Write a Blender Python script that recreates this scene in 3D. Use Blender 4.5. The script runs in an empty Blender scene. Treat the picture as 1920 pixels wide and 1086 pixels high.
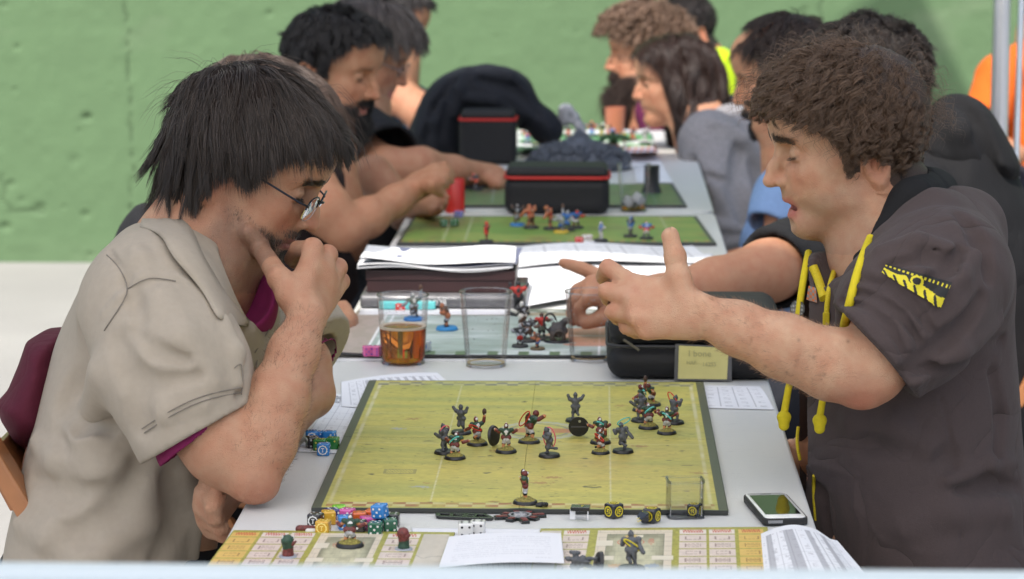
import bpy, bmesh, math, random, time
import numpy as np
from mathutils import Vector, Matrix, Euler
PI = math.pi
R_ = math.radians
rnd = random.Random(7)
rng = np.random.default_rng(11)
scene = bpy.context.scene
C = scene.collection
f32 = np.float32
V = lambda *a: np.array(a, dtype=float)
# ------------------------------------------------------------------ camera
FOC = 5370.0
CAMZ = 1.453
TZ = 0.74
YAW, PITCH = R_(1.79), R_(8.45)
CAM = V(0, 0, CAMZ)
RIGHT = V(math.cos(YAW), math.sin(YAW), 0)
FWD = V(-math.sin(YAW) * math.cos(PITCH), math.cos(YAW) * math.cos(PITCH), -math.sin(PITCH))
UP = np.cross(RIGHT, FWD)
cam_data = bpy.data.cameras.new('camera')
cam = bpy.data.objects.new('camera', cam_data)
C.objects.link(cam)
cam.matrix_world = Matrix(((RIGHT[0], UP[0], -FWD[0], 0), (RIGHT[1], UP[1], -FWD[1], 0), (RIGHT[2], UP[2], -FWD[2], CAMZ), (0, 0, 0, 1)))
cam_data.sensor_width = 36.0
cam_data.lens = FOC * 36.0 / 1920.0
cam_data.clip_start = 0.1
cam_data.clip_end = 500
cam_data.dof.use_dof = True
cam_data.dof.focus_distance = 3.38
cam_data.dof.aperture_fstop = 9.0
scene.camera = cam
def ray(px, py):
 return FWD + RIGHT * ((px - 960) / FOC) + UP * ((543 - py) / FOC)
DEPTH_SHIFT = [0.0]
def at(px, py, d):
 return CAM + ray(px, py) * (d + DEPTH_SHIFT[0])
def on(px, py, z=TZ):
 r = ray(px, py)
 return CAM + r * ((z - CAMZ) / r[2])
# ------------------------------------------------------------------ light
SUN_EL, SUN_AZ = R_(54), R_(200)      # azimuth of the sun measured clockwise from +Y (behind the camera, a bit left)
SUND = V(math.sin(SUN_AZ) * math.cos(SUN_EL), math.cos(SUN_AZ) * math.cos(SUN_EL), math.sin(SUN_EL))
world = bpy.data.worlds.new('World'); scene.world = world; world.use_nodes = True
wn = world.node_tree.nodes; wl = world.node_tree.links
for n in list(wn): wn.remove(n)
sky = wn.new('ShaderNodeTexSky'); sky.sky_type = 'NISHITA'; sky.sun_disc = False
sky.sun_elevation = SUN_EL; sky.sun_rotation = SUN_AZ; sky.air_density = 1.0; sky.dust_density = 3.0; sky.ozone_density = 1.0
bg = wn.new('ShaderNodeBackground'); bg.inputs['Strength'].default_value = 0.15
wo = wn.new('ShaderNodeOutputWorld')
wl.new(sky.outputs[0], bg.inputs[0]); wl.new(bg.outputs[0], wo.inputs[0])
sl = bpy.data.lights.new('sun', 'SUN'); sl.energy = 3.2; sl.angle = R_(1.2); sl.color = (1.0, 0.95, 0.88)
sun = bpy.data.objects.new('sun', sl); C.objects.link(sun)
sun.rotation_euler = Vector(-SUND).to_track_quat('-Z', 'Y').to_euler()
scene.view_settings.view_transform = 'Standard'
scene.view_settings.look = 'None'
scene.view_settings.gamma = 1.0
scene.view_settings.use_curve_mapping = False
scene.view_settings.exposure = 0.78
scene.render.engine = 'CYCLES'
scene.cycles.max_bounces = 8
scene.cycles.diffuse_bounces = 4
scene.cycles.transparent_max_bounces = 12
scene.cycles.use_denoising = True
scene.cycles.sample_clamp_indirect = 6.0
scene.cycles.caustics_refractive = False
scene.cycles.caustics_reflective = False
# ------------------------------------------------------------------ object helpers
def link(o, parent=None):
 C.objects.link(o)
 if parent is not None: o.parent = parent
 return o
def tag(o, label=None, cat=None, group=None, kind=None):
 if label: o['label'] = label
 if cat: o['category'] = cat
 if group: o['group'] = group
 if kind: o['kind'] = kind
 return o
def empty(name, loc=(0, 0, 0), rz=0):
 o = bpy.data.objects.new(name, None); C.objects.link(o)
 o.location = loc; o.rotation_euler = (0, 0, rz)
 o.empty_display_size = 0.05
 return o
def copy_tree(o, parent=None):
 c = o.copy(); C.objects.link(c); c.parent = parent
 for ch in [x for x in o.children]: copy_tree(ch, c)
 return c
def apply_mats(me, mats):
 if not isinstance(mats, (list, tuple)): mats = [mats]
 for m in mats: me.materials.append(m)
def raw_mesh(name, v, quads, mats, parent=None, smooth=True, mat_idx=None, cols=None):
 """mesh object from numpy arrays (faces all of one size)"""
 me = bpy.data.meshes.new(name)
 v = np.asarray(v, dtype=f32); quads = np.asarray(quads, dtype=np.int32)
 n = quads.shape[1]
 me.vertices.add(len(v)); me.vertices.foreach_set('co', v.ravel())
 me.loops.add(quads.size); me.loops.foreach_set('vertex_index', quads.ravel())
 me.polygons.add(len(quads)); me.polygons.foreach_set('loop_start', np.arange(0, quads.size, n, dtype=np.int32))
 me.polygons.foreach_set('loop_total', np.full(len(quads), n, dtype=np.int32))
 if mat_idx is not None: me.polygons.foreach_set('material_index', np.asarray(mat_idx, dtype=np.int32))
 me.polygons.foreach_set('use_smooth', np.full(len(quads), smooth, dtype=bool))
 me.update(calc_edges=True)
 if cols is not None:
  a = me.color_attributes.new('Col', 'FLOAT_COLOR', 'POINT')
  c4 = np.ones((len(v), 4), dtype=f32); c4[:, :3] = cols
  a.data.foreach_set('color', c4.ravel())
 apply_mats(me, mats)
 return link(bpy.data.objects.new(name, me), parent)
class MB:
 """collects simple shapes into one mesh"""
 def __init__(s): s.v = []; s.f = []; s.m = []
 def add(s, vs, fs, m=0):
  b = len(s.v); s.v += [tuple(map(float, p)) for p in vs]
  for f in fs: s.f.append(tuple(b + i for i in f)); s.m.append(m)
  return s
 def box(s, c, h, M=None, m=0):
  vs = []
  for i in (-1, 1):
   for j in (-1, 1):
    for k in (-1, 1):
     p = V(i * h[0], j * h[1], k * h[2])
     if M is not None: p = M @ p
     vs.append(p + V(*c))
  return s.add(vs, [(0, 1, 3, 2), (4, 6, 7, 5), (0, 4, 5, 1), (2, 3, 7, 6), (0, 2, 6, 4), (1, 5, 7, 3)], m)
 def beam(s, a, b, w, h, up=(0, 0, 1), m=0):
  a, b = V(*a), V(*b); d = b - a; L = np.linalg.norm(d); d = d / L
  x = np.cross(d, V(*up)); x /= np.linalg.norm(x); z = np.cross(x, d)
  return s.box((a + b) / 2, (w / 2, L / 2, h / 2), np.stack([x, d, z], 1), m)
 def tube(s, pts, r, n=10, m=0, cap=True):
  pts = [V(*p) for p in pts]; rr = r if isinstance(r, (list, tuple)) else [r] * len(pts)
  b = len(s.v); prev = None
  for i, p in enumerate(pts):
   d = pts[min(i + 1, len(pts) - 1)] - pts[max(i - 1, 0)]; d = d / (np.linalg.norm(d) + 1e-12)
   if prev is None:
    u = np.cross(d, V(0, 0, 1));
    if np.linalg.norm(u) < 1e-3: u = V(1, 0, 0)
   else: u = prev - d * np.dot(prev, d)
   u /= np.linalg.norm(u); prev = u; w = np.cross(d, u)
   for k in range(n):
    a = 2 * PI * k / n
    s.v.append(tuple(p + rr[i] * (math.cos(a) * u + math.sin(a) * w)))
  for i in range(len(pts) - 1):
   for k in range(n):
    k2 = (k + 1) % n
    s.f.append((b + i * n + k, b + i * n + k2, b + (i + 1) * n + k2, b + (i + 1) * n + k)); s.m.append(m)
  if cap:
   s.f.append(tuple(b + k for k in range(n))[::-1]); s.m.append(m)
   e = b + (len(pts) - 1) * n; s.f.append(tuple(e + k for k in range(n))); s.m.append(m)
  return s
 def lathe(s, prof, c=(0, 0, 0), n=32, m=0, M=None):
  b = len(s.v)
  for r, z in prof:
   for k in range(n):
    a = 2 * PI * k / n; p = V(r * math.cos(a), r * math.sin(a), z)
    if M is not None: p = M @ p
    s.v.append(tuple(p + V(*c)))
  for i in range(len(prof) - 1):
   for k in range(n):
    k2 = (k + 1) % n
    s.f.append((b + i * n + k, b + i * n + k2, b + (i + 1) * n + k2, b + (i + 1) * n + k)); s.m.append(m)
  return s
 def prism(s, poly, z0, z1, m=0):
  n = len(poly)
  vs = [(x, y, z0) for x, y in poly] + [(x, y, z1) for x, y in poly]
  fs = [tuple(range(n))[::-1], tuple(range(n, 2 * n))] + [(i, (i + 1) % n, n + (i + 1) % n, n + i) for i in range(n)]
  return s.add(vs, fs, m)
 def build(s, name, mats, parent=None, smooth=False, bevel=0, seg=2):
  me = bpy.data.meshes.new(name); me.from_pydata(s.v, [], s.f); me.update()
  bm = bmesh.new(); bm.from_mesh(me); bmesh.ops.recalc_face_normals(bm, faces=bm.faces[:])
  if bevel:
   eds = [e for e in bm.edges if len(e.link_faces) == 2 and e.calc_face_angle(0) > 0.6]
   bmesh.ops.bevel(bm, geom=eds, offset=bevel, segments=seg, profile=0.6, affect='EDGES', clamp_overlap=True)
  bm.to_mesh(me); bm.free()
  if len(s.m) == len(me.polygons) and any(s.m): me.polygons.foreach_set('material_index', s.m)
  if smooth:
   me.polygons.foreach_set('use_smooth', [True] * len(me.polygons))
   try: me.set_sharp_from_angle(angle=R_(62))
   except Exception: pass
  apply_mats(me, mats)
  return link(bpy.data.objects.new(name, me), parent)
# ------------------------------------------------------------------ materials
def new_mat(name):
 m = bpy.data.materials.new(name); m.use_nodes = True
 nt = m.node_tree; p = nt.nodes['Principled BSDF']
 return m, nt, p
def mat(name, col, rough=0.6, metal=0.0, var=0.0, scale=20.0, bump=0.0, bscale=None, attr=False, spec=0.5, trans=0.0, sss=0.0, ior=None, det=6, vcol=None, sheen=0.0, aniso=None, coat=0.0, emit=None):
 m, nt, p = new_mat(name); N = nt.nodes; L = nt.links
 p.inputs['Roughness'].default_value = rough; p.inputs['Metallic'].default_value = metal
 p.inputs['Specular IOR Level'].default_value = spec
 p.inputs['Base Color'].default_value = (*col, 1)
 if trans: p.inputs['Transmission Weight'].default_value = trans
 if ior: p.inputs['IOR'].default_value = ior
 if sheen: p.inputs['Sheen Weight'].default_value = sheen
 if coat: p.inputs['Coat Weight'].default_value = coat; p.inputs['Coat Roughness'].default_value = 0.15
 if sss:
  p.inputs['Subsurface Weight'].default_value = sss; p.inputs['Subsurface Radius'].default_value = (1.0, 0.35, 0.2); p.inputs['Subsurface Scale'].default_value = 0.006
 tc = N.new('ShaderNodeTexCoord')
 src = None
 if attr:
  a = N.new('ShaderNodeAttribute'); a.attribute_name = 'Col'; src = a.outputs['Color']
 if var:
  nz = N.new('ShaderNodeTexNoise'); nz.inputs['Scale'].default_value = scale; nz.inputs['Detail'].default_value = det
  L.new(tc.outputs['Object'], nz.inputs['Vector'])
  mp = N.new('ShaderNodeMapRange'); mp.inputs[1].default_value = 0.3; mp.inputs[2].default_value = 0.7
  mp.inputs[3].default_value = 1 - var; mp.inputs[4].default_value = 1 + var
  L.new(nz.outputs['Fac'], mp.inputs[0])
  mx = N.new('ShaderNodeMix'); mx.data_type = 'RGBA'; mx.blend_type = 'MULTIPLY'; mx.inputs[0].default_value = 1
  if src is not None: L.new(src, mx.inputs[6])
  else: mx.inputs[6].default_value = (*col, 1)
  if vcol:
   m2 = N.new('ShaderNodeMix'); m2.data_type = 'RGBA'; m2.inputs[6].default_value = (*vcol, 1); m2.inputs[7].default_value = (1, 1, 1, 1)
   L.new(nz.outputs['Fac'], m2.inputs[0]); L.new(m2.outputs[2], mx.inputs[7])
  else: L.new(mp.outputs[0], mx.inputs[7])
  src = mx.outputs[2]
 if src is not None: L.new(src, p.inputs['Base Color'])
 if bump:
  nb = N.new('ShaderNodeTexNoise'); nb.inputs['Scale'].default_value = bscale or scale * 3; nb.inputs['Detail'].default_value = det
  L.new(tc.outputs['Object'], nb.inputs['Vector'])
  b = N.new('ShaderNodeBump'); b.inputs['Strength'].default_value = 1.0; b.inputs['Distance'].default_value = bump
  L.new(nb.outputs['Fac'], b.inputs['Height']); L.new(b.outputs[0], p.inputs['Normal'])
 if emit: p.inputs['Emission Color'].default_value = (*emit, 1); p.inputs['Emission Strength'].default_value = 1
 return m
# ------------------------------------------------------------------ implicit surfaces
class Pr:
 __slots__ = ('fn', 'lo', 'hi')
 def __init__(s, fn, lo, hi): s.fn = fn; s.lo = np.asarray(lo, float); s.hi = np.asarray(hi, float)
def cap(a, b, ra, rb=None, n=None, s=1.0):
 """tapered capsule; with n and s its section is s times wider along n"""
 a, b = V(*a), V(*b); rb = ra if rb is None else rb
 ba = b - a; L2 = float(ba @ ba) + 1e-12; rm = max(ra, rb) * max(s, 1)
 if n is not None:
  n = V(*n); n = n / np.linalg.norm(n)
 def fn(X, Y, Z):
  x, y, z = X - a[0], Y - a[1], Z - a[2]
  t = np.clip((x * ba[0] + y * ba[1] + z * ba[2]) / L2, 0, 1)
  x = x - t * ba[0]; y = y - t * ba[1]; z = z - t * ba[2]
  if n is not None:
   c = x * n[0] + y * n[1] + z * n[2]; g = 1 - 1 / s
   x = x - c * g * n[0]; y = y - c * g * n[1]; z = z - c * g * n[2]
  return np.sqrt(x * x + y * y + z * z) - (ra + (rb - ra) * t)
 return Pr(fn, np.minimum(a, b) - rm, np.maximum(a, b) + rm)
def ell(c, r, R=None):
 c = V(*c); r = V(*(r if hasattr(r, '__len__') else (r, r, r)))
 R = None if R is None else np.asarray(R, float)
 ext = r if R is None else np.sqrt(((R * r) ** 2).sum(1))
 def fn(X, Y, Z):
  x, y, z = X - c[0], Y - c[1], Z - c[2]
  if R is not None: x, y, z = R[0, 0] * x + R[1, 0] * y + R[2, 0] * z, R[0, 1] * x + R[1, 1] * y + R[2, 1] * z, R[0, 2] * x + R[1, 2] * y + R[2, 2] * z
  k0 = np.sqrt((x / r[0]) ** 2 + (y / r[1]) ** 2 + (z / r[2]) ** 2)
  k1 = np.sqrt((x / r[0] ** 2) ** 2 + (y / r[1] ** 2) ** 2 + (z / r[2] ** 2) ** 2) + 1e-9
  return k0 * (k0 - 1) / k1
 return Pr(fn, c - ext, c + ext)
def rbox(c, h, R=None, r=0.0):
 c = V(*c); h = V(*h); R = np.eye(3) if R is None else np.asarray(R, float)
 ext = np.abs(R) @ h
 hh = h - r
 def fn(X, Y, Z):
  x, y, z = X - c[0], Y - c[1], Z - c[2]
  x, y, z = R[0, 0] * x + R[1, 0] * y + R[2, 0] * z, R[0, 1] * x + R[1, 1] * y + R[2, 1] * z, R[0, 2] * x + R[1, 2] * y + R[2, 2] * z
  qx, qy, qz = np.abs(x) - hh[0], np.abs(y) - hh[1], np.abs(z) - hh[2]
  return np.sqrt(np.maximum(qx, 0) ** 2 + np.maximum(qy, 0) ** 2 + np.maximum(qz, 0) ** 2) + np.minimum(np.maximum(qx, np.maximum(qy, qz)), 0) - r
 return Pr(fn, c - ext, c + ext)
def sd_poly(P, x, y):
 """signed distance to a 2D polygon, negative inside"""
 d = np.full(np.broadcast(x, y).shape, 1e9, dtype=f32); s = np.zeros(d.shape, dtype=bool)
 n = len(P)
 for i in range(n):
  ax, ay = P[i]; bx, by = P[(i + 1) % n]
  ex, ey = bx - ax, by - ay
  wx, wy = x - ax, y - ay
  t = np.clip((wx * ex + wy * ey) / (ex * ex + ey * ey + 1e-12), 0, 1)
  dx, dy = wx - ex * t, wy - ey * t
  d = np.minimum(d, dx * dx + dy * dy)
  c = (ay > y) != (by > y)
  with np.errstate(divide='ignore', invalid='ignore'):
   xi = ex * (y - ay) / (ey if abs(ey) > 1e-12 else 1e-12) + ax
  s ^= c & (x < xi)
 d = np.sqrt(d)
 return np.where(s, -d, d)
def spline(P, n=6, closed=True):
 """Catmull-Rom through points"""
 P = [V(*p) for p in P]; N = len(P); out = []
 rngi = range(N) if closed else range(N - 1)
 g = (lambda i: P[i % N]) if closed else (lambda i: P[min(max(i, 0), N - 1)])
 for i in rngi:
  p0, p1, p2, p3 = g(i - 1), g(i), g(i + 1), g(i + 2)
  for k in range(n):
   t = k / n
   out.append(0.5 * ((2 * p1) + (-p0 + p2) * t + (2 * p0 - 5 * p1 + 4 * p2 - p3) * t * t + (-p0 + 3 * p1 - 3 * p2 + p3) * t ** 3))
 if not closed: out.append(P[-1])
 return out
def pillow(poly, o, ex, ey, T, Rr, ez=None, off=0.0):
 """an outline in the plane (o, ex, ey) swollen to half-thickness T, its rim rounded over Rr"""
 o, ex, ey = V(*o), V(*ex), V(*ey); ex = ex / np.linalg.norm(ex); ey = ey - ex * (ex @ ey); ey = ey / np.linalg.norm(ey)
 ez = np.cross(ex, ey)
 poly = [(float(a), float(b)) for a, b in poly]
 pts = []
 for a, b in poly:
  for s in (-1, 1): pts.append(o + a * ex + b * ey + s * T * ez)
 pts = np.array(pts)
 def fn(X, Y, Z):
  x, y, z = X - o[0], Y - o[1], Z - o[2]
  u = x * ex[0] + y * ex[1] + z * ex[2]; v = x * ey[0] + y * ey[1] + z * ey[2]; w = x * ez[0] + y * ez[1] + z * ez[2]
  s = -sd_poly(poly, u, v)
  q = np.maximum(Rr - s, 0) / Rr
  k = np.sqrt(q * q + (w / T) ** 2)
  return (k - 1) * min(Rr, T)
 return Pr(fn, pts.min(0) - 0.002, pts.max(0) + 0.002)
def half(n, p):
 """half space below the plane through p with normal n"""
 n = V(*n); n = n / np.linalg.norm(n); p = V(*p)
 return Pr(lambda X, Y, Z: (X - p[0]) * n[0] + (Y - p[1]) * n[1] + (Z - p[2]) * n[2], (-1e3,) * 3, (1e3,) * 3)
def xf(pr, R, t, s=1.0):
 R = np.asarray(R, float); t = V(*t); f = pr.fn
 def fn(X, Y, Z):
  x, y, z = (X - t[0]) / s, (Y - t[1]) / s, (Z - t[2]) / s
  return s * f(R[0, 0] * x + R[1, 0] * y + R[2, 0] * z, R[0, 1] * x + R[1, 1] * y + R[2, 1] * z, R[0, 2] * x + R[1, 2] * y + R[2, 2] * z)
 cs = np.array([[(pr.lo, pr.hi)[i][0], (pr.lo, pr.hi)[j][1], (pr.lo, pr.hi)[k][2]] for i in (0, 1) for j in (0, 1) for k in (0, 1)])
 cs = cs @ R.T * s + t
 return Pr(fn, cs.min(0), cs.max(0))
class Ops(list):
 """list of (primitive, blend radius, mode, material)"""
 def u(s, pr, k=0.0, m=0): s.append((pr, k, 'u', m)); return s
 def d(s, pr, k=0.0, m=None): s.append((pr, k, 'd', m)); return s
 def i(s, pr, k=0.0, m=None): s.append((pr, k, 'i', m)); return s
 def chain(s, pts, k=0.01, m=0, n=None, sc=1.0):
  """pts: [(point, radius), ...]"""
  for (a, ra), (b, rb) in zip(pts[:-1], pts[1:]): s.u(cap(a, b, ra, rb, n, sc), k, m)
  return s
 def xf(s, R, t, sc=1.0): return Ops([(xf(p, R, t, sc), k * sc, o, m) for p, k, o, m in s])
 def at(s, P):
  """field at points (n,3)"""
  X, Y, Z = P[:, 0], P[:, 1], P[:, 2]
  F = np.full(len(P), 9.0)
  for p, k, o, m in s: F = comb(F, p.fn(X, Y, Z), k, o)
  return F
def comb(F, D, k, o):
 if o == 'u':
  if k <= 0: return np.minimum(F, D)
  h = np.maximum(k - np.abs(F - D), 0) / k
  return np.minimum(F, D) - h * h * k * 0.25
 if o == 'd': D = -D
 if k <= 0: return np.maximum(F, D)
 h = np.maximum(k - np.abs(F - D), 0) / k
 return np.maximum(F, D) + h * h * k * 0.25
def polygonize(ops, lo, hi, h):
 lo = V(*lo); hi = V(*hi)
 n = np.maximum(np.ceil((hi - lo) / h).astype(int) + 1, 3)
 ax = [(lo[i] + h * np.arange(n[i])).astype(f32) for i in range(3)]
 F = np.full(n, 9.0, dtype=f32); M = np.zeros(n, dtype=np.int8)
 km = min(max([k for p, k, o, m in ops if o == 'u'] + [0]), 0.06)
 for p, k, o, m in ops:
  mg = (max(k, km) if (p.hi - p.lo).max() > 0.06 else k) * 1.5 + 3 * h
  sl = []
  if o == 'i': sl = [slice(None)] * 3
  else:
   for i in range(3):
    a = int(np.floor((p.lo[i] - mg - lo[i]) / h)); b = int(np.ceil((p.hi[i] + mg - lo[i]) / h)) + 1
    sl.append(slice(max(a, 0), min(max(b, 0), n[i])))
  sl = tuple(sl)
  if F[sl].size == 0: continue
  X = ax[0][sl[0]][:, None, None]; Y = ax[1][sl[1]][None, :, None]; Z = ax[2][sl[2]][None, None, :]
  D = p.fn(X, Y, Z)
  A = F[sl]
  if m is not None and o == 'u': M[sl] = np.where(D < A, m, M[sl])
  elif m is not None and o == 'd': M[sl] = np.where(-D > A, m, M[sl])
  F[sl] = comb(A, D, k, o)
 return nets(F, M, lo, h)
def nets(F, M, lo, h):
 ins = F < 0
 nx, ny, nz = F.shape
 c = (slice(0, -1), slice(1, None))
 cnt = np.zeros((nx - 1, ny - 1, nz - 1), dtype=np.int8)
 for i in (0, 1):
  for j in (0, 1):
   for k in (0, 1): cnt += ins[c[i], c[j], c[k]]
 act = (cnt > 0) & (cnt < 8)
 idx = np.full(act.shape, -1, dtype=np.int64)
 cells = np.argwhere(act); nv = len(cells)
 if nv == 0: return np.zeros((0, 3), f32), np.zeros((0, 4), np.int32), np.zeros(0, np.int8)
 idx[act] = np.arange(nv)
 ci, cj, ck = cells.T
 acc = np.zeros((nv, 3)); num = np.zeros(nv)
 corner = {}
 for i in (0, 1):
  for j in (0, 1):
   for k in (0, 1): corner[i, j, k] = F[ci + i, cj + j, ck + k].astype(float)
 for a in range(3):
  for u in (0, 1):
   for v in (0, 1):
    p = [0, 0, 0]; q = [0, 0, 0]
    o = [x for x in range(3) if x != a]
    p[o[0]] = q[o[0]] = u; p[o[1]] = q[o[1]] = v; q[a] = 1
    fa, fb = corner[tuple(p)], corner[tuple(q)]
    mk = (fa < 0) != (fb < 0)
    t = np.where(mk, fa / np.where(mk, fa - fb, 1), 0)
    acc[:, a] += np.where(mk, t, 0); acc[:, o[0]] += mk * u; acc[:, o[1]] += mk * v
    num += mk
 verts = lo + h * (cells + acc / num[:, None])
 vm = M[ci, cj, ck]
 # faces
 quads = []
 for a in range(3):
  o = [(a + 1) % 3, (a + 2) % 3]
  s0 = [slice(None)] * 3; s1 = [slice(None)] * 3
  s0[a] = slice(0, -1); s1[a] = slice(1, None)
  A = ins[tuple(s0)]; B = ins[tuple(s1)]
  ch = A != B
  E = np.argwhere(ch)
  ok = (E[:, o[0]] > 0) & (E[:, o[1]] > 0) & (E[:, o[0]] < F.shape[o[0]] - 1) & (E[:, o[1]] < F.shape[o[1]] - 1)
  E = E[ok]
  if len(E) == 0: continue
  def g(du, dv):
   q = E.copy(); q[:, o[0]] -= du; q[:, o[1]] -= dv
   return idx[q[:, 0], q[:, 1], q[:, 2]]
  qd = np.stack([g(1, 1), g(0, 1), g(0, 0), g(1, 0)], 1)
  fl = A[E[:, 0], E[:, 1], E[:, 2]]
  qd = np.where(fl[:, None], qd, qd[:, ::-1])
  quads.append(qd)
 return verts.astype(f32), np.concatenate(quads).astype(np.int32), vm
def sdf_obj(name, ops, mats, h, parent=None, regions=None, colfn=None, fine=(), lo=None, hi=None):
 """whole surface at step h; inside the boxes of fine [(lo, hi, step), ...] the surface is meshed finer instead"""
 us = [p for p, k, o, m in ops if o == 'u']
 L = np.min([p.lo for p in us], 0) - 4 * h; H = np.max([p.hi for p in us], 0) + 4 * h
 if lo is not None: L = np.maximum(L, lo)
 if hi is not None: H = np.minimum(H, hi)
 if regions: L, H = regions[0][0], regions[0][1]
 vs, qs, ms, b = [], [], [], 0
 boxes = [(V(*l_), V(*h_), s_) for l_, h_, s_ in fine] + [(L, H, h)]
 for i, (l_, h_, s_) in enumerate(boxes):
  v, q, m = polygonize(ops, l_, h_, s_)
  if len(v) == 0: continue
  if i:
   c = v[q].mean(1); keep = np.ones(len(q), bool)
   for l2, h2, s2 in boxes[:i]:
    e = s2 * 1.6
    keep &= ~((c > l2 + e) & (c < h2 - e)).all(1)
   q = q[keep]
   used = np.zeros(len(v), bool); used[q.ravel()] = True
   remap = np.cumsum(used) - 1; v = v[used]; m = m[used]; q = remap[q]
  if len(q) == 0: continue
  vs.append(v); qs.append(q + b); ms.append(m); b += len(v)
 v = np.concatenate(vs); q = np.concatenate(qs); m = np.concatenate(ms)
 cols = colfn(v) if colfn else None
 mi = m[q[:, 0]] if isinstance(mats, (list, tuple)) and len(mats) > 1 else None
 return raw_mesh(name, v, q, mats, parent, True, mi, cols)
def surf(ops, px, py, d0=2.6, d1=4.6):
 """depth at which the camera ray through a pixel meets the implicit surface, and the point"""
 r = ray(px, py)
 ds = np.linspace(d0, d1, 900)
 P = CAM + ds[:, None] * r
 F = ops.at(P)
 i = np.argmax(F < 0)
 if not (F < 0).any(): i = int(np.argmin(F))
 return P[i]
def frame(fwd, up=(0, 0, 1)):
 """columns: forward, left, up"""
 x = V(*fwd); x = x / np.linalg.norm(x); z = V(*up); z = z - x * (x @ z); z = z / np.linalg.norm(z)
 return np.stack([x, np.cross(z, x), z], 1)
def smooth01(x): x = np.clip(x, 0, 1); return x * x * (3 - 2 * x)
_T0 = time.time()
def lap(s): print('LAP %-24s %.1f' % (s, time.time() - _T0))
# ================================================================== SETTING
TX0, TX1 = -0.400, 0.236
def noise2(u, v, seed=0):
 """smooth value noise, arrays in, -1..1 out"""
 iu, iv = np.floor(u).astype(int), np.floor(v).astype(int); fu, fv = u - iu, v - iv
 fu = fu * fu * (3 - 2 * fu); fv = fv * fv * (3 - 2 * fv)
 def hsh(a, b):
  h = (a * 374761393 + b * 668265263 + seed * 982451653) & 0x7fffffff
  h = ((h ^ (h >> 13)) * 1274126177) & 0x7fffffff
  return ((h ^ (h >> 16)) & 0xffff) / 32767.5 - 1
 return (hsh(iu, iv) * (1 - fu) + hsh(iu + 1, iv) * fu) * (1 - fv) + (hsh(iu, iv + 1) * (1 - fu) + hsh(iu + 1, iv + 1) * fu) * fv
def fbm2(u, v, o=4, seed=0):
 s = 0; a = 1
 for i in range(o): s = s + a * noise2(u * 2 ** i, v * 2 ** i, seed + i); a *= 0.5
 return s
def seg_dist(x, y, pts):
 d = np.full(np.broadcast(x, y).shape, 1e9)
 for (ax, ay), (bx, by) in zip(pts[:-1], pts[1:]):
  ex, ey = bx - ax, by - ay
  t = np.clip(((x - ax) * ex + (y - ay) * ey) / (ex * ex + ey * ey + 1e-12), 0, 1)
  d = np.minimum(d, np.hypot(x - ax - ex * t, y - ay - ey * t))
 return d
# ground
m_ground = mat('pale_concrete', (0.31, 0.30, 0.285), 0.9, var=0.10, scale=1.3, bump=0.004, bscale=60, det=10)
g = MB(); g.add([(-60, -60, 0), (60, -60, 0), (60, 60, 0), (-60, 60, 0)], [(0, 1, 2, 3)])
tag(g.build('ground', m_ground), kind='structure')
# green wall of the court: one displaced sheet with pits and cracks, on a block of real thickness
WY = 10.40
def wx(px): return (on(0, 492, 0) * 0 + (CAM + ray(px, 200) * ((WY - CAM[1]) / ray(px, 200)[1])))[0]
def wp(px, py):
 r = ray(px, py); p = CAM + r * ((WY - CAM[1]) / r[1]); return (p[0], p[2])
nx, nz = 620, 190
gx = np.linspace(-2.6, 2.6, nx); gz = np.linspace(-0.02, 1.45, nz)
U, W = np.meshgrid(gx, gz, indexing='ij')
dep = 0.0013 * fbm2(U * 2.2, W * 2.2, 5, 3) + 0.0012 * noise2(U * 30, W * 30, 9)
crack = [wp(*p) for p in [(228, -60), (236, 20), (240, 70), (238, 130), (246, 180), (244, 240), (250, 300), (247, 340), (243, 400)]]
jit = 0.006 * noise2(U * 0 + 5, W * 40, 21) + 0.004 * noise2(U * 0 + 5, W * 110, 22)
dc = seg_dist(U + jit, W, crack)
wc = 0.0022 + 0.0035 * np.clip(noise2(U * 0 + 1, W * 14, 5), 0, 1)
ck = np.exp(-(dc / wc) ** 2)
crack2 = [wp(*p) for p in [(0, 330), (12, 345), (10, 372), (18, 398), (60, 396), (85, 400)]]
ck2 = np.exp(-(seg_dist(U + 2 * jit, W + jit, crack2) / 0.005) ** 2)
crack3 = [wp(*p) for p in [(1538, -40), (1540, 20), (1537, 60), (1541, 95)]]
ck = np.maximum(ck, 0.8 * np.exp(-(seg_dist(U + jit, W, crack3) / 0.005) ** 2))
pit = np.zeros_like(U)
pits = [((163, 220), 11, .9), ((149, 245), 5, .5), ((32, 88), 7, .5), ((28, 168), 6, .4), ((40, 375), 6, .5), ((75, 390), 14, .6), ((160, 402), 10, .5), ((10, 425), 12, .7), ((120, 388), 6, .4), ((168, 478), 9, .4),
  ((505, 25), 8, .5), ((1508, 18), 6, .5), ((930, 70), 5, .25), ((205, 160), 4, .3), ((20, 345), 10, .5), ((140, 300), 16, .25), ((8, 10), 10, .4), ((1080, 60), 5, .3)]
for (a, b), r, s in pits:
 cx, cz = wp(a, b); rr = r / 516 * 0.8
 pit = np.maximum(pit, s * np.exp(-(((U - cx + 0.003 * noise2(U * 60, W * 60, 4)) / rr) ** 2 + ((W - cz) / (rr * 0.8)) ** 2) ** 1.5))
hair = np.clip(fbm2(U * 1.1 + 9, W * 1.1, 5, 44), 0, 1)
y = WY + dep + 0.008 * ck + 0.006 * ck2 + 0.016 * pit
base = np.array([0.100, 0.172, 0.080])
tone = 1 + 0.03 * fbm2(U * 0.9, W * 0.9, 4, 61) + 0.02 * noise2(U * 9, W * 9, 62)
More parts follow.
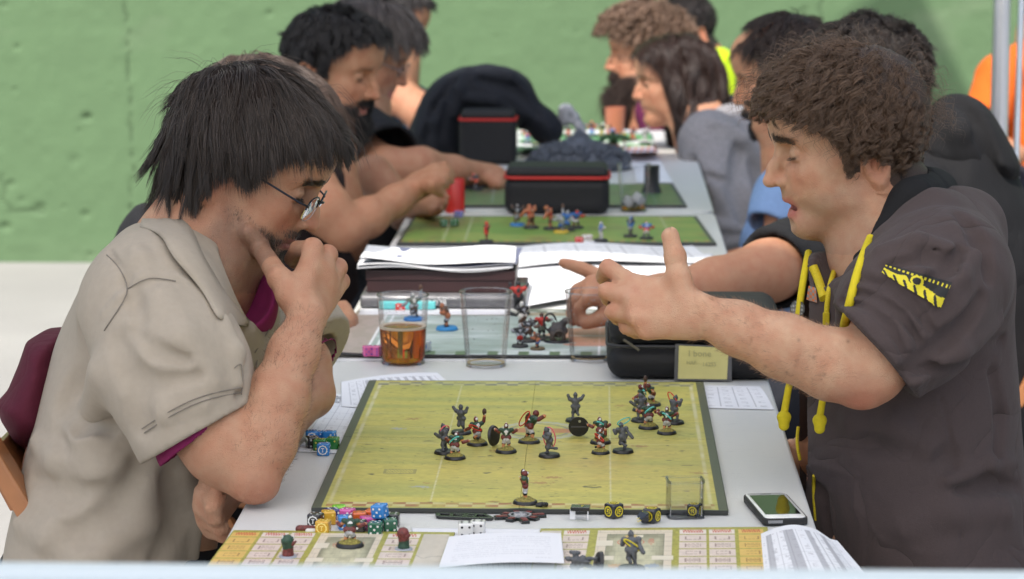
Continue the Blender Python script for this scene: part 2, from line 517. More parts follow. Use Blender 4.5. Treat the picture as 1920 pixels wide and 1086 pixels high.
scuff = np.clip(fbm2(U * 2.5 + 3, W * 5, 4, 71) - 0.75, 0, 1) * 0.35 + np.clip(0.10 - W, 0, 0.1) * 2.5 * np.clip(0.5 + noise2(U * 6, W * 4, 8), 0, 1)
stain = np.clip(fbm2(U * 3.1, W * 3.1, 4, 81) - 0.95, 0, 1) * 0.6
colw = base[None, None, :] * tone[..., None]
colw = colw * (1 - 0.18 * stain[..., None]) * (1 - 0.45 * np.maximum(ck, 0.6 * ck2)[..., None] - 0.2 * pit[..., None])
colw = colw + scuff[..., None] * (np.array([0.34, 0.36, 0.27]) - colw) * 0.5
vid = np.arange(nx * nz).reshape(nx, nz)
q = np.stack([vid[:-1, :-1], vid[1:, :-1], vid[1:, 1:], vid[:-1, 1:]], -1).reshape(-1, 4)
m_wall = mat('green_painted_concrete', (0.2, 0.36, 0.17), 0.85, attr=True, var=0.03, scale=9, bump=0.0022, bscale=70, det=8)
wall = raw_mesh('wall', np.stack([U, y, W], -1).reshape(-1, 3), q, m_wall, None, True, None, colw.reshape(-1, 3))
tag(wall, kind='structure')
m_wall2 = mat('green_painted_concrete_plain', (0.100, 0.172, 0.080), 0.85, var=0.07, scale=9, bump=0.0022, bscale=70, det=8)
b = MB(); b.box((-16.3, WY + 0.2, 2.5), (13.7, 0.198, 2.52)); b.box((16.3, WY + 0.2, 2.5), (13.7, 0.198, 2.52)); b.box((0, WY + 0.21, 3.22), (2.598, 0.205, 1.77)); b.box((0, WY + 0.22, 0.72), (2.6, 0.17, 0.72))
tag(b.build('wall_far_stretch', m_wall2), kind='structure')
x0, x1 = wp(1176, 100)[0], wp(1212, 100)[0]
s = MB(); s.box(((x0 + x1) / 2, WY - 0.012, 2.0), ((x1 - x0) / 2, 0.005, 2.0))
tag(s.build('wall_painted_stripe', mat('white_wall_paint', (0.78, 0.78, 0.75), 0.7, var=0.05, scale=8)), kind='structure')
# ------------------------------------------------------------------ folding tables
def m_tabletop():
 m, nt, p = new_mat('grey_blow_moulded_plastic'); N, L = nt.nodes, nt.links
 tc = N.new('ShaderNodeTexCoord')
 n1 = N.new('ShaderNodeTexNoise'); n1.inputs['Scale'].default_value = 2.5; n1.inputs['Detail'].default_value = 8
 mp = N.new('ShaderNodeMapping'); mp.inputs['Scale'].default_value = (9, 60, 9); mp.inputs['Rotation'].default_value = (0, 0, 0.5)
 n2 = N.new('ShaderNodeTexNoise'); n2.inputs['Scale'].default_value = 3.0; n2.inputs['Detail'].default_value = 12; n2.inputs['Roughness'].default_value = 0.75
 L.new(tc.outputs['Object'], n1.inputs[0]); L.new(tc.outputs['Object'], mp.inputs[0]); L.new(mp.outputs[0], n2.inputs[0])
 cr = N.new('ShaderNodeValToRGB'); cr.color_ramp.elements[0].position = 0.30; cr.color_ramp.elements[0].color = (0.48, 0.48, 0.465, 1)
 cr.color_ramp.elements[1].position = 0.42; cr.color_ramp.elements[1].color = (0.68, 0.685, 0.66, 1)
 L.new(n2.outputs[0], cr.inputs[0])
 mx = N.new('ShaderNodeMix'); mx.data_type = 'RGBA'; mx.blend_type = 'MULTIPLY'; mx.inputs[0].default_value = 0.25
 L.new(cr.outputs[0], mx.inputs[6]); L.new(n1.outputs[0], mx.inputs[7]); 
 L.new(mx.outputs[2], p.inputs['Base Color']); p.inputs['Roughness'].default_value = 0.42
 n3 = N.new('ShaderNodeTexNoise'); n3.inputs['Scale'].default_value = 420
 L.new(tc.outputs['Object'], n3.inputs[0])
 bp = N.new('ShaderNodeBump'); bp.inputs['Distance'].default_value = 0.0004; L.new(n3.outputs[0], bp.inputs['Height']); L.new(bp.outputs[0], p.inputs['Normal'])
 return m
m_top = m_tabletop()
m_steel = mat('grey_powder_coated_steel', (0.22, 0.23, 0.24), 0.4, 0.6)
def rrect(x0, y0, x1, y1, r, n=7):
 out = []
 for cx, cy, a0 in ((x1 - r, y1 - r, 0), (x0 + r, y1 - r, 90), (x0 + r, y0 + r, 180), (x1 - r, y0 + r, 270)):
  for i in range(n):
   a = R_(a0 + 90 * i / (n - 1)); out.append((cx + r * math.cos(a), cy + r * math.sin(a)))
 return out
def table(y0, y1, label):
 cx, cy = (TX0 + TX1) / 2, (y0 + y1) / 2
 t = tag(empty('folding_table', (cx, cy, 0)), label, 'table', 'grey folding tables set end to end in a row')
 hw, hl = (TX1 - TX0) / 2, (y1 - y0) / 2
 MB().prism(rrect(-hw, -hl, hw, hl, 0.045), TZ - 0.045, TZ).build('tabletop', m_top, t, True, 0.006, 3)
 for s in (-1, 1):
  yy = s * (hl - 0.28)
  for u in (-1, 1):
   MB().tube([(u * (hw - 0.08), yy, TZ - 0.045), (u * (hw - 0.05), yy + s * 0.05, 0.01)], 0.013).build('leg', m_steel, t, True)
  MB().tube([(-(hw - 0.06), yy + s * 0.03, 0.25), (hw - 0.06, yy + s * 0.03, 0.25)], 0.010).build('crossbar', m_steel, t, True)
 return t
table(2.30, 4.088, 'grey plastic folding table nearest the camera, carrying the yellow-green pitch board')
table(4.098, 5.90, 'grey folding table second in the row, under the pale teal pitch board and white papers')
table(5.91, 7.74, 'sunlit grey folding table at the far end of the row, under the rock mound')
# pale rail of the barrier close to the camera, out of focus along the bottom of the picture
m_rail = mat('pale_blue_white_plastic', (0.44, 0.51, 0.55), 0.45, var=0.04, scale=3)
bar = tag(empty('barrier', (0, 1.72, 0)), 'pale blue-white crowd barrier with a flat top rail, close in front of the grey table', 'barrier')
r0, r1 = at(-60, 1087, 1.74), at(1980, 1093, 1.74)
rl = MB(); rl.beam((r0[0] - 0.5, 0.0, r0[2] - 0.022), (r1[0] + 0.5, 0.0, r1[2] - 0.022), 0.035, 0.044)
rl.build('top_rail', m_rail, bar, True, 0.008, 3)
for xx in np.linspace(-0.75, 0.75, 9):
 MB().tube([(xx, 0, 0.16), (xx, 0, r0[2] - 0.046)], 0.008, 8).build('bar', m_rail, bar, True)
MB().beam((-0.8, 0, 0.15), (0.8, 0, 0.15), 0.03, 0.03).build('bottom_rail', m_rail, bar, False, 0.004)
for s in (-1, 1):
 MB().beam((s * 0.72, -0.28, 0.015), (s * 0.72, 0.28, 0.015), 0.05, 0.03).build('foot', m_rail, bar, False, 0.004)
 MB().tube([(s * 0.72, 0, 0.03), (s * 0.72, 0, 0.15)], 0.014).build('post', m_rail, bar, True)
# ------------------------------------------------------------------ canopies overhead (out of the frame; their shade and one pole are in it)
def m_canopy_mat():
 m, nt, p = new_mat('white_canopy_cloth'); N, L = nt.nodes, nt.links
 out = [n for n in N if n.type == 'OUTPUT_MATERIAL'][0]
 d = N.new('ShaderNodeBsdfDiffuse'); d.inputs[0].default_value = (0.90, 0.89, 0.86, 1)
 t = N.new('ShaderNodeBsdfTranslucent'); t.inputs[0].default_value = (0.93, 0.91, 0.88, 1)
 x = N.new('ShaderNodeMixShader'); x.inputs[0].default_value = 0.80
 L.new(d.outputs[0], x.inputs[1]); L.new(t.outputs[0], x.inputs[2]); L.new(x.outputs[0], out.inputs[0]); N.remove(p)
 return m
m_canopy = m_canopy_mat()
m_alu = mat('silver_aluminium', (0.62, 0.64, 0.68), 0.32, 0.85, var=0.05, scale=12)
def canopy(x0, y0, x1, y1, ze, zp, label, sides=(-1, 1)):
 c = tag(empty('canopy_tent', ((x0 + x1) / 2, (y0 + y1) / 2, 0)), label, 'canopy', 'white canopy tents over the tables')
 hx, hy = (x1 - x0) / 2, (y1 - y0) / 2
 m = MB(); m.add([(-hx, -hy, ze), (hx, -hy, ze), (hx, hy, ze), (-hx, hy, ze), (0, 0, zp)], [(0, 1, 4), (1, 2, 4), (2, 3, 4), (3, 0, 4)])
 m.build('roof', m_canopy, c)
 for i, j in [(i, j) for i in sides for j in (-1, 1)]:
  MB().tube([(i * (hx - 0.03), j * (hy - 0.03), 0), (i * (hx - 0.03), j * (hy - 0.03), ze)], 0.019, 14).build('pole', m_alu, c, True)
 return c
canopy(-1.55, 0.35, 1.75, 3.52, 2.22, 2.75, 'white canopy tent over the nearest table')
pb = at(1876, 120, 6.05)
cB = canopy(-1.35, 4.16, pb[0] + 0.03, pb[1] + 0.03, 2.22, 2.85, 'white canopy tent with a silver pole at the right, over the far tables', (1,))
# thin guy pole just right of the big one
q0 = at(1907, 250, 6.1); q1 = at(1916, -20, 6.1)
d = (q1 - q0) / (q1[2] - q0[2])
MB().tube([q0 - d * q0[2] - np.array(cB.location), q0 + d * (2.2 - q0[2]) - np.array(cB.location)], 0.007, 8).build('brace_rod', m_alu, cB, True)
# shade sail added out of view, shaped back from the shadow wanted on the wall
def back(px, py, z):
 x, zz = wp(px, py); p = V(x, WY, zz); return p + SUND * ((z - zz) / SUND[2])
blocker = [back(1704, -64, 3.0), back(1901, 350, 2.45), back(1400, 180, 2.55)]
o = MB(); o.add(blocker + [p + V(0, 0, 0.004) for p in blocker], [(0, 1, 2), (3, 5, 4), (0, 3, 4, 1), (1, 4, 5, 2), (2, 5, 3, 0)])
tag(o.build('shade_blocker', mat('dark_green_blocker_sheet', (0.05, 0.09, 0.06), 0.8)), 'added unseen dark triangular shade sail hung in front of the green wall', 'shade sail')
# ================================================================== PEOPLE: shared builders
def m_skin(name, tint=(1, 1, 1)):
 m, nt, p = new_mat(name); N, L = nt.nodes, nt.links
 a = N.new('ShaderNodeAttribute'); a.attribute_name = 'Col'
 tc = N.new('ShaderNodeTexCoord')
 n1 = N.new('ShaderNodeTexNoise'); n1.inputs['Scale'].default_value = 55; n1.inputs['Detail'].default_value = 6
 n2 = N.new('ShaderNodeTexNoise'); n2.inputs['Scale'].default_value = 420; n2.inputs['Detail'].default_value = 3
 n3 = N.new('ShaderNodeTexVoronoi'); n3.inputs['Scale'].default_value = 900
 for n in (n1, n2, n3): L.new(tc.outputs['Object'], n.inputs['Vector'])
 cr = N.new('ShaderNodeValToRGB'); cr.color_ramp.elements[0].position = 0.3; cr.color_ramp.elements[0].color = (0.93, 0.78, 0.73, 1)
 cr.color_ramp.elements[1].position = 0.7; cr.color_ramp.elements[1].color = (1.04, 1.08, 1.08, 1)
 L.new(n1.outputs[0], cr.inputs[0])
 mx = N.new('ShaderNodeMix'); mx.data_type = 'RGBA'; mx.blend_type = 'MULTIPLY'; mx.inputs[0].default_value = 0.9
 L.new(a.outputs['Color'], mx.inputs[6]); L.new(cr.outputs[0], mx.inputs[7])
 L.new(mx.outputs[2], p.inputs['Base Color'])
 p.inputs['Subsurface Weight'].default_value = 0.08; p.inputs['Subsurface Radius'].default_value = (1.0, 0.32, 0.18); p.inputs['Subsurface Scale'].default_value = 0.005
 p.inputs['Roughness'].default_value = 0.50; p.inputs['Specular IOR Level'].default_value = 0.42
 ad = N.new('ShaderNodeMath'); ad.operation = 'ADD'; L.new(n2.outputs[0], ad.inputs[0]); L.new(n3.outputs['Distance'], ad.inputs[1])
 b = N.new('ShaderNodeBump'); b.inputs['Distance'].default_value = 0.0008; b.inputs['Strength'].default_value = 0.9
 L.new(ad.outputs[0], b.inputs['Height']); L.new(b.outputs[0], p.inputs['Normal'])
 return m
MSKIN = m_skin('skin')
def m_hair(name, col, rough=0.35):
 m, nt, p = new_mat(name); N, L = nt.nodes, nt.links
 hi = N.new('ShaderNodeHairInfo')
 cr = N.new('ShaderNodeValToRGB')
 c = np.array(col) * 0.62
 cr.color_ramp.elements[0].color = (*(c * 0.6), 1); cr.color_ramp.elements[1].color = (*(c * 1.7), 1)
 L.new(hi.outputs['Random'], cr.inputs[0]); L.new(cr.outputs[0], p.inputs['Base Color'])
 p.inputs['Roughness'].default_value = rough; p.inputs['Specular IOR Level'].default_value = 0.40
 return m
MEYE = mat('eye_white', (0.62, 0.57, 0.53), 0.15, spec=0.6)
MIRIS = mat('dark_brown_iris', (0.03, 0.018, 0.012), 0.1)
SK = np.array([0.465, 0.266, 0.165])      # fair skin base
# neutral head frame: x forward, y left, z up, origin between the ears
PROFILE = [(0.098, 0.033), (0.1035, 0.046), (0.102, 0.064), (0.096, 0.084), (0.080, 0.106), (0.050, 0.124), (0.008, 0.131), (-0.035, 0.124), (-0.072, 0.098), (-0.090, 0.060),
   (-0.091, 0.022), (-0.078, -0.010), (-0.058, -0.032), (-0.035, -0.045), (0.000, -0.058), (0.030, -0.074), (0.058, -0.088), (0.082, -0.0935), (0.0965, -0.089), (0.100, -0.079),
   (0.0955, -0.068), (0.0965, -0.061), (0.099, -0.052), (0.1015, -0.042), (0.100, -0.033), (0.096, -0.022), (0.093, -0.005), (0.092, 0.015), (0.094, 0.026)]
def head_ops(nose=1.0, mouth=0.0, jaw=1.0, lid=0.6, cheek=0.0, ears=(1, 1), chin=0.0, brow=1.0, low=False):
 """head in its own frame; mouth = opening in metres"""
 o = Ops()
 # cranium and face
 o.u(ell((-0.004, 0, 0.047), (0.094, 0.0725, 0.083)))
 o.u(ell((0.035, 0, 0.050), (0.064, 0.064, 0.060)), 0.03)
 o.u(ell((0.058, 0, 0.076), (0.0435, 0.052, 0.042)), 0.03)
 # mid face block
 o.u(ell((0.045, 0, -0.018), (0.048, 0.052, 0.052)), 0.03)
 o.u(ell((0.062, 0, -0.040), (0.037, 0.036, 0.034)), 0.025)       # muzzle
 # jaw
 for s in (-1, 1):
  o.u(cap((0.012, s * 0.052 * jaw, -0.012), (0.016, s * 0.050 * jaw, -0.050), 0.016, 0.017), 0.03)
  o.u(cap((0.016, s * 0.048 * jaw, -0.052), (0.078, s * 0.014, -0.078), 0.017, 0.014), 0.026)
  o.u(ell((0.062, s * 0.040, -0.008 ), (0.024, 0.019, 0.017)), 0.022)   # cheekbone
  o.u(cap((0.060, s * 0.046, 0.000), (0.010, s * 0.066, 0.008), 0.009, 0.006), 0.018)   # zygomatic arch
  o.u(ell((0.050, s * 0.042, -0.035), (0.028, 0.018 + 0.004 * cheek, 0.026)), 0.02)
 o.u(ell((0.083, 0, -0.076 - chin), (0.0165, 0.021, 0.0165)), 0.02)      # chin
 o.u(cap((0.055, 0, -0.074), (0.0, 0, -0.056), 0.022, 0.030), 0.03)   # under jaw
 # brow ridge
 for s in (-1, 1):
  o.u(cap((0.090, s * 0.012, 0.041), (0.076, s * 0.044, 0.040), 0.0085 * brow, 0.0075), 0.014)
 # eye sockets
 for s in (-1, 1):
  o.d(ell((0.096, s * 0.031, 0.0225), (0.016, 0.0175, 0.0125)), 0.014)
  o.d(ell((0.098, s * 0.019, 0.020), (0.012, 0.008, 0.012)), 0.01)
 # nose
 n = nose
 o.u(cap((0.0895, 0, 0.034), (0.1085 + 0.006 * (n - 1), 0, 0.004), 0.0065, 0.0072), 0.012)
 o.u(cap((0.107 + 0.006 * (n - 1), 0, 0.006), (0.1155 + 0.010 * (n - 1), 0, -0.012), 0.0072, 0.0088), 0.008)
 o.u(ell((0.104, 0, -0.013), (0.014, 0.0125, 0.009)), 0.008)
 for s in (-1, 1):
  o.u(ell((0.1035, s * 0.0125, -0.0155), (0.0095, 0.0058, 0.0072)), 0.0045)
  o.d(ell((0.108, s * 0.0070, -0.0225), (0.0050, 0.0030, 0.0045)), 0.002)
  o.u(cap((0.090, s * 0.020, -0.006), (0.084, s * 0.0270, -0.036), 0.0045, 0.005), 0.018)   # nasolabial
 # lips
 mo = mouth
 o.u(ell((0.094, 0, -0.031), (0.010, 0.016, 0.012)), 0.012)
 o.d(cap((0.1055, 0, -0.024), (0.1065, 0, -0.034), 0.0022), 0.004)           # philtrum
 for s in (-1, 1):
  o.u(cap((0.1005, s * 0.004, -0.0405), (0.087, s * 0.0235, -0.0465 - mo * 0.3), 0.0052, 0.0026), 0.004, 1)
  o.u(cap((0.0985 - mo * 0.15, s * 0.003, -0.0540 - mo), (0.0865, s * 0.0225, -0.0485 - mo * 0.5), 0.0058, 0.0024), 0.004, 1)
 if mo > 0:
  o.d(cap((0.104, -0.011, -0.0472 - mo * 0.5), (0.104, 0.011, -0.0472 - mo * 0.5), 0.0026 + mo * 0.42), 0.002, 2)
  o.d(cap((0.092, -0.016, -0.0472 - mo * 0.5), (0.092, 0.016, -0.0472 - mo * 0.5), 0.0016 + mo * 0.30), 0.002, 2)
 else:
  for s in (-1, 1): o.d(cap((0.107, 0, -0.0472), (0.0885, s * 0.025, -0.0480), 0.0013, 0.0008), 0.0016, 1)
 o.d(cap((0.103, -0.010, -0.0645 - mo), (0.103, 0.010, -0.0645 - mo), 0.0045), 0.008)   # labiomental fold
 # eyes: balls, lids
 for s in (-1, 1):
  e = V(0.0785, s * 0.0315, 0.0215)
  o.u(ell(e, 0.0118), 0.0015, 3)
  # upper lid: shell lowered by lid
  a = R_(8 - 52 * lid)
  dn = V(math.cos(a), s * 0.25 * math.cos(a), math.sin(a))
  L1 = Ops()
  o.u(ell(e + V(0.0004, 0, 0.0012), (0.0131, 0.0150, 0.0124)), 0.0025)
  o.d(ell(e + V(0.0105, s * 0.001, -0.0050 - 0.003 * lid), (0.0075, 0.0112, 0.0050 - 0.0040 * lid)), 0.001, 3)
  o.u(cap(e + V(0.0098, -s * 0.008, -0.0088), e + V(0.0060, s * 0.0110, -0.0072), 0.0026, 0.0022), 0.005)   # lower lid
  o.d(cap(e + V(0.0125, -s * 0.008, 0.0075), e + V(0.0080, s * 0.012, 0.0080), 0.0010), 0.0030)  # crease over the lid
 # ears
 for s, on_ in ((-1, ears[0]), (1, ears[1])):
  if not on_: continue
  er = Ops()
  c = V(-0.008, s * 0.071, -0.008)
  A = frame((1, s * 0.28, 0.0), (-0.22, 0, 1))
  pts = []
  for i in range(15):
   t = R_(-150 + 275 * i / 14)       # round the rim
   pts.append((c + A @ V(0.0165 * math.cos(t + PI) * 1.0 - 0.004, s * (0.006 - 0.0035 * math.cos(t + PI)), 0.029 * math.sin(t) + 0.004), 0.0035 if i < 13 else 0.0028))
  er.u(rbox(c + A @ V(-0.004, s * 0.001, 0.003), (0.0165, 0.0028, 0.026), A, 0.0027))
  o.u(ell(c + A @ V(-0.004, s * 0.001, 0.003), (0.0175, 0.0042, 0.0275), A), 0.004)
  o.u(ell(c + V(-0.002, -s * 0.004, 0), (0.014, 0.010, 0.022)), 0.008)
  rim = [(c + A @ V(0.004 + 0.002, s * 0.004, 0.020), 0.0030), (c + A @ V(0.002, s * 0.006, 0.029), 0.0034), (c + A @ V(-0.007, s * 0.007, 0.0335), 0.0038), (c + A @ V(-0.0165, s * 0.008, 0.030), 0.0040), (c + A @ V(-0.0225, s * 0.009, 0.020), 0.0040),
    (c + A @ V(-0.0235, s * 0.009, 0.008), 0.0038), (c + A @ V(-0.0195, s * 0.008, -0.006), 0.0036), (c + A @ V(-0.012, s * 0.007, -0.017), 0.0036), (c + A @ V(-0.004, s * 0.006, -0.024), 0.0060), (c + A @ V(0.001, s * 0.004, -0.020), 0.0050)]
  o.chain(rim, 0.003)
  o.d(ell(c + A @ V(-0.001, s * 0.0075, 0.000), (0.0065, 0.0065, 0.0095), A), 0.004, 4)
  o.d(cap(c + A @ V(-0.014, s * 0.0085, 0.020), c + A @ V(-0.014, s * 0.0085, 0.002), 0.0034, 0.0026), 0.004, 4)
  o.chain([(c + A @ V(-0.006, s * 0.007, 0.020), 0.0026), (c + A @ V(-0.0095, s * 0.0075, 0.008), 0.0028), (c + A @ V(-0.006, s * 0.0070, -0.008), 0.0028)], 0.002)
  o.u(ell(c + A @ V(0.009, s * 0.002, -0.002), (0.004, 0.0035, 0.007), A), 0.003)   # tragus
 return o
def blob(P, c, r):
 return np.exp(-(((P - np.array(c)) / np.array(r)) ** 2).sum(1))
def head_cols(P, base, beard=0.0, beardcol=(0.06, 0.045, 0.04), flush=1.0, lips=(0.42, 0.16, 0.13), browcol=(0.06, 0.04, 0.03), brow=1.0, beard_full=0.0, mouth=0.0, sock=1.0):
 """skin colours for points in the head frame: flushed cheeks, nose and ears, lips, brows, stubble"""
 n = len(P); col = np.tile(np.array(base, float), (n, 1)); ay = np.abs(P[:, 1]); Q = np.stack([P[:, 0], ay, P[:, 2]], 1)
 red = 0.75 * blob(Q, (0.078, 0.040, -0.014), (0.030, 0.020, 0.018)) + 0.6 * blob(Q, (0.114, 0, -0.010), (0.014, 0.014, 0.012)) + 0.7 * blob(Q, (-0.012, 0.078, -0.008), (0.024, 0.014, 0.036))
 red = np.clip(red * flush, 0, 1)[:, None]
 col = col * (1 - red) + col * np.array([0.98, 0.66, 0.62]) * red
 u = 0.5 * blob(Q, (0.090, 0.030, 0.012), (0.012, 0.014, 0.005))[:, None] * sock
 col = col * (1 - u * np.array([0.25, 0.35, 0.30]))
 # stubble / beard zone
 x, z = P[:, 0], P[:, 2]
 jz = smooth01((-0.018 - z + 0.30 * (0.03 - x).clip(-0.02, 0.1)) / 0.02) * smooth01((x - 0.000) / 0.02) * smooth01((-0.022 - z + (x < 0.085) * 0.0 + 0.35 * (0.10 - x)) / 0.012)
 cheekcut = smooth01((0.010 - (z + 0.040) + (0.085 - x) * 0.42) / 0.016)
 mou = blob(Q, (0.103, 0.012, -0.0315), (0.016, 0.024, 0.0065))
 side = blob(Q, (0.010, 0.066, -0.02), (0.012, 0.02, 0.035)) * 0.6
 bz = np.clip(np.maximum(jz * cheekcut, np.maximum(mou * 1.2, side)), 0, 1)
 lipz = np.clip(1.25 * np.exp(-((ay / 0.024) ** 4)) * np.exp(-(((z + 0.0475 + 0.5 * mouth) / (0.0095 + 0.55 * mouth)) ** 4)) * smooth01((x - 0.080) / 0.006), 0, 1)
 bz = bz * (1 - lipz) * (0.75 + 0.25 * np.random.default_rng(3).random(n))
 b = np.clip(bz * beard, 0, 1)[:, None]
 col = col * (1 - b) + np.array(beardcol) * b
 l = lipz[:, None]
 col = col * (1 - l) + np.array(lips) * l
 ls = np.exp(-(((ay - 0.0315) / 0.0125) ** 6)) * np.exp(-(((z - 0.0215 + 0.0062 - 3.0 * (ay - 0.0315) ** 2 * 6) / 0.0019) ** 2)) * (x > 0.082)
 ls = np.clip(ls * 1.1, 0, 1)[:, None]
 col = col * (1 - ls) + np.array([0.035, 0.022, 0.018]) * ls
 # brow base
 bw = np.exp(-(((ay - 0.029) / 0.0185) ** 4)) * np.exp(-(((z - 0.0405 - 0.10 * (0.030 - ay).clip(-0.01, 0.02) - 0.002) / 0.0042) ** 2)) * (x > 0.06)
 bw = np.clip(bw * 0.6 * brow * (0.7 + 0.3 * np.random.default_rng(4).random(n)), 0, 1)[:, None]
 col = col * (1 - bw) + np.array(browcol) * bw
 return col
def strands(name, pts, r0, mats, parent, tip=0.15):
 """pts: (n, k, 3) array -> hair curves"""
 n, k, _ = pts.shape
 hc = bpy.data.hair_curves.new(name)
 hc.add_curves([k] * n)
 hc.points.foreach_set('position', np.ascontiguousarray(pts, dtype=f32).ravel())
 prof = np.linspace(0, 1, k); rad = r0 * np.where(prof < 0.6, 1, 1 - (1 - tip) * (prof - 0.6) / 0.4)
 hc.points.foreach_set('radius', np.tile(rad, n).astype(f32))
 apply_mats(hc, mats)
 return link(bpy.data.objects.new(name, hc), parent)
def sample_tris(v, q, n, rg, w=None):
 """n random points on a quad mesh, with normals"""
 a, b, c, d = v[q[:, 0]], v[q[:, 1]], v[q[:, 2]], v[q[:, 3]]
 nr = np.cross(c - a, d - b); ar = np.linalg.norm(nr, axis=1) + 1e-12
 p = ar if w is None else ar * w
 i = rg.choice(len(q), n, p=p / p.sum())
 s, t = rg.random((n, 1)), rg.random((n, 1))
 P = (a[i] * (1 - s) + b[i] * s) * (1 - t) + (d[i] * (1 - s) + c[i] * s) * t
 return P, nr[i] / ar[i][:, None]
def grow(roots, normals, dirfn, length, k, skull, rg, lift=0.012, curl=0.0, clump=0.5, nclump=160, frizz=0.0, curl_n=3.0, grav=0.0, grav_dir=(0, 0, -1), clear=0.004, swirl=0.0, stick=0.55):
 """grow strands in the head frame. dirfn(P, t) -> direction; skull: implicit ops kept clear of"""
 n = len(roots); P = roots.copy(); out = [P.copy()]
 ci = rg.choice(n, min(nclump, n), replace=False)
 g = np.empty(n, int)
 for s_ in range(0, n, 4000): g[s_:s_ + 4000] = ci[np.argmin(((roots[s_:s_ + 4000, None, :] - roots[ci][None, :, :]) ** 2).sum(2), 1)]
 SW = rg.normal(size=(n, 3)) * swirl; SW = SW[g]
 L = length if hasattr(length, '__len__') else np.full(n, length)
 st = (L / (k - 1))[:, None]
 D = normals * 1.0
 lf = (lift * (0.25 + 0.5 * rg.random(n) + 0.5 * rg.random(n)[g]))[:, None]
 for i in range(1, k):
  t = i / (k - 1)
  T = dirfn(P, t) + SW * (0.4 + t)
  T = T + np.array(grav_dir) * grav * t
  T = T / (np.linalg.norm(T, axis=1, keepdims=True) + 1e-9)
  D = D * 0.35 + T * 0.65 + frizz * rg.normal(size=P.shape) * 0.4
  D /= np.linalg.norm(D, axis=1, keepdims=True)
  P = P + D * st
  # push outside the scalp
  e = 0.002
  F = skull.at(P)
  G = np.stack([skull.at(P + V(e, 0, 0)) - F, skull.at(P + V(0, e, 0)) - F, skull.at(P + V(0, 0, e)) - F], 1)
  G /= np.linalg.norm(G, axis=1, keepdims=True) + 1e-9
  want = clear + lf[:, 0] * min(1, t * 3.0)
  push = np.clip(want - F, 0, None)
  if t < 0.75: push = push - np.clip(F - want * 1.2, 0, None) * stick * (P[:, 2] > 0.0)
  P = P + G * push[:, None]
  out.append(P.copy())
 S = np.stack(out, 1)
 # clumps
 w = (clump * np.linspace(0, 1, k) ** 0.8)[None, :, None] * (0.6 + 0.4 * rg.random((n, 1, 1)))
 S = S * (1 - w) + S[g] * w
 if curl:
  ph = (rg.random(n) * 0.8 + (g % 97) / 97 * 6.28 * 1.0)[:, None]
  tt = np.linspace(0, 1, k)[None, :] * curl_n * 2 * PI
  am = curl * np.linspace(0, 1, k)[None, :] ** 0.5 * (0.6 + 0.8 * ((g * 13) % 31 / 31.0))[:, None]
  tang = np.gradient(S, axis=1); tang /= np.linalg.norm(tang, axis=2, keepdims=True) + 1e-9
  ref = np.broadcast_to(V(0.3, 0.2, 0.93), S.shape)
  u = np.cross(tang, ref); u /= np.linalg.norm(u, axis=2, keepdims=True) + 1e-9; v = np.cross(tang, u)
  S = S + u * (am * np.cos(tt + ph))[..., None] + v * (am * np.sin(tt + ph))[..., None]
 if frizz: S = S + rg.normal(size=S.shape) * frizz * 0.0015 * np.linspace(0, 1, k)[None, :, None]
 return S
class Head:
 """places a head: origin between the ears, direction of the face, roll, size"""
 def __init__(s, o, yaw, pitch, roll=0.0, sc=1.0):
  # yaw: heading of the face, degrees, 0 = +X; pitch: nose down positive
  y, p, r = R_(yaw), R_(pitch), R_(roll)
  s.R = np.array(Matrix.Rotation(y, 3, 'Z') @ Matrix.Rotation(p, 3, 'Y') @ Matrix.Rotation(r, 3, 'X'))
  s.o = V(*o); s.sc = sc
 def w(s, P): return np.asarray(P) @ s.R.T * s.sc + s.o
 def l(s, P): return (np.asarray(P) - s.o) @ s.R / s.sc
 def ops(s, o): return o.xf(s.R, s.o, s.sc)
 def box(s, lo, hi):
  cs = np.array([[(lo, hi)[i][0], (lo, hi)[j][1], (lo, hi)[k][2]] for i in (0, 1) for j in (0, 1) for k in (0, 1)], float)
  c = s.w(cs); return c.min(0), c.max(0)
def scalp_mask(P, front=0.0, burn=1.0, nape=-0.045):
 x, ay, z = P[:, 0], np.abs(P[:, 1]), P[:, 2]
 zf = np.interp(x, [-0.10, -0.028, -0.020, 0.004, 0.010, 0.028, 0.036, 0.055, 0.068, 0.080, 0.12], [nape, nape, 0.020, 0.024, 0.030 - 0.045 * burn, 0.030 - 0.045 * burn, 0.050, 0.066, 0.084, 0.094, 0.100])
 return (z > zf + front * (x > 0.02)) & ~((ay > 0.074) & (z < 0.024) & (x < 0.02) & (x > -0.03))
def cloth_noise(v, amp, sc, seed=0, stretch=(1, 1, 1)):
 a = v * np.array(stretch) * sc
 return amp * (fbm2(a[:, 0] + 0.7 * a[:, 2], a[:, 1] - 0.4 * a[:, 2], 3, seed) * 0.6 + fbm2(a[:, 2] + 0.3 * a[:, 1], a[:, 0] - 0.5 * a[:, 1], 3, seed + 9) * 0.6)
def displace(ob, fn):
 me = ob.data; n = len(me.vertices)
 v = np.empty(n * 3, f32); me.vertices.foreach_get('co', v); v = v.reshape(-1, 3)
 nn = np.empty(n * 3, f32); me.vertex_normals.foreach_get('vector', nn); nn = nn.reshape(-1, 3)
 v = v + nn * fn(v)[:, None]
 me.vertices.foreach_set('co', v.astype(f32).ravel()); me.update()
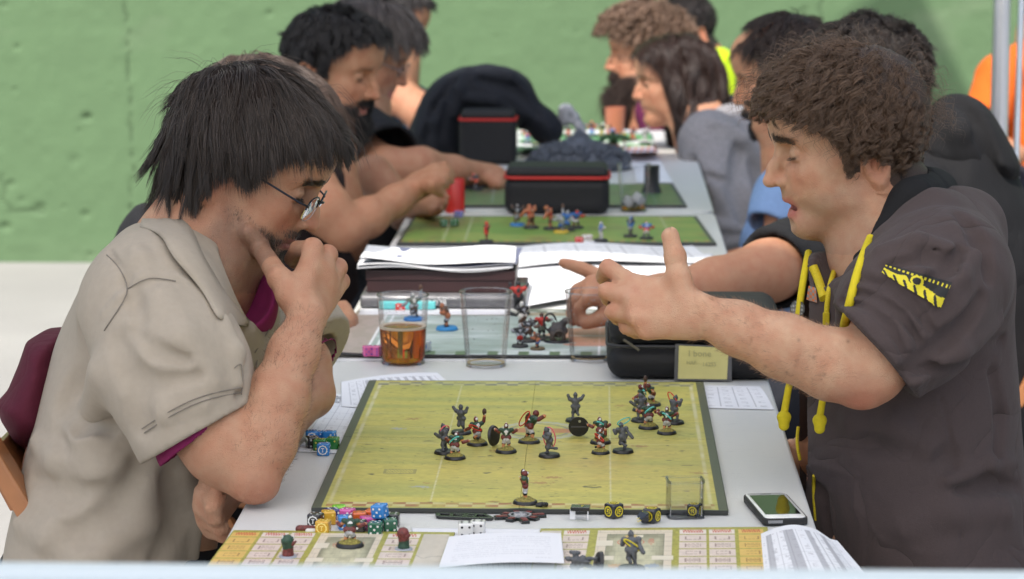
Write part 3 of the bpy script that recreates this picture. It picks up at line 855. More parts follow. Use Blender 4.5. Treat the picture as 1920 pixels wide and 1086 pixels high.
def folds(ops, specs, m=None, d0=2.6, d1=4.6, base=None):
 """specs: (pixel polyline, radius, height>0 ridge / <0 groove, blend)"""
 base = ops if base is None else base
 add = []
 for pts, r, hgt, k in specs:
  P = []
  for a in pts:
   p = surf(base, a[0], a[1], d0, d1); u = (p - CAM); u /= np.linalg.norm(u); P.append((p, u))
  n = len(P)
  for i in range(n - 1):
   def rr(j):
    t = j / (n - 1); return r * (0.35 + 0.65 * math.sin(PI * min(max(0.12 + 0.76 * t, 0), 1)))
   (p, u), (q, w) = P[i], P[i + 1]
   ra, rb = rr(i), rr(i + 1)
   if hgt > 0: add.append((cap(p + u * (ra - hgt), q + w * (rb - hgt), ra, rb), k, 'u', m if m is not None else 0))
   else: add.append((cap(p - u * (ra + hgt), q - w * (rb + hgt), ra, rb), k, 'd', m))
 ops.extend(add); return ops
def m_cloth(name, col, rough=0.85, weave=900, wd=0.0002, big=0.002, bs=14, var=0.05, attr=False, sheen=0.0, mottle=None, crease=0.005):
 m, nt, p = new_mat(name); N, L = nt.nodes, nt.links
 tc = N.new('ShaderNodeTexCoord')
 a = N.new('ShaderNodeTexNoise'); a.inputs['Scale'].default_value = bs; a.inputs['Detail'].default_value = 4; a.inputs['Distortion'].default_value = 0.8
 e = N.new('ShaderNodeTexNoise'); e.inputs['Scale'].default_value = 7; e.inputs['Detail'].default_value = 1.5; e.inputs['Distortion'].default_value = 1.2; L.new(tc.outputs['Object'], e.inputs['Vector'])
 e1 = N.new('ShaderNodeMath'); e1.operation = 'SUBTRACT'; e1.inputs[1].default_value = 0.5; L.new(e.outputs[0], e1.inputs[0])
 e2 = N.new('ShaderNodeMath'); e2.operation = 'ABSOLUTE'; L.new(e1.outputs[0], e2.inputs[0]); e3 = N.new('ShaderNodeMath'); e3.operation = 'POWER'; e3.inputs[1].default_value = 0.6; L.new(e2.outputs[0], e3.inputs[0])
 b0 = N.new('ShaderNodeBump'); b0.inputs['Distance'].default_value = crease; L.new(e3.outputs[0], b0.inputs['Height'])
 w = N.new('ShaderNodeTexNoise'); w.inputs['Scale'].default_value = weave; w.inputs['Detail'].default_value = 2
 c = N.new('ShaderNodeTexNoise'); c.inputs['Scale'].default_value = mottle or 120; c.inputs['Detail'].default_value = 5
 mpp = N.new('ShaderNodeMapping'); mpp.inputs['Scale'].default_value = (1.7, 1.7, 0.55); mpp.inputs['Rotation'].default_value = (0.2, 0.55, 0); L.new(tc.outputs['Object'], mpp.inputs[0])
 for n in (a, w, c): L.new((mpp if n is a else tc).outputs[0 if n is a else 'Object'], n.inputs['Vector'])
 b1 = N.new('ShaderNodeBump'); b1.inputs['Distance'].default_value = big; b2 = N.new('ShaderNodeBump'); b2.inputs['Distance'].default_value = wd
 L.new(a.outputs[0], b1.inputs['Height']); L.new(w.outputs[0], b2.inputs['Height']); L.new(b0.outputs[0], b1.inputs['Normal']); L.new(b1.outputs[0], b2.inputs['Normal']); L.new(b2.outputs[0], p.inputs['Normal'])
 mp = N.new('ShaderNodeMapRange'); mp.inputs[1].default_value = 0.3; mp.inputs[2].default_value = 0.7; mp.inputs[3].default_value = 1 - var; mp.inputs[4].default_value = 1 + var
 L.new(c.outputs[0], mp.inputs[0])
 mx = N.new('ShaderNodeMix'); mx.data_type = 'RGBA'; mx.blend_type = 'MULTIPLY'; mx.inputs[0].default_value = 1; mx.inputs[6].default_value = (*col, 1)
 if attr:
  at_ = N.new('ShaderNodeAttribute'); at_.attribute_name = 'Col'; L.new(at_.outputs['Color'], mx.inputs[6])
 L.new(mp.outputs[0], mx.inputs[7]); L.new(mx.outputs[2], p.inputs['Base Color'])
 p.inputs['Roughness'].default_value = rough; p.inputs['Sheen Weight'].default_value = sheen; p.inputs['Specular IOR Level'].default_value = 0.25
 return m
def limb_box(pts, pad):
 P = np.array(pts); return P.min(0) - pad, P.max(0) + pad
def grp(ops):
 us = [p for p, k, o, m in ops if o == 'u']
 def fn(X, Y, Z):
  F = np.full(np.broadcast(X, Y, Z).shape, 9.0, dtype=f32)
  for p, k, o, m in ops: F = comb(F, p.fn(X, Y, Z), k, o)
  return F
 return Pr(fn, np.min([p.lo for p in us], 0), np.max([p.hi for p in us], 0))
def surf_many(ops, PX, PY, d0=2.6, d1=4.6, n=260):
 PX, PY = np.asarray(PX, float), np.asarray(PY, float); N = len(PX)
 r = FWD[None] + RIGHT[None] * ((PX - 960) / FOC)[:, None] + UP[None] * ((543 - PY) / FOC)[:, None]
 ds = np.linspace(d0, d1, n)
 F = ops.at((CAM + ds[None, :, None] * r[:, None, :]).reshape(-1, 3)).reshape(N, n)
 hit = (F < 0).any(1); i = np.where(hit, np.argmax(F < 0, 1), np.argmin(F, 1))
 lo_ = ds[np.maximum(i - 1, 0)]; hi_ = ds[i]
 for _ in range(7):
  md = (lo_ + hi_) / 2; f = ops.at(CAM + md[:, None] * r)
  hi_ = np.where(f < 0, md, hi_); lo_ = np.where(f < 0, lo_, md)
 return CAM + hi_[:, None] * r
def decal(name, ops, corners, nu, nv, colfn, mt, parent, off=0.0015, thick=0.001):
 """a thin patch sewn on the surface: corners in pixels TL, TR, BR, BL; colfn(u, v) -> colours (n,3), alpha mask or None"""
 u, v = np.meshgrid(np.linspace(0, 1, nu), np.linspace(0, 1, nv), indexing='ij'); u = u.ravel(); v = v.ravel()
 c = np.array(corners, float)
 P = (c[0][None] * ((1 - u) * (1 - v))[:, None] + c[1][None] * (u * (1 - v))[:, None] + c[2][None] * (u * v)[:, None] + c[3][None] * ((1 - u) * v)[:, None])
 W_ = surf_many(ops, P[:, 0], P[:, 1])
 G_ = W_.reshape(nu, nv, 3)
 for _ in range(3 * min(nu, nv) // 8): G_[1:-1] = 0.5 * G_[1:-1] + 0.25 * (G_[:-2] + G_[2:]); G_[:, 1:-1] = 0.5 * G_[:, 1:-1] + 0.25 * (G_[:, :-2] + G_[:, 2:])
 dr = W_ - CAM; dr /= np.linalg.norm(dr, axis=1, keepdims=True)
 W_ = W_ - dr * (off + 0.003)
 idx = np.arange(nu * nv).reshape(nu, nv)
 q = np.stack([idx[:-1, :-1], idx[:-1, 1:], idx[1:, 1:], idx[1:, :-1]], -1).reshape(-1, 4)
 col, keep = colfn(u, v)
 if keep is not None: q = q[keep[q].all(1)]
 return raw_mesh(name, W_, q, mt, parent, True, None, col)
def trim(S, zcut, rg, jit=0.006, key=2):
 """cut strands where they drop below zcut(x, |y|) in the head frame"""
 n, k, _ = S.shape
 z = S[:, :, 2] - zcut(S[:, :, 0], np.abs(S[:, :, 1])) + jit * rg.normal(size=(n, 1))
 bad = z < 0; bad[:, 0] = False
 first = np.where(bad.any(1), np.argmax(bad, 1), k - 1).astype(float)
 t = np.linspace(0, 1, k)[None, :] * first[:, None]
 i0 = np.floor(t).astype(int).clip(0, k - 2); f = (t - i0)[..., None]
 r = np.arange(n)[:, None]
 return S[r, i0] * (1 - f) + S[r, i0 + 1] * f
def ribbon_path(ops, pts, off=0.003, n=5):
 """world points lying on the surface along a pixel polyline"""
 P = spline([(a[0], a[1], 0) for a in pts], n, False)
 W_ = surf_many(ops, [p[0] for p in P], [p[1] for p in P])
 for _ in range(4):
  if len(W_) > 3: W_[1:-1] = 0.5 * W_[1:-1] + 0.25 * (W_[:-2] + W_[2:])
 dr = W_ - CAM; dr /= np.linalg.norm(dr, axis=1, keepdims=True)
 return W_ - dr * off
def lashes(H, rg, mt, parent):
 S = []
 for s in (-1, 1):
  for i in range(46):
   a = R_(-62 + 124 * rg.random()); e = V(0.0785, s * 0.0315, 0.0158)
   p = e + V(0.0128 * math.cos(a), s * 0.0128 * math.sin(a), 0.002 * abs(math.sin(a)))
   d = V(math.cos(a), s * math.sin(a), -0.55 + 0.2 * rg.random()); S.append([p - d * 0.001, p + d * 0.003, p + d * 0.0062 + V(0, 0, 0.0012)])
 strands('eyelashes', H.w(np.array(S)), 0.00020, mt, parent)
def arm_hair(ob, rg, segs, n, mt):
 me = ob.data; nv = len(me.vertices); v = np.empty(nv * 3, f32); me.vertices.foreach_get('co', v); v = v.reshape(-1, 3)
 q = np.empty(len(me.loops), np.int32); me.loops.foreach_get('vertex_index', q); q = q.reshape(-1, 4)
 c = v[q].mean(1)
 for a, b, r in segs:
  d = b - a; L = np.linalg.norm(d); d = d / L
  t = (c - a) @ d; dist = np.linalg.norm(c - a - t[:, None] * d, axis=1)
  k = (t > 0) & (t < L) & (dist < r)
  P, N_ = sample_tris(v, q[k], n, rg)
  D = N_ * 0.45 + d * 0.8 + rg.normal(size=P.shape) * 0.35 + V(0, 0, -0.15); D /= np.linalg.norm(D, axis=1, keepdims=True)
  ln = (0.003 + 0.005 * rg.random(n))[:, None]
  strands('arm_hair', np.stack([P, P + D * ln * 0.5 + N_ * 0.0006, P + D * ln], 1), 0.00009, mt, ob)
def from_nose(px, py, d, yaw, pitch, sc, tip=(0.125, 0, -0.012)):
 """head placement from where the tip of the nose is"""
 q = Head((0, 0, 0), yaw, pitch, 0, sc); sv = DEPTH_SHIFT[0]; DEPTH_SHIFT[0] = 0.0
 o = at(px, py, d) - q.w(np.array(tip)); DEPTH_SHIFT[0] = sv
 return (o, yaw, pitch, 0, sc)
# ================================================================== PERSON: man in khaki shirt (front left)
def man_khaki():
 A = at
 H = Head(*from_nose(597, 428, 3.46, -5, 28, 0.935))
 root = None
 ho = H.ops(head_ops(nose=1.12, lid=0.85, jaw=0.97, mouth=0.0))
 body = Ops(ho)
 nb = H.w((-0.018, 0, -0.030))
 body.u(cap(nb, A(345, 500, 3.48), 0.056, 0.062), 0.025)
 body.u(cap(H.w((0.02, 0, -0.065)), A(395, 510, 3.45), 0.036, 0.045), 0.03)
 body.u(cap(A(350, 520, 3.48), A(230, 900, 3.48), 0.075, 0.11), 0.05)
 body.u(cap(A(300, 560, 3.33), A(400, 560, 3.63), 0.055, 0.055), 0.05)
 body.u(cap(A(230, 900, 3.48), A(210, 1230, 3.48), 0.11, 0.13), 0.05)
 # near arm
 body.chain([(A(290, 590, 3.30), 0.052), (A(372, 770, 3.235), 0.043), (A(418, 838, 3.215), 0.040), (A(470, 890, 3.205), 0.029)], 0.026)
 body.u(ell(A(486, 916, 3.205), (0.018, 0.016, 0.013)), 0.014)
 body.chain([(A(474, 888, 3.205), 0.027), (A(494, 830, 3.215), 0.0345), (A(520, 745, 3.24), 0.0335), (A(551, 660, 3.28), 0.0265), (A(578, 592, 3.32), 0.0215)], 0.018)
 body.u(cap(A(474, 850, 3.20), A(500, 760, 3.215), 0.018, 0.014), 0.016); body.u(ell(A(593, 600, 3.325), (0.008, 0.009, 0.009)), 0.012)
 body.d(cap(A(446, 812, 3.165), A(470, 838, 3.160), 0.004, 0.003), 0.010)
 # near hand: back of the hand, four knuckles, thumb up the cheek
 W = A(577, 590, 3.325)
 kn = [A(586, 466, 3.375), A(614, 478, 3.405), A(633, 502, 3.430), A(638, 528, 3.452)]
 wr = [A(563, 578, 3.318), A(573, 580, 3.33), A(583, 584, 3.342), A(591, 590, 3.352)]
 for i in range(4):
  body.u(cap(wr[i], kn[i], 0.0155, 0.0112), 0.010)
 body.u(ell(A(600, 530, 3.385), (0.020, 0.024, 0.030)), 0.012)
 for i, k in enumerate(kn): body.u(ell(k, 0.0128 - 0.0008 * i), 0.005)
 mid = [A(558, 466, 3.418), A(572, 480, 3.445), A(588, 500, 3.47), A(600, 530, 3.482)]
 tip = [A(545, 486, 3.452), A(551, 492, 3.470), A(566, 518, 3.488), A(580, 545, 3.495)]
 for i in range(4):
  body.u(cap(kn[i], mid[i], 0.0104, 0.0093), 0.002)
  body.u(cap(mid[i], tip[i], 0.0093, 0.0080), 0.002)
 ct = surf(ho, 463, 433) ; u = (ct - CAM) / np.linalg.norm(ct - CAM); ct = ct - u * 0.006
 ci = surf(ho, 488, 466); ci = ci - u * 0.012
 body.chain([(A(556, 572, 3.322), 0.0155), (A(524, 522, 3.335), 0.0135), (ci, 0.0108), (ct, 0.0100)], 0.006)
 body.u(cap(A(545, 555, 3.325), A(590, 500, 3.37), 0.0155, 0.012), 0.010)
 # far arm and its hand at the table edge
 body.chain([(A(455, 580, 3.64), 0.05), (A(560, 685, 3.62), 0.038), (A(582, 738, 3.60), 0.029)], 0.02)
 body.chain([(A(582, 738, 3.60), 0.028), (A(522, 800, 3.50), 0.028), (A(440, 895, 3.33), 0.027), (A(412, 918, 3.29), 0.026)], 0.015)
 fk = [A(385, 925, 3.24), A(382, 950, 3.25), A(388, 972, 3.265), A(398, 990, 3.28)]
 ft = [A(396, 895, 3.225), A(404, 972, 3.225), A(412, 990, 3.24), A(420, 1003, 3.26)]
 for i in range(4):
  body.u(cap(A(412, 915 + 8 * i, 3.285), fk[i], 0.017, 0.0135), 0.012)
  body.u(cap(fk[i], ft[i] if i else A(405, 935, 3.22), 0.0118, 0.0105), 0.004)
 body.chain([(A(405, 905, 3.27), 0.015), (A(392, 882, 3.245), 0.0125), (A(402, 955, 3.215), 0.0105)][:2], 0.008)
 body.u(cap(A(408, 900, 3.27), A(398, 950, 3.215), 0.014, 0.0105), 0.006)
 hairc = np.array([0.018, 0.013, 0.011])
 def col(v):
  L = H.l(v); c = head_cols(L, SK * np.array([1.0, 0.97, 0.97]), beard=0.55, beardcol=(0.115, 0.085, 0.07), flush=1.0, brow=1.0, browcol=(0.05, 0.03, 0.022), lips=(0.33, 0.13, 0.11))
  inh = ((L[:, 0] ** 2 + L[:, 1] ** 2) < 0.15 ** 2) & (L[:, 2] > -0.12)
  sk = SK * np.array([0.98, 0.94, 0.93])
  c = np.where(inh[:, None], c, sk)
  s_ = (scalp_mask(L, 0, 0.6) & inh)[:, None]
  c = np.where(s_, hairc * 1.3, c)
  # forearm hair tone, redder knuckles and elbow
  for kk in kn: c = c * (1 - 0.22 * blob(v, kk, (0.012,) * 3)[:, None] * np.array([0, 1, 1]))
  c = c * (1 - 0.25 * blob(v, A(490, 915, 3.2), (0.03,) * 3)[:, None] * np.array([0.2, 1, 1]))
  fr = np.clip(cloth_noise(v, 1, 60, 3), -1, 1)[:, None]
  return c * (1 - 0.05 * fr)
 hl, hh = H.box((-0.12, -0.10, -0.12), (0.14, 0.10, 0.145))
 x0 = A(437, 600, 3.3)[0]
 ob = sdf_obj('person', body, MSKIN, 0.006, None, None, col, fine=[((x0, 3.05, TZ - 0.10), (-0.17, 3.58, 1.33), 0.0020), ((-0.53, 3.2, 1.07), (x0 + 0.003, 3.60, 1.33), 0.0025), ((-0.40, 3.4, 0.72), (-0.17, 3.70, 1.0), 0.0035)])
 tag(ob, 'man in khaki short-sleeved shirt and glasses, chin propped on his fist', 'person')
 # ---- shirt
 sh = Ops()
 Q = [(262, 425), (215, 462), (168, 520), (120, 610), (84, 720), (52, 850), (22, 980), (6, 1090), (4, 1330), (392, 1330), (386, 1060), (398, 960), (425, 880), (480, 760), (515, 660), (515, 590), (490, 545), (430, 500), (350, 430)]
 o3 = A(300, 800, 3.47); sc = 3.47 / FOC
 sh.u(pillow(spline([((a - 300) * sc, (800 - b) * sc) for a, b in Q], 4), o3, RIGHT, UP, 0.175, 0.15))
 sh.u(cap(A(290, 560, 3.34), A(420, 560, 3.62), 0.078, 0.075), 0.06)
 # sleeves, open at the hem
 s0, s1, s2 = A(285, 590, 3.30), A(332, 700, 3.245), A(375, 830, 3.222)
 hm = A(362, 816, 3.225); hd = (A(362 + 96, 816 + 170, 3.225) - hm); hd /= np.linalg.norm(hd)
 f0, f1, f2 = A(450, 585, 3.66), A(540, 640, 3.645), A(600, 700, 3.63)
 hf = A(590, 668, 3.63); fd = A(650, 720, 3.61) - hf; fd /= np.linalg.norm(fd)
 def sleeve(p0, p1, p2, r, h_, d_, w=0.0125):
  g = Ops(); g.chain([(p0, r[0]), (p1, r[1]), (p2, r[2])], 0.05)
  g.u(cap(h_ - d_ * 0.012 + (p1 - p2) * 0.02, h_ - d_ * 0.004, r[2] + 0.0022, r[2] + 0.0022), 0.004)
  g.d(grp(Ops().u(cap(p1, p2, r[1] - 0.024, r[2] - w)).u(cap(p2, p2 + d_ * 0.15, r[2] - w))))
  g.d(half(-d_, h_))
  return g
 near = sleeve(s0, s1, s2, (0.083, 0.074, 0.065), hm, hd)
 far = sleeve(f0, f1, f2, (0.075, 0.066, 0.060), hf, fd)
 sh.u(grp(near), 0.03); sh.u(grp(far), 0.02)
 # neck opening
 sh.d(cap(nb + V(0, 0, 0.02), A(360, 470, 3.47), 0.068, 0.066), 0.012)
 sh.d(ell(A(452, 545, 3.42), (0.040, 0.060, 0.060)), 0.015)
 # collar: back band, near leaf, far leaf
 cb = Ops(sh)
 def leaf(pts, r, n, s_, k=0.004):
  P = []
  for p in pts:
   w_ = surf(cb, p[0], p[1]); dd_ = min((w_ - CAM) @ FWD - 0.007, p[2]) if cb.at(w_[None])[0] < 0.002 else p[2]
   P.append(A(p[0], p[1], dd_))
  for a, b in zip(P[:-1], P[1:]): sh.u(cap(a, b, r, r, n, s_), k)
 # folds placed on the surface
 base = Ops(sh)
 F = [([(233, 520), (250, 560), (262, 600)], 0.012, -0.003, 0.010), ([(195, 590), (225, 560), (262, 528), (330, 520), (352, 532)], 0.005, 0.0020, 0.006),
   ([(205, 470), (225, 500), (240, 540)], 0.004, -0.002, 0.004), ([(275, 520), (262, 490), (255, 470)], 0.010, 0.003, 0.012),
   ([(300, 560), (340, 640), (390, 720)], 0.016, 0.004, 0.02), ([(225, 700), (300, 720), (370, 705)], 0.009, -0.003, 0.012), ([(240, 740), (310, 775), (380, 760)], 0.010, 0.0035, 0.012),
   ([(215, 640), (245, 720), (262, 800)], 0.018, -0.006, 0.02), ([(250, 620), (285, 655), (350, 675)], 0.009, -0.003, 0.010),
   ([(230, 880), (180, 930), (130, 955)], 0.016, 0.006, 0.02), ([(262, 880), (215, 950), (150, 1000), (90, 1030)], 0.018, -0.007, 0.02), ([(280, 900), (262, 980), (200, 1040)], 0.014, 0.006, 0.018),
   ([(60, 900), (120, 930), (190, 915)], 0.014, -0.005, 0.018), ([(40, 980), (100, 1010), (180, 1060)], 0.014, 0.005, 0.02), ([(150, 640), (130, 740), (115, 850)], 0.02, -0.005, 0.025),
   ([(190, 700), (170, 800), (185, 870)], 0.02, 0.005, 0.03), ([(320, 900), (340, 980), (300, 1050)], 0.014, -0.006, 0.018), ([(345, 880), (365, 960), (360, 1040)], 0.012, 0.005, 0.014),
   ([(440, 620), (455, 680), (450, 740)], 0.010, -0.005, 0.010), ([(470, 620), (490, 660), (480, 720)], 0.010, 0.004, 0.012), ([(420, 600), (440, 660), (446, 720)], 0.010, 0.005, 0.012),
   ([(110, 760), (150, 790), (205, 800)], 0.012, -0.003, 0.016), ([(70, 830), (110, 860), (165, 870)], 0.012, 0.004, 0.016)]
 F = [(p_, r_, h_ * (0.45 if r_ > 0.011 else 0.9), k_) for p_, r_, h_, k_ in F]
 folds(sh, F, base=base)
 mk = m_cloth('khaki_cotton', (0.345, 0.297, 0.235), 0.85, var=0.03, big=0.005, bs=5, crease=0.0)
 so = sdf_obj('shirt', sh, mk, 0.0034, ob, [(np.array([-0.78, 3.02, 0.53]), np.array([-0.20, 3.78, 1.26]), 0.0034)])
 displace(so, lambda v: cloth_noise(v, 0.0006, 13, 5))
 sb = Ops(sh); both = Ops(body); both.extend(sh)
 inn = spline([(268, 404, 0), (298, 393, 0), (346, 413, 0), (366, 440, 0), (380, 475, 0), (401, 511, 0), (423, 548, 0), (440, 570, 0), (468, 600, 0)], 4, False)
 out = spline([(262, 424, 0), (300, 436, 0), (318, 471, 0), (341, 499, 0), (366, 527, 0), (385, 552, 0), (398, 576, 0), (414, 600, 0), (466, 612, 0)], 4, False)
 rows = []
 for k in range(5):
  t = k / 4; px = [a_[0] * (1 - t) + b_[0] * t for a_, b_ in zip(inn, out)]; py = [a_[1] * (1 - t) + b_[1] * t for a_, b_ in zip(inn, out)]
  P = surf_many(both, px, py, 3.1, 3.62); dr = P - CAM; dr /= np.linalg.norm(dr, axis=1, keepdims=True)
  rows.append(P - dr * (0.007 + 0.006 * math.sin(PI * t)))
 for k in range(3):
  for r_ in rows: r_[1:-1] = 0.5 * r_[1:-1] + 0.25 * (r_[:-2] + r_[2:])
 cm = MB(); n_ = len(inn); vs = [p for r_ in rows for p in r_]
 cm.add(vs, [(r_ * n_ + i, r_ * n_ + i + 1, (r_ + 1) * n_ + i + 1, (r_ + 1) * n_ + i) for r_ in range(4) for i in range(n_ - 1)])
 co = cm.build('collar', mk, ob, True); sm = co.modifiers.new('t', 'SOLIDIFY'); sm.thickness = 0.0022
 ms = m_cloth('khaki_stitching', (0.20, 0.175, 0.145), 0.9)
 for pts in ([(200, 478), (222, 500), (240, 540), (228, 570), (208, 600), (195, 620)], [(240, 541), (275, 522), (305, 523), (330, 527)], [(266, 804), (320, 770), (380, 742), (452, 727)], [(270, 812), (324, 778), (384, 750), (453, 736)], [(318, 440), (332, 470), (352, 494), (374, 516), (402, 560)],
    [(440, 690), (455, 682), (453, 740)], [(478, 662), (508, 612)], [(505, 520), (495, 600), (478, 700)]):
  MB().tube(ribbon_path(sb, pts, 0.0024), 0.0007, 6).build('seam', ms, ob, True)
 # magenta tee showing at collar and sleeves
 mt = m_cloth('magenta_cotton', (0.20, 0.018, 0.085), 0.9)
 for (a_, b_, h_, d_, r_, ex) in ((s1, s2, hm, hd, 0.0520, 0.007), (f1, f2, hf, fd, 0.0470, 0.008)):
  te = Ops(); te.u(cap(b_, h_ + d_ * 0.06, r_, r_)); te.d(cap(b_ - d_ * 0.02, b_ + d_ * 0.2, r_ - 0.0045))
  te.d(half(-(d_ + V(0.16, 0, 0)), h_ + d_ * ex))
  sdf_obj('undershirt_sleeve', te, mt, 0.0026, ob)
 te = Ops()
 te.u(cap(A(395, 500, 3.455), A(425, 570, 3.435), 0.058, 0.062))
 te.d(cap(nb, A(432, 545, 3.41), 0.052, 0.050), 0.01)
 sdf_obj('undershirt_collar', te, mt, 0.003, ob)
 # trousers
 tr = Ops()
 tr.u(cap(A(210, 1150, 3.48), A(240, 1240, 3.48), 0.15, 0.15))
 for y in (3.37, 3.60):
  k = V(-0.02 - 0.20, y, 0.53); hp = A(215, 1255, y)
  tr.chain([(hp, 0.095), (k, 0.068), (V(k[0] - 0.02, y, 0.10), 0.055)], 0.03)
 sdf_obj('trousers', tr, m_cloth('black_denim', (0.015, 0.015, 0.018)), 0.008, ob)
 for y in (3.37, 3.60):
  s_ = Ops(); s_.u(ell((-0.21, y, 0.045), (0.135, 0.05, 0.045))); s_.i(half((0, 0, -1), (0, 0, 0.004)))
  sdf_obj('shoe', s_, mat('black_leather', (0.02, 0.02, 0.02), 0.4), 0.008, ob)
 # ---- hair
 skull = head_ops()[:3]; skull = Ops(skull)
 rg = np.random.default_rng(5)
 gl = H.R.T @ V(0, 0, -1)
 hm_ = Ops()
 hm_.u(ell((-0.010, 0, 0.056), (0.101, 0.083, 0.084)))
 hm_.u(ell((0.045, 0, 0.084), (0.058, 0.066, 0.048)), 0.02)
 hm_.u(ell((-0.052, 0, -0.018), (0.046, 0.060, 0.062)), 0.03)
 hm_.d(ell((0.090, 0, 0.000), (0.090, 0.12, 0.066)), 0.012)
 hm_.d(ell((0.02, 0, -0.045), (0.062, 0.12, 0.066)), 0.012)
 mh = mat('near_black_brown_hair_base', tuple(hairc * 0.9), 0.95, bump=0.002, bscale=300, spec=0.1)
 hm_o = sdf_obj('hair', H.ops(hm_), mh, 0.004, ob)
 v, q, _ = polygonize(skull, V(-0.11, -0.09, -0.07), V(0.12, 0.09, 0.15), 0.004)
 cen = v[q].mean(1); mk_ = scalp_mask(cen, 0, 0.3, -0.085)
 whorl = V(-0.070, 0.015, 0.090)
 def dirf(P, t):
  D = P - whorl
  D = D / (np.linalg.norm(D, axis=1, keepdims=True) + 1e-9)
  fw = np.clip(P[:, 0:1] / 0.05, 0, 1)
  g = np.clip(np.abs(P[:, 1:2]) / 0.06, 0, 1) * (1 - fw * 0.4)
  T = D * (1 - 0.45 * g) + gl * (0.25 + 0.75 * g + 1.3 * fw * t)
  return T
 n = 23000
 P, Nn = sample_tris(v, q[mk_], n, rg)
 L = np.interp(P[:, 0], [-0.09, -0.03, 0.02, 0.06, 0.09], [0.120, 0.120, 0.105, 0.080, 0.055]) * np.interp(P[:, 2], [-0.05, 0.03, 0.09, 0.13], [1.15, 0.80, 0.95, 1.05]) * (0.60 + 0.40 * rg.random(n))
 S = grow(P + Nn * 0.004, Nn, dirf, L, 12, skull, rg, lift=0.013 * np.interp(P[:, 0], [0.02, 0.07], [1, 0.25]) * np.interp(P[:, 2], [0.08, 0.125], [1, 0.45]), clump=0.55, nclump=520, swirl=0.24, stick=0.35, grav=0.5, grav_dir=gl, clear=0.006, frizz=0.07)
 MH = m_hair('dark_brown_hair', (0.038, 0.026, 0.019), 0.34)
 zc_ = lambda x, y: np.interp(x, [-0.12, -0.025, -0.010, 0.002, 0.03, 0.045, 0.060, 0.085, 0.13], [-0.140, -0.125, -0.030, 0.012, 0.010, 0.026, 0.062, 0.076, 0.064])
 S = trim(S, zc_, rg, 0.010)
 strands('hair_strands', H.w(S), 0.00029, MH, hm_o)
 # loose flyaways at the crown
 P, Nn = sample_tris(v, q[mk_ & (cen[:, 2] > 0.05)], 260, rg)
 S = grow(P + Nn * 0.006, Nn, dirf, 0.060, 9, skull, rg, lift=0.026, clump=0.1, nclump=60, grav=0.2, grav_dir=gl, clear=0.014, frizz=0.22)
 strands('stray_hair', H.w(S), 0.00013, m_hair('lighter_brown_stray_hair', (0.075, 0.055, 0.045)), hm_o)  # strays in a lighter brown than the main hair
 # stubble and brows as short strands
 hv, hq, _ = polygonize(head_ops(nose=1.12, lid=0.85, jaw=0.97), V(-0.03, -0.085, -0.11), V(0.13, 0.085, 0.06), 0.003)
 cen = hv[hq].mean(1)
 bc = head_cols(cen, (1, 1, 1), beard=1.0, beardcol=(0, 0, 0), flush=0, lips=(1, 1, 1), brow=0)
 w = np.clip(1 - bc[:, 0], 0, 1) ** 1.5 * (cen[:, 1] < 0.02) * (cen[:, 2] < -0.012) * np.clip((cen[:, 0] - 0.02) / 0.03, 0.02, 1)
 P, Nn = sample_tris(hv, hq, 5200, rg, w + 1e-9)
 D = Nn * 0.5 + V(0.1, 0, -0.9) + rg.normal(size=P.shape) * 0.35; D /= np.linalg.norm(D, axis=1, keepdims=True)
 ln = (0.003 + 0.004 * rg.random(len(P)) * np.interp(P[:, 2], [-0.09, -0.03], [1.4, 0.6]))[:, None]
 S = np.stack([P, P + D * ln * 0.5 + Nn * 0.0004, P + D * ln + Nn * 0.0002], 1)
 strands('stubble', H.w(S), 0.00013, m_hair('grey_brown_stubble', (0.085, 0.065, 0.055)), ob)
 w = np.clip(1 - head_cols(cen, (1, 1, 1), beard=0, flush=0, lips=(1, 1, 1), browcol=(0, 0, 0), sock=0)[:, 0], 0, 1) * (cen[:, 2] > 0.034)
 P, Nn = sample_tris(hv, hq, 900, rg, w + 1e-9)
 D = Nn * 0.35 + np.stack([-0.2 + 0 * P[:, 0], np.sign(P[:, 1]) * 0.8, 0.35 - 8 * (np.abs(P[:, 1]) - 0.02)], 1); D /= np.linalg.norm(D, axis=1, keepdims=True)
 S = np.stack([P, P + D * 0.004, P + D * 0.008 - Nn * 0.001], 1)
 strands('eyebrow', H.w(S), 0.00022, MH, ob)
 arm_hair(ob, rg, [(A(470, 890, 3.205), A(577, 592, 3.32), 0.052)], 1800, m_hair("dark_arm_hair", (0.20, 0.11, 0.07)))
 lashes(H, rg, MH, ob)
 # ---- glasses
 g = empty('glasses', (0, 0, 0)); g.parent = ob
 mf = mat('dark_metal_frame', (0.03, 0.035, 0.05), 0.3, 0.8)
 gl_ = mat('spectacle_lens', (1, 1, 1), 0.03, trans=1.0, ior=1.12, spec=0.5)
 for s in (-1, 1):
  c = V(0.1085, s * 0.033, 0.012); rim = []
  for i in range(20):
   t = 2 * PI * i / 20; ca, sa = math.cos(t), math.sin(t)
   rx = 0.0255 * (abs(ca) ** 0.8) * np.sign(ca); rz = 0.0165 * (abs(sa) ** 0.8) * np.sign(sa)
   rim.append(c + V(-0.22 * abs(rx * s + 0.0 + s * 0.033 - s * 0.033) * 0 - 0.10 * (rx * s if True else 0) - 0.12 * rz * 0, rx, rz + (-0.001 if sa < 0 else 0)))
  top = [rim[i] for i in range(0, 11)]
  MB().tube([H.w(p) for p in top], 0.0011, 6).build('rim', mf, g, True)
  MB().tube([H.w(p) for p in rim[10:] + rim[:1]], 0.0005, 6).build('lower_rim', mat('clear_nylon_rim', (0.5, 0.52, 0.55), 0.2, 0.5), g, True)
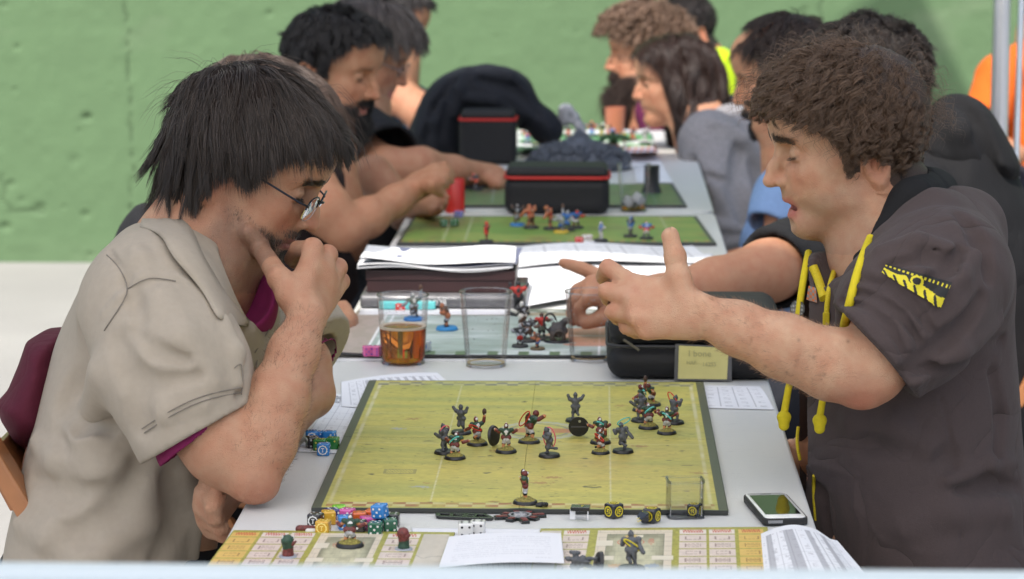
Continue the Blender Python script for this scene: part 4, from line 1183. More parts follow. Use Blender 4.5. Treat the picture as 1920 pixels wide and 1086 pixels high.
  m = MB(); vs = [H.w(c + V(0.0025, 0, 0))] + [H.w(p) for p in rim]; m.add(vs, [(0, 1 + i, 1 + (i + 1) % 20) for i in range(20)])
  vs = [H.w(c + V(0.0010, 0, 0))] + [H.w(p - V(0.0012, 0, 0)) for p in rim]; m.add(vs, [(0, 1 + (i + 1) % 20, 1 + i) for i in range(20)])
  m.build('lens', gl_, g, True)
  hx = V(0.1055, s * 0.060, 0.018)
  MB().tube([H.w(p) for p in (V(0.107, s * 0.0575, 0.017), hx, V(0.098, s * 0.0685, 0.019), V(0.045, s * 0.0745, 0.023), V(0.005, s * 0.0755, 0.026), V(-0.012, s * 0.0745, 0.018), V(-0.020, s * 0.073, 0.004))], 0.0013, 6).build('temple', mf, g, True)
 MB().tube([H.w(p) for p in (V(0.1100, -0.0085, 0.018), V(0.1155, -0.004, 0.0205), V(0.1155, 0.004, 0.0205), V(0.1100, 0.0085, 0.018))], 0.0011, 6).build('bridge', mf, g, True)
 return ob, H
MK, HK = man_khaki(); lap('khaki man')
# ================================================================== PERSON: man in grey-brown hoodie (front right)
def man_hoodie():
 A = at
 H = Head(*from_nose(1430, 342, 3.50, 188, 11, 0.905, (0.1290, 0, -0.012)))
 hk = dict(nose=1.45, lid=0.80, mouth=0.011, chin=0.002)
 ho = H.ops(head_ops(**hk))
 body = Ops(ho)
 nb = H.w((-0.025, 0, -0.030))
 body.u(cap(nb, A(1690, 440, 3.52), 0.055, 0.066), 0.025)
 body.u(cap(H.w((-0.004, 0, -0.056)), A(1630, 480, 3.50), 0.032, 0.046), 0.02)
 body.u(cap(A(1700, 480, 3.52), A(1700, 900, 3.52), 0.08, 0.11), 0.05)
 body.u(cap(A(1740, 500, 3.40), A(1690, 500, 3.66), 0.06, 0.06), 0.05)
 body.u(cap(A(1700, 900, 3.52), A(1720, 1230, 3.52), 0.11, 0.13), 0.05)
 # near arm
 body.chain([(A(1748, 500, 3.36), 0.052), (A(1680, 620, 3.30), 0.045), (A(1634, 684, 3.275), 0.042)], 0.026)
 body.chain([(A(1626, 694, 3.272), 0.038), (A(1560, 684, 3.268), 0.0385), (A(1470, 650, 3.27), 0.0350), (A(1385, 616, 3.285), 0.0285), (A(1310, 588, 3.30), 0.0232)], 0.018)
 body.u(ell(A(1612, 746, 3.275), (0.017, 0.016, 0.012)), 0.016); body.u(cap(A(1560, 660, 3.25), A(1480, 632, 3.245), 0.018, 0.014), 0.016); body.u(ell(A(1318, 566, 3.285), (0.008, 0.008, 0.008)), 0.012)
 # near hand, thumb up
 wr = [A(1298, 570, 3.305), A(1296, 583, 3.30), A(1296, 598, 3.297), A(1298, 612, 3.297)]
 kn = [A(1198, 538, 3.330), A(1188, 563, 3.312), A(1194, 593, 3.305), A(1212, 618, 3.308)]
 for i in range(4): body.u(cap(wr[i], kn[i], 0.0160, 0.0118), 0.010)
 body.u(ell(A(1246, 580, 3.318), (0.034, 0.017, 0.026)), 0.012)
 pp = [A(1140, 502, 3.350), A(1137, 545, 3.340), A(1149, 584, 3.334), A(1174, 614, 3.335)]
 tp = [A(1130, 520, 3.390), A(1140, 560, 3.378), A(1157, 597, 3.370), A(1184, 622, 3.365)]
 t2 = [A(1152, 538, 3.408), A(1160, 574, 3.398), A(1176, 606, 3.390), A(1200, 628, 3.380)]
 for i in range(4):
  r = (0.0104, 0.0104, 0.0097, 0.0086)[i]
  body.u(ell(kn[i] - V(0, 0.004, 0), 0.0118), 0.006)
  body.u(cap(kn[i], pp[i], r + 0.0008, r), 0.003); body.u(ell(pp[i] - V(0, 0.0006, 0), r + 0.0009), 0.002)
  body.u(cap(pp[i], tp[i], r, r - 0.001), 0.001); body.u(cap(tp[i], t2[i], r - 0.001, r - 0.002), 0.001)
 body.chain([(A(1284, 566, 3.30), 0.0165), (A(1272, 520, 3.305), 0.0138), (A(1265, 480, 3.312), 0.0112), (A(1256, 442, 3.318), 0.0108)], 0.007); body.u(ell(A(1266, 482, 3.310), 0.0122), 0.005)
 body.u(cap(A(1262, 545, 3.315), A(1205, 540, 3.33), 0.014, 0.012), 0.012)
 # far hand resting at the table edge
 body.chain([(A(1680, 500, 3.68), 0.05), (A(1640, 760, 3.72), 0.043), (A(1540, 850, 3.66), 0.032), (A(1503, 858, 3.63), 0.026)], 0.02)
 for i in range(4): body.u(cap(A(1503, 850 + 8 * i, 3.62), A(1484, 838 + 11 * i, 3.60), 0.014, 0.011), 0.006)
 hairc = np.array([0.050, 0.030, 0.020])
 def col(v):
  L = H.l(v); c = head_cols(L, SK * np.array([1.16, 1.20, 1.22]), beard=0.26, beardcol=(0.16, 0.11, 0.09), flush=1.0, brow=0.85, browcol=(0.075, 0.045, 0.03), lips=(0.46, 0.155, 0.125), mouth=0.011)
  inh = ((L[:, 0] ** 2 + L[:, 1] ** 2) < 0.15 ** 2) & (L[:, 2] > -0.12)
  c = np.where(inh[:, None], c, SK * np.array([1.16, 1.18, 1.19]))
  c = c * (1 - 0.92 * blob(L, (0.095, 0, -0.051), (0.010, 0.014, 0.0034))[:, None])
  s_ = (scalp_mask(L, 0, 1.0) & inh)[:, None]
  c = np.where(s_, hairc * 1.0, c)
  for kk in kn + pp: c = c * (1 - 0.20 * blob(v, kk, (0.013,) * 3)[:, None] * np.array([0, 1, 1]))
  c = c * (1 - 0.30 * blob(v, A(1610, 760, 3.25), (0.03,) * 3)[:, None] * np.array([0.1, 1, 1]))
  rg = np.random.default_rng(8)
  for a_, b_ in ((1436, 690), (1497, 636), (1525, 668), (1476, 700), (1410, 640), (1590, 640), (1545, 300 + 400), (1345, 600)):
   c = c * (1 - 0.5 * blob(v, A(a_, b_, 3.235), (0.0017, 0.03, 0.0017))[:, None])
  for q_ in ((0.070, 0.050, -0.010), (0.060, 0.052, -0.036), (0.078, 0.046, 0.055)): c = c * (1 - 0.55 * blob(L, q_, (0.0016,) * 3)[:, None])
  return c * (1 - 0.05 * np.clip(cloth_noise(v, 1, 60, 3), -1, 1)[:, None])
 hl, hh = H.box((-0.12, -0.10, -0.12), (0.14, 0.10, 0.145))
 ob = sdf_obj('person', body, MSKIN, 0.006, None, None, col, fine=[((hl[0], 3.38, hl[2] + 0.01), (hh[0], 3.64, 1.34), 0.0016), ((0.08, 3.18, 0.88), (0.47, 3.45, 1.13), 0.0021)])
 tag(ob, 'curly-haired man in a grey-brown hoodie with yellow drawstrings, gesturing with one open hand', 'person')
 # ---- hoodie
 sh = Ops()
 Q = [(1560, 470), (1600, 460), (1660, 430), (1745, 372), (1810, 376), (1850, 400), (1864, 460), (1884, 530), (1900, 640), (1908, 760), (1918, 880), (1932, 1000), (1935, 1330), (1545, 1330), (1545, 1080), (1518, 980), (1494, 900), (1486, 830), (1492, 770), (1478, 700), (1474, 620), (1484, 540), (1510, 480)]
 o3 = A(1700, 800, 3.52); sc = 3.52 / FOC
 sh.u(pillow(spline([((a - 1700) * sc, (800 - b) * sc) for a, b in Q], 4), o3, RIGHT, UP, 0.175, 0.14))
 sh.u(cap(A(1765, 520, 3.41), A(1690, 525, 3.66), 0.080, 0.075), 0.06)
 s0, s1, s2 = A(1765, 520, 3.355), A(1705, 590, 3.305), A(1655, 655, 3.280)
 hm = A(1650, 657, 3.278); hd = A(1560, 735, 3.278) - hm; hd /= np.linalg.norm(hd)
 g = Ops(); g.chain([(s0, 0.084), (s1, 0.077), (s2, 0.062)], 0.05)
 # bunched rings of cloth above the cuff
 ax = np.array([s2 + (s1 - s2) * t for t in (-0.05, 0.16, 0.36, 0.58, 0.85)])
 dd = s1 - s2; dd /= np.linalg.norm(dd)
 rgx = np.random.default_rng(2)
 for i in range(8):
  t = -0.012 + 0.0128 * i; c_ = s2 + dd * t
  tilt = dd + V(*(rgx.normal(size=3) * 0.10)); tilt /= np.linalg.norm(tilt)
  g.u(cap(c_ - tilt * 0.0012, c_ + tilt * 0.0012, 0.0672 + 0.0022 * i + 0.001 * rgx.random(), None), 0.0022)
 g.d(cap(s1, s2 + hd * 0.15, 0.055, 0.054)); g.d(half(-hd, hm + hd * 0.004))
 sh.u(grp(g), 0.018)
 # hood lying on the back and shoulders, neck opening
 sh.u(cap(A(1745, 415, 3.42), A(1806, 430, 3.50), 0.032, 0.042), 0.03)
 sh.u(cap(A(1806, 430, 3.50), A(1740, 410, 3.66), 0.042, 0.040), 0.03)
 sh.u(cap(A(1745, 415, 3.42), A(1680, 470, 3.385), 0.030, 0.022), 0.03)
 sh.u(cap(A(1680, 470, 3.385), A(1610, 540, 3.375), 0.020, 0.016), 0.03)
 sh.d(cap(nb + V(0, 0, 0.03), A(1655, 440, 3.50), 0.066, 0.062), 0.015)
 sh.d(cap(A(1640, 430, 3.50), A(1560, 500, 3.44), 0.060, 0.030), 0.012)
 base = Ops(sh)
 F = [([(1575, 565), (1625, 575), (1668, 610), (1695, 665)], 0.006, -0.005, 0.006), ([(1590, 545), (1640, 556), (1690, 590), (1722, 640)], 0.006, -0.005, 0.006), ([(1610, 522), (1665, 536), (1715, 572), (1748, 622)], 0.006, -0.004, 0.008), ([(1800, 400), (1840, 450), (1855, 520)], 0.012, -0.006, 0.012), ([(1650, 470), (1720, 455), (1790, 470)], 0.011, 0.007, 0.012), ([(1660, 500), (1740, 480), (1810, 500)], 0.009, -0.006, 0.010),
   ([(1840, 560), (1780, 640), (1700, 690)], 0.012, -0.009, 0.012), ([(1870, 600), (1800, 660), (1720, 710)], 0.012, 0.008, 0.012), ([(1700, 700), (1800, 680), (1880, 640)], 0.009, -0.006, 0.010),
   ([(1758, 650), (1765, 750), (1790, 850), (1795, 950), (1810, 1050)], 0.0022, -0.0022, 0.002), ([(1600, 890), (1610, 950), (1650, 1010), (1720, 1035), (1780, 1045)], 0.003, 0.0022, 0.003),
   ([(1520, 870), (1560, 880), (1608, 892), (1604, 950), (1618, 990)], 0.004, 0.003, 0.004), ([(1780, 900), (1850, 870), (1900, 870)], 0.010, 0.008, 0.012), ([(1790, 930), (1850, 910), (1910, 915)], 0.010, -0.008, 0.012),
   ([(1700, 990), (1780, 960), (1880, 960)], 0.014, 0.004, 0.02), ([(1620, 830), (1700, 820), (1780, 860)], 0.014, -0.003, 0.02), ([(1600, 790), (1680, 800), (1740, 840)], 0.014, 0.003, 0.02),
   ([(1860, 700), (1880, 780), (1870, 850)], 0.010, -0.008, 0.012), ([(1500, 870), (1540, 930), (1560, 1020)], 0.009, -0.006, 0.010), ([(1750, 560), (1800, 520), (1830, 480)], 0.010, 0.004, 0.012),
   ([(1730, 540), (1780, 500), (1800, 470)], 0.009, -0.006, 0.010), ([(1570, 540), (1585, 600), (1560, 620)], 0.008, 0.004, 0.01), ([(1490, 560), (1500, 640), (1490, 700)], 0.010, 0.004, 0.014),
   ([(1700, 450), (1760, 470), (1815, 530)], 0.002, -0.0014, 0.002)]
 folds(sh, F, base=base)
 mk = m_cloth('grey_brown_fleece', (0.066, 0.049, 0.047), 0.95, var=0.05, big=0.0025, bs=10, mottle=350, weave=700, wd=0.0004, sheen=0.05, crease=0.010)
 so = sdf_obj('hoodie', sh, mk, 0.0036, ob, [(np.array([0.25, 3.02, 0.55]), np.array([0.80, 3.86, 1.29]), 0.0036)], None, [((0.33, 3.05, 0.92), (0.52, 3.38, 1.14), 0.0022)])
 displace(so, lambda v: cloth_noise(v, 0.0010, 13, 15))
 # black shirt collar / hood lining
 te = Ops()
 te.u(cap(nb + V(0.022, 0, -0.052), A(1690, 440, 3.50), 0.062, 0.074)); te.u(cap(A(1715, 372, 3.43), A(1752, 362, 3.53), 0.026, 0.030), 0.03); te.u(cap(A(1700, 385, 3.425), A(1612, 485, 3.40), 0.018, 0.012), 0.02)
 te.u(cap(A(1600, 500, 3.47), A(1575, 540, 3.46), 0.030, 0.035), 0.02)
 te.d(cap(H.w((-0.03, 0, 0.03)), A(1660, 432, 3.49), 0.0575, 0.060), 0.01); te.d(cap(H.w((0.03, 0, -0.03)), A(1590, 470, 3.45), 0.065, 0.052), 0.01)
 sdf_obj('shirt', te, m_cloth('black_cotton', (0.012, 0.012, 0.013), 0.9), 0.0035, ob)
 # yellow cords, zip, pocket piping
 my = m_cloth('yellow_cord', (0.62, 0.50, 0.02), 0.8, var=0.08)
 sb = Ops(sh)
 def cord(name, pts, r, fl=2.2):
  P = ribbon_path(sb, pts, r * 0.7); m = MB(); m.tube(P, r, 8); o_ = m.build(name, my, ob, True); return P
 cord('drawstring', [(1632, 446), (1618, 480), (1602, 530), (1588, 590), (1578, 625)], 0.0052)
 cord('drawstring', [(1516, 474), (1507, 520), (1500, 570), (1495, 615)], 0.0045)
 for p0, p1, p2 in (((1562, 700, 3.36), (1545, 735, 3.37), (1537, 782, 3.37)), ((1488, 690, 3.40), (1478, 730, 3.40), (1470, 776, 3.39))):
  m = MB(); m.tube([A(*p0), A(*p1), A(*p2)], [0.0040, 0.0042, 0.0045], 8); e = A(p2[0], p2[1] + 6, p2[2]); m.build('drawstring', my, ob, True)
  k_ = Ops(); k_.u(ell(e, (0.0085, 0.0075, 0.0075))); k_.u(cap(e, e - V(0, 0, 0.010), 0.0055, 0.0065), 0.004); sdf_obj('knot', k_, my, 0.0015, ob)
 mz = m_cloth('yellow_zip_tape', (0.55, 0.43, 0.02), 0.7, var=0.25, mottle=900)
 for pts, r in (([(1574, 480), (1560, 520), (1552, 560), (1549, 610)], 0.0035), ([(1524, 500), (1536, 530), (1545, 560)], 0.006), ([(1497, 800), (1494, 830), (1500, 862)], 0.0022), ([(1526, 892), (1526, 930), (1530, 975)], 0.0022)):
  P = ribbon_path(sb, pts, r * 0.5); MB().tube(P, r, 6).build('zip', mz, ob, True)
 P = A(1549, 590, 3.36); MB().box(ribbon_path(sb, [(1549, 600), (1549, 606)], 0.005)[0], (0.004, 0.002, 0.009)).build('zip_pull', mz, ob, False, 0.001)
 # sleeve patch: yellow skyline with a black ground
 md = mat('printed_patch', (1, 1, 1), 0.7, attr=True)
 def pc(u, v):
  sky_ = 0.50 + 0.16 * noise2(u * 9, u * 0, 3) - 0.10 * (u > 0.45) * (u < 0.62)
  dom = ((u - 0.52) / 0.10) ** 2 + ((v - 0.42) / 0.26) ** 2 < 1
  ring = (((u - 0.52) / 0.065) ** 2 + ((v - 0.42) / 0.17) ** 2 < 1)
  yel = ((v > sky_) | dom) & ~ring
  dots = (np.abs(v - 0.20) < 0.07) & (np.mod(u * 15, 1) < 0.45)
  tr = (v > 0.62) & (np.abs(np.mod(u * 6, 1) - (v - 0.62) * 1.6) < 0.16)
  yel = (yel & ~tr) | dots
  c = np.where(yel[:, None], np.array([0.65, 0.55, 0.02]), np.array([0.012, 0.012, 0.012]))
  keep = (v < 0.95 + 0.04 * noise2(u * 12, u, 5)) & (v > 0.02)
  return c, keep
 decal('sleeve_patch', Ops(sh), [(1662, 494), (1786, 528), (1762, 582), (1652, 512)], 90, 34, pc, md, ob)
 # round badge and orange chequered patch on the chest
 def bc(u, v):
  r = np.hypot(u - 0.5, v - 0.5) * 2; g_ = np.abs(np.sin(u * 18)) * np.abs(np.sin(v * 14)) > 0.5
  c = np.where(((r > 0.80))[:, None], np.array([0.05, 0.05, 0.05]), np.where(g_[:, None], np.array([0.28, 0.28, 0.27]), np.array([0.09, 0.09, 0.09])))
  return c, r < 1
 decal('badge', Ops(sh), [(1480, 562), (1510, 562), (1510, 596), (1480, 596)], 24, 24, bc, md, ob, 0.003)
 def oc(u, v):
  ch = (np.floor(u * 4) + np.floor(v * 5)) % 2 < 1
  return np.where(ch[:, None], np.array([0.45, 0.12, 0.03]), np.array([0.20, 0.19, 0.18])), None
 decal('chest_patch', Ops(sh), [(1516, 536), (1530, 540), (1532, 568), (1512, 562)], 16, 20, oc, md, ob, 0.002)
 # trousers, shoes
 tr = Ops(); tr.u(cap(A(1720, 1150, 3.52), A(1700, 1240, 3.52), 0.15, 0.15))
 for y in (3.40, 3.64): tr.chain([(A(1710, 1255, y), 0.095), (V(0.09, y, 0.53), 0.068), (V(0.11, y, 0.10), 0.055)], 0.03)
 sdf_obj('trousers', tr, m_cloth('dark_blue_denim', (0.02, 0.028, 0.05)), 0.008, ob)
 for y in (3.40, 3.64):
  s_ = Ops(); s_.u(ell((0.06, y, 0.045), (0.135, 0.05, 0.045))); s_.i(half((0, 0, -1), (0, 0, 0.004)))
  sdf_obj('shoe', s_, mat('grey_canvas', (0.1, 0.1, 0.1), 0.8), 0.008, ob)
 # ---- curly hair
 skull = Ops(head_ops()[:3]); rg = np.random.default_rng(6)
 gl = H.R.T @ V(0, 0, -1)
 hm_ = Ops()
 hm_.u(ell((-0.010, 0, 0.060), (0.104, 0.085, 0.088))); hm_.u(ell((0.050, 0, 0.096), (0.056, 0.064, 0.038)), 0.02); hm_.u(ell((-0.052, 0, 0.006), (0.045, 0.058, 0.040)), 0.03)
 hm_.d(ell((0.095, 0, 0.010), (0.085, 0.12, 0.072)), 0.012); hm_.d(ell((0.01, 0, -0.050), (0.060, 0.12, 0.070)), 0.012)
 hb = H.ops(hm_)
 ho_ = sdf_obj('hair', hb, mat('dark_brown_curl_base', tuple(hairc * 0.75), 0.7), 0.004, ob)
 displace(ho_, lambda v: cloth_noise(v, 0.003, 55, 3))
 v, q, _ = polygonize(skull, V(-0.11, -0.09, -0.07), V(0.12, 0.09, 0.15), 0.004)
 cen = v[q].mean(1); mk_ = scalp_mask(cen, -0.004, 1.0, -0.030)
 whorl = V(-0.060, 0.0, 0.110)
 def dirf(P, t):
  D = P - whorl; D = D / (np.linalg.norm(D, axis=1, keepdims=True) + 1e-9)
  fw = np.clip(P[:, 0:1] / 0.05, 0, 1); g_ = np.clip(np.abs(P[:, 1:2]) / 0.06, 0, 1) * (1 - fw * 0.4)
  return D * (1 - 0.4 * g_) + gl * (0.15 + 0.5 * g_ + 1.0 * fw * t)
 n = 21000
 P, Nn = sample_tris(v, q[mk_], n, rg)
 L = np.interp(P[:, 0], [-0.09, -0.03, 0.03, 0.09], [0.050, 0.072, 0.074, 0.052]) * np.interp(P[:, 2], [-0.05, 0.02, 0.07, 0.13], [0.22, 0.42, 0.80, 1.0]) * (0.75 + 0.35 * rg.random(n))
 S = grow(P + Nn * 0.003, Nn, dirf, L, 18, skull, rg, lift=0.016 * np.interp(P[:, 0], [-0.09, -0.03, 0.03, 0.08], [0.2, 1, 1, 0.35]), swirl=0.25, clump=0.88, nclump=520, curl=0.0062, curl_n=1.9, frizz=0.025, clear=0.007, grav=0.3, grav_dir=gl)
 zc_ = lambda x, y: np.interp(x, [-0.12, -0.05, -0.025, 0.002, 0.008, 0.030, 0.034, 0.055, 0.085, 0.13], [-0.060, -0.060, -0.018, 0.004, -0.020, -0.020, 0.02, 0.050, 0.062, 0.058])
 S = trim(S, zc_, rg, 0.005)
 MH = m_hair('brown_curly_hair', (0.150, 0.092, 0.058), 0.38)
 strands('hair_strands', H.w(S), 0.00030, MH, ho_)
 P, Nn = sample_tris(v, q[mk_ & (cen[:, 2] > 0.04)], 900, rg)
 S = grow(P + Nn * 0.006, Nn, dirf, 0.055, 14, skull, rg, lift=0.034, clump=0.2, nclump=300, curl=0.006, curl_n=2.2, frizz=0.1, clear=0.010)
 strands('stray_hair', H.w(S), 0.00014, m_hair('light_brown_stray_hair', (0.16, 0.10, 0.065)), ho_)
 hv, hq, _ = polygonize(head_ops(**hk), V(-0.03, -0.085, -0.11), V(0.13, 0.085, 0.06), 0.003)
 cen = hv[hq].mean(1)
 w = np.clip(1 - head_cols(cen, (1, 1, 1), beard=0, flush=0, lips=(1, 1, 1), browcol=(0, 0, 0), sock=0)[:, 0], 0, 1) * (cen[:, 2] > 0.034)
 P, Nn = sample_tris(hv, hq, 900, rg, w + 1e-9)
 D = Nn * 0.35 + np.stack([-0.2 + 0 * P[:, 0], np.sign(P[:, 1]) * 0.8, 0.35 - 8 * (np.abs(P[:, 1]) - 0.02)], 1); D /= np.linalg.norm(D, axis=1, keepdims=True)
 S = np.stack([P, P + D * 0.004, P + D * 0.008 - Nn * 0.001], 1)
 strands('eyebrow', H.w(S), 0.00020, m_hair('brown_brow', (0.07, 0.042, 0.028)), ob)
 lashes(H, rg, MH, ob)
 arm_hair(ob, rg, [(A(1560, 692, 3.268), A(1312, 590, 3.30), 0.048)], 1600, m_hair('fair_arm_hair', (0.42, 0.25, 0.16)))
 return ob, H
MHO, HHO = man_hoodie(); lap('hoodie man')
# ================================================================== the other players
def scalp_hair(ob, H, kind, colr, rg, n, length, lift, curl=0.0, rad=0.0005, burn=1.0, zcut=None, nape=-0.04, front=0.0, bald=None, clump=0.6, nclump=300, seg=10, grav=0.5, base=True, whorl=(-0.055, 0, 0.115), swirl=0.25, stick=0.55):
 skull = Ops(head_ops()[:3]); gl = H.R.T @ V(0, 0, -1)
 bo = ob
 if base:
  hm_ = Ops(); e = lift * 0.35
  hm_.u(ell((-0.008, 0, 0.052), (0.096 + e, 0.076 + e, 0.084 + e)))
  if bald is None: hm_.u(ell((0.045, 0, 0.088), (0.050 + e, 0.058 + e, 0.036 + e)), 0.02)
  hm_.u(ell((-0.050, 0, 0.000), (0.044 + e, 0.058, 0.045)), 0.03)
  hm_.d(ell((0.092, 0, 0.004), (0.088, 0.12, 0.068)), 0.012); hm_.d(ell((0.015, 0, -0.050), (0.060, 0.12, 0.068)), 0.012)
  if bald is not None: hm_.d(ell((0.080, 0, 0.110), (0.10, 0.050, 0.050)), 0.02)
  bo = sdf_obj('hair', H.ops(hm_), mat('hair_base', tuple(np.array(colr) * 0.45), 0.7, bump=0.003, bscale=200), 0.006, ob)
 v, q, _ = polygonize(skull, V(-0.11, -0.09, -0.07), V(0.12, 0.09, 0.15), 0.005)
 cen = v[q].mean(1); mk_ = scalp_mask(cen, front, burn, nape)
 if bald is not None: mk_ &= ~((cen[:, 0] > bald) & (np.abs(cen[:, 1]) < 0.045) & (cen[:, 2] > 0.05))
 P, Nn = sample_tris(v, q[mk_], n, rg)
 w0 = np.array(whorl)
 def dirf(P, t):
  D = P - w0; D = D / (np.linalg.norm(D, axis=1, keepdims=True) + 1e-9)
  fw = np.clip(P[:, 0:1] / 0.05, 0, 1); g_ = np.clip(np.abs(P[:, 1:2]) / 0.06, 0, 1) * (1 - fw * 0.4)
  if kind == 'long': return V(-0.22, 0, 0) + np.sign(P[:, 1:2]) * (V(0, 0.75, 0) * (1 - t) * (np.abs(P[:, 1:2]) < 0.06) + V(0, 0.30, 0) * t) + gl * (0.25 + 1.6 * t) + V(0.45, 0, 0) * t
  if kind == 'back': return V(-0.8, 0, 0.1) + 0.5 * D + gl * (0.2 + 0.9 * t)
  return D * (1 - 0.4 * g_) + gl * (0.15 + 0.6 * g_ + 0.9 * fw * t)
 L = length * np.interp(P[:, 2], [-0.05, 0.03, 0.08, 0.13], [0.6, 0.7, 0.9, 1.0] if kind != 'long' else [0.8, 1, 1, 1.15]) * (0.75 + 0.4 * rg.random(n))
 S = grow(P + Nn * 0.003, Nn, dirf, L, seg, skull, rg, lift=lift, clump=clump, nclump=nclump, curl=curl, curl_n=2.4, frizz=0.06, clear=0.006, grav=grav, grav_dir=gl, swirl=swirl, stick=stick)
 if zcut is not None: S = trim(S, zcut, rg, 0.006)
 strands('hair_strands', H.w(S), rad, m_hair('hair_' + kind, colr, 0.4), bo)
 return bo
def beard_hair(ob, H, colr, rg, n, length, rad=0.00035, full=1.0, low=-0.012, hk={}):
 hv, hq, _ = polygonize(head_ops(**hk), V(-0.03, -0.085, -0.12), V(0.13, 0.085, 0.06), 0.004)
 cen = hv[hq].mean(1)
 bc = head_cols(cen, (1, 1, 1), beard=1.0, beardcol=(0, 0, 0), flush=0, lips=(1, 1, 1), brow=0)
 w = np.clip(1 - bc[:, 0], 0, 1) ** 1.2 * (cen[:, 2] < low)
 P, Nn = sample_tris(hv, hq, n, rg, w + 1e-9)
 gl = H.R.T @ V(0, 0, -1)
 D = Nn * 0.55 + gl * 0.8 + rg.normal(size=P.shape) * 0.22; D /= np.linalg.norm(D, axis=1, keepdims=True)
 ln = (length * (0.5 + 0.6 * rg.random(n)) * np.interp(P[:, 2], [-0.09, -0.05, -0.025], [1.2, 0.6, 0.18]))[:, None]
 S = np.stack([P, P + D * ln * 0.35 + Nn * 0.002, P + D * ln * 0.7 + Nn * 0.002 + rg.normal(size=P.shape) * 0.002, P + (D * 0.8 + gl * 0.3) * ln], 1)
 return strands('beard', H.w(S), rad, m_hair('beard_hair', colr, 0.5), ob)
def brows(ob, H, colr, rg, hk={}):
 S = []
 for s in (-1, 1):
  for i in range(160):
   t = rg.random(); p = V(0.1005 - 0.022 * t ** 1.5, s * (0.012 + 0.036 * t), 0.0385 + 0.006 * math.sin(PI * t * 0.8) + 0.004 * (rg.random() - 0.5))
   d = V(0.1, s * 0.9, 0.35 - 0.7 * t); d /= np.linalg.norm(d); S.append([p - d * 0.001, p + d * 0.003 + V(0.0012, 0, 0), p + d * 0.007])
 strands('eyebrow', H.w(np.array(S)), 0.00035, m_hair('brow_hair', colr), ob)
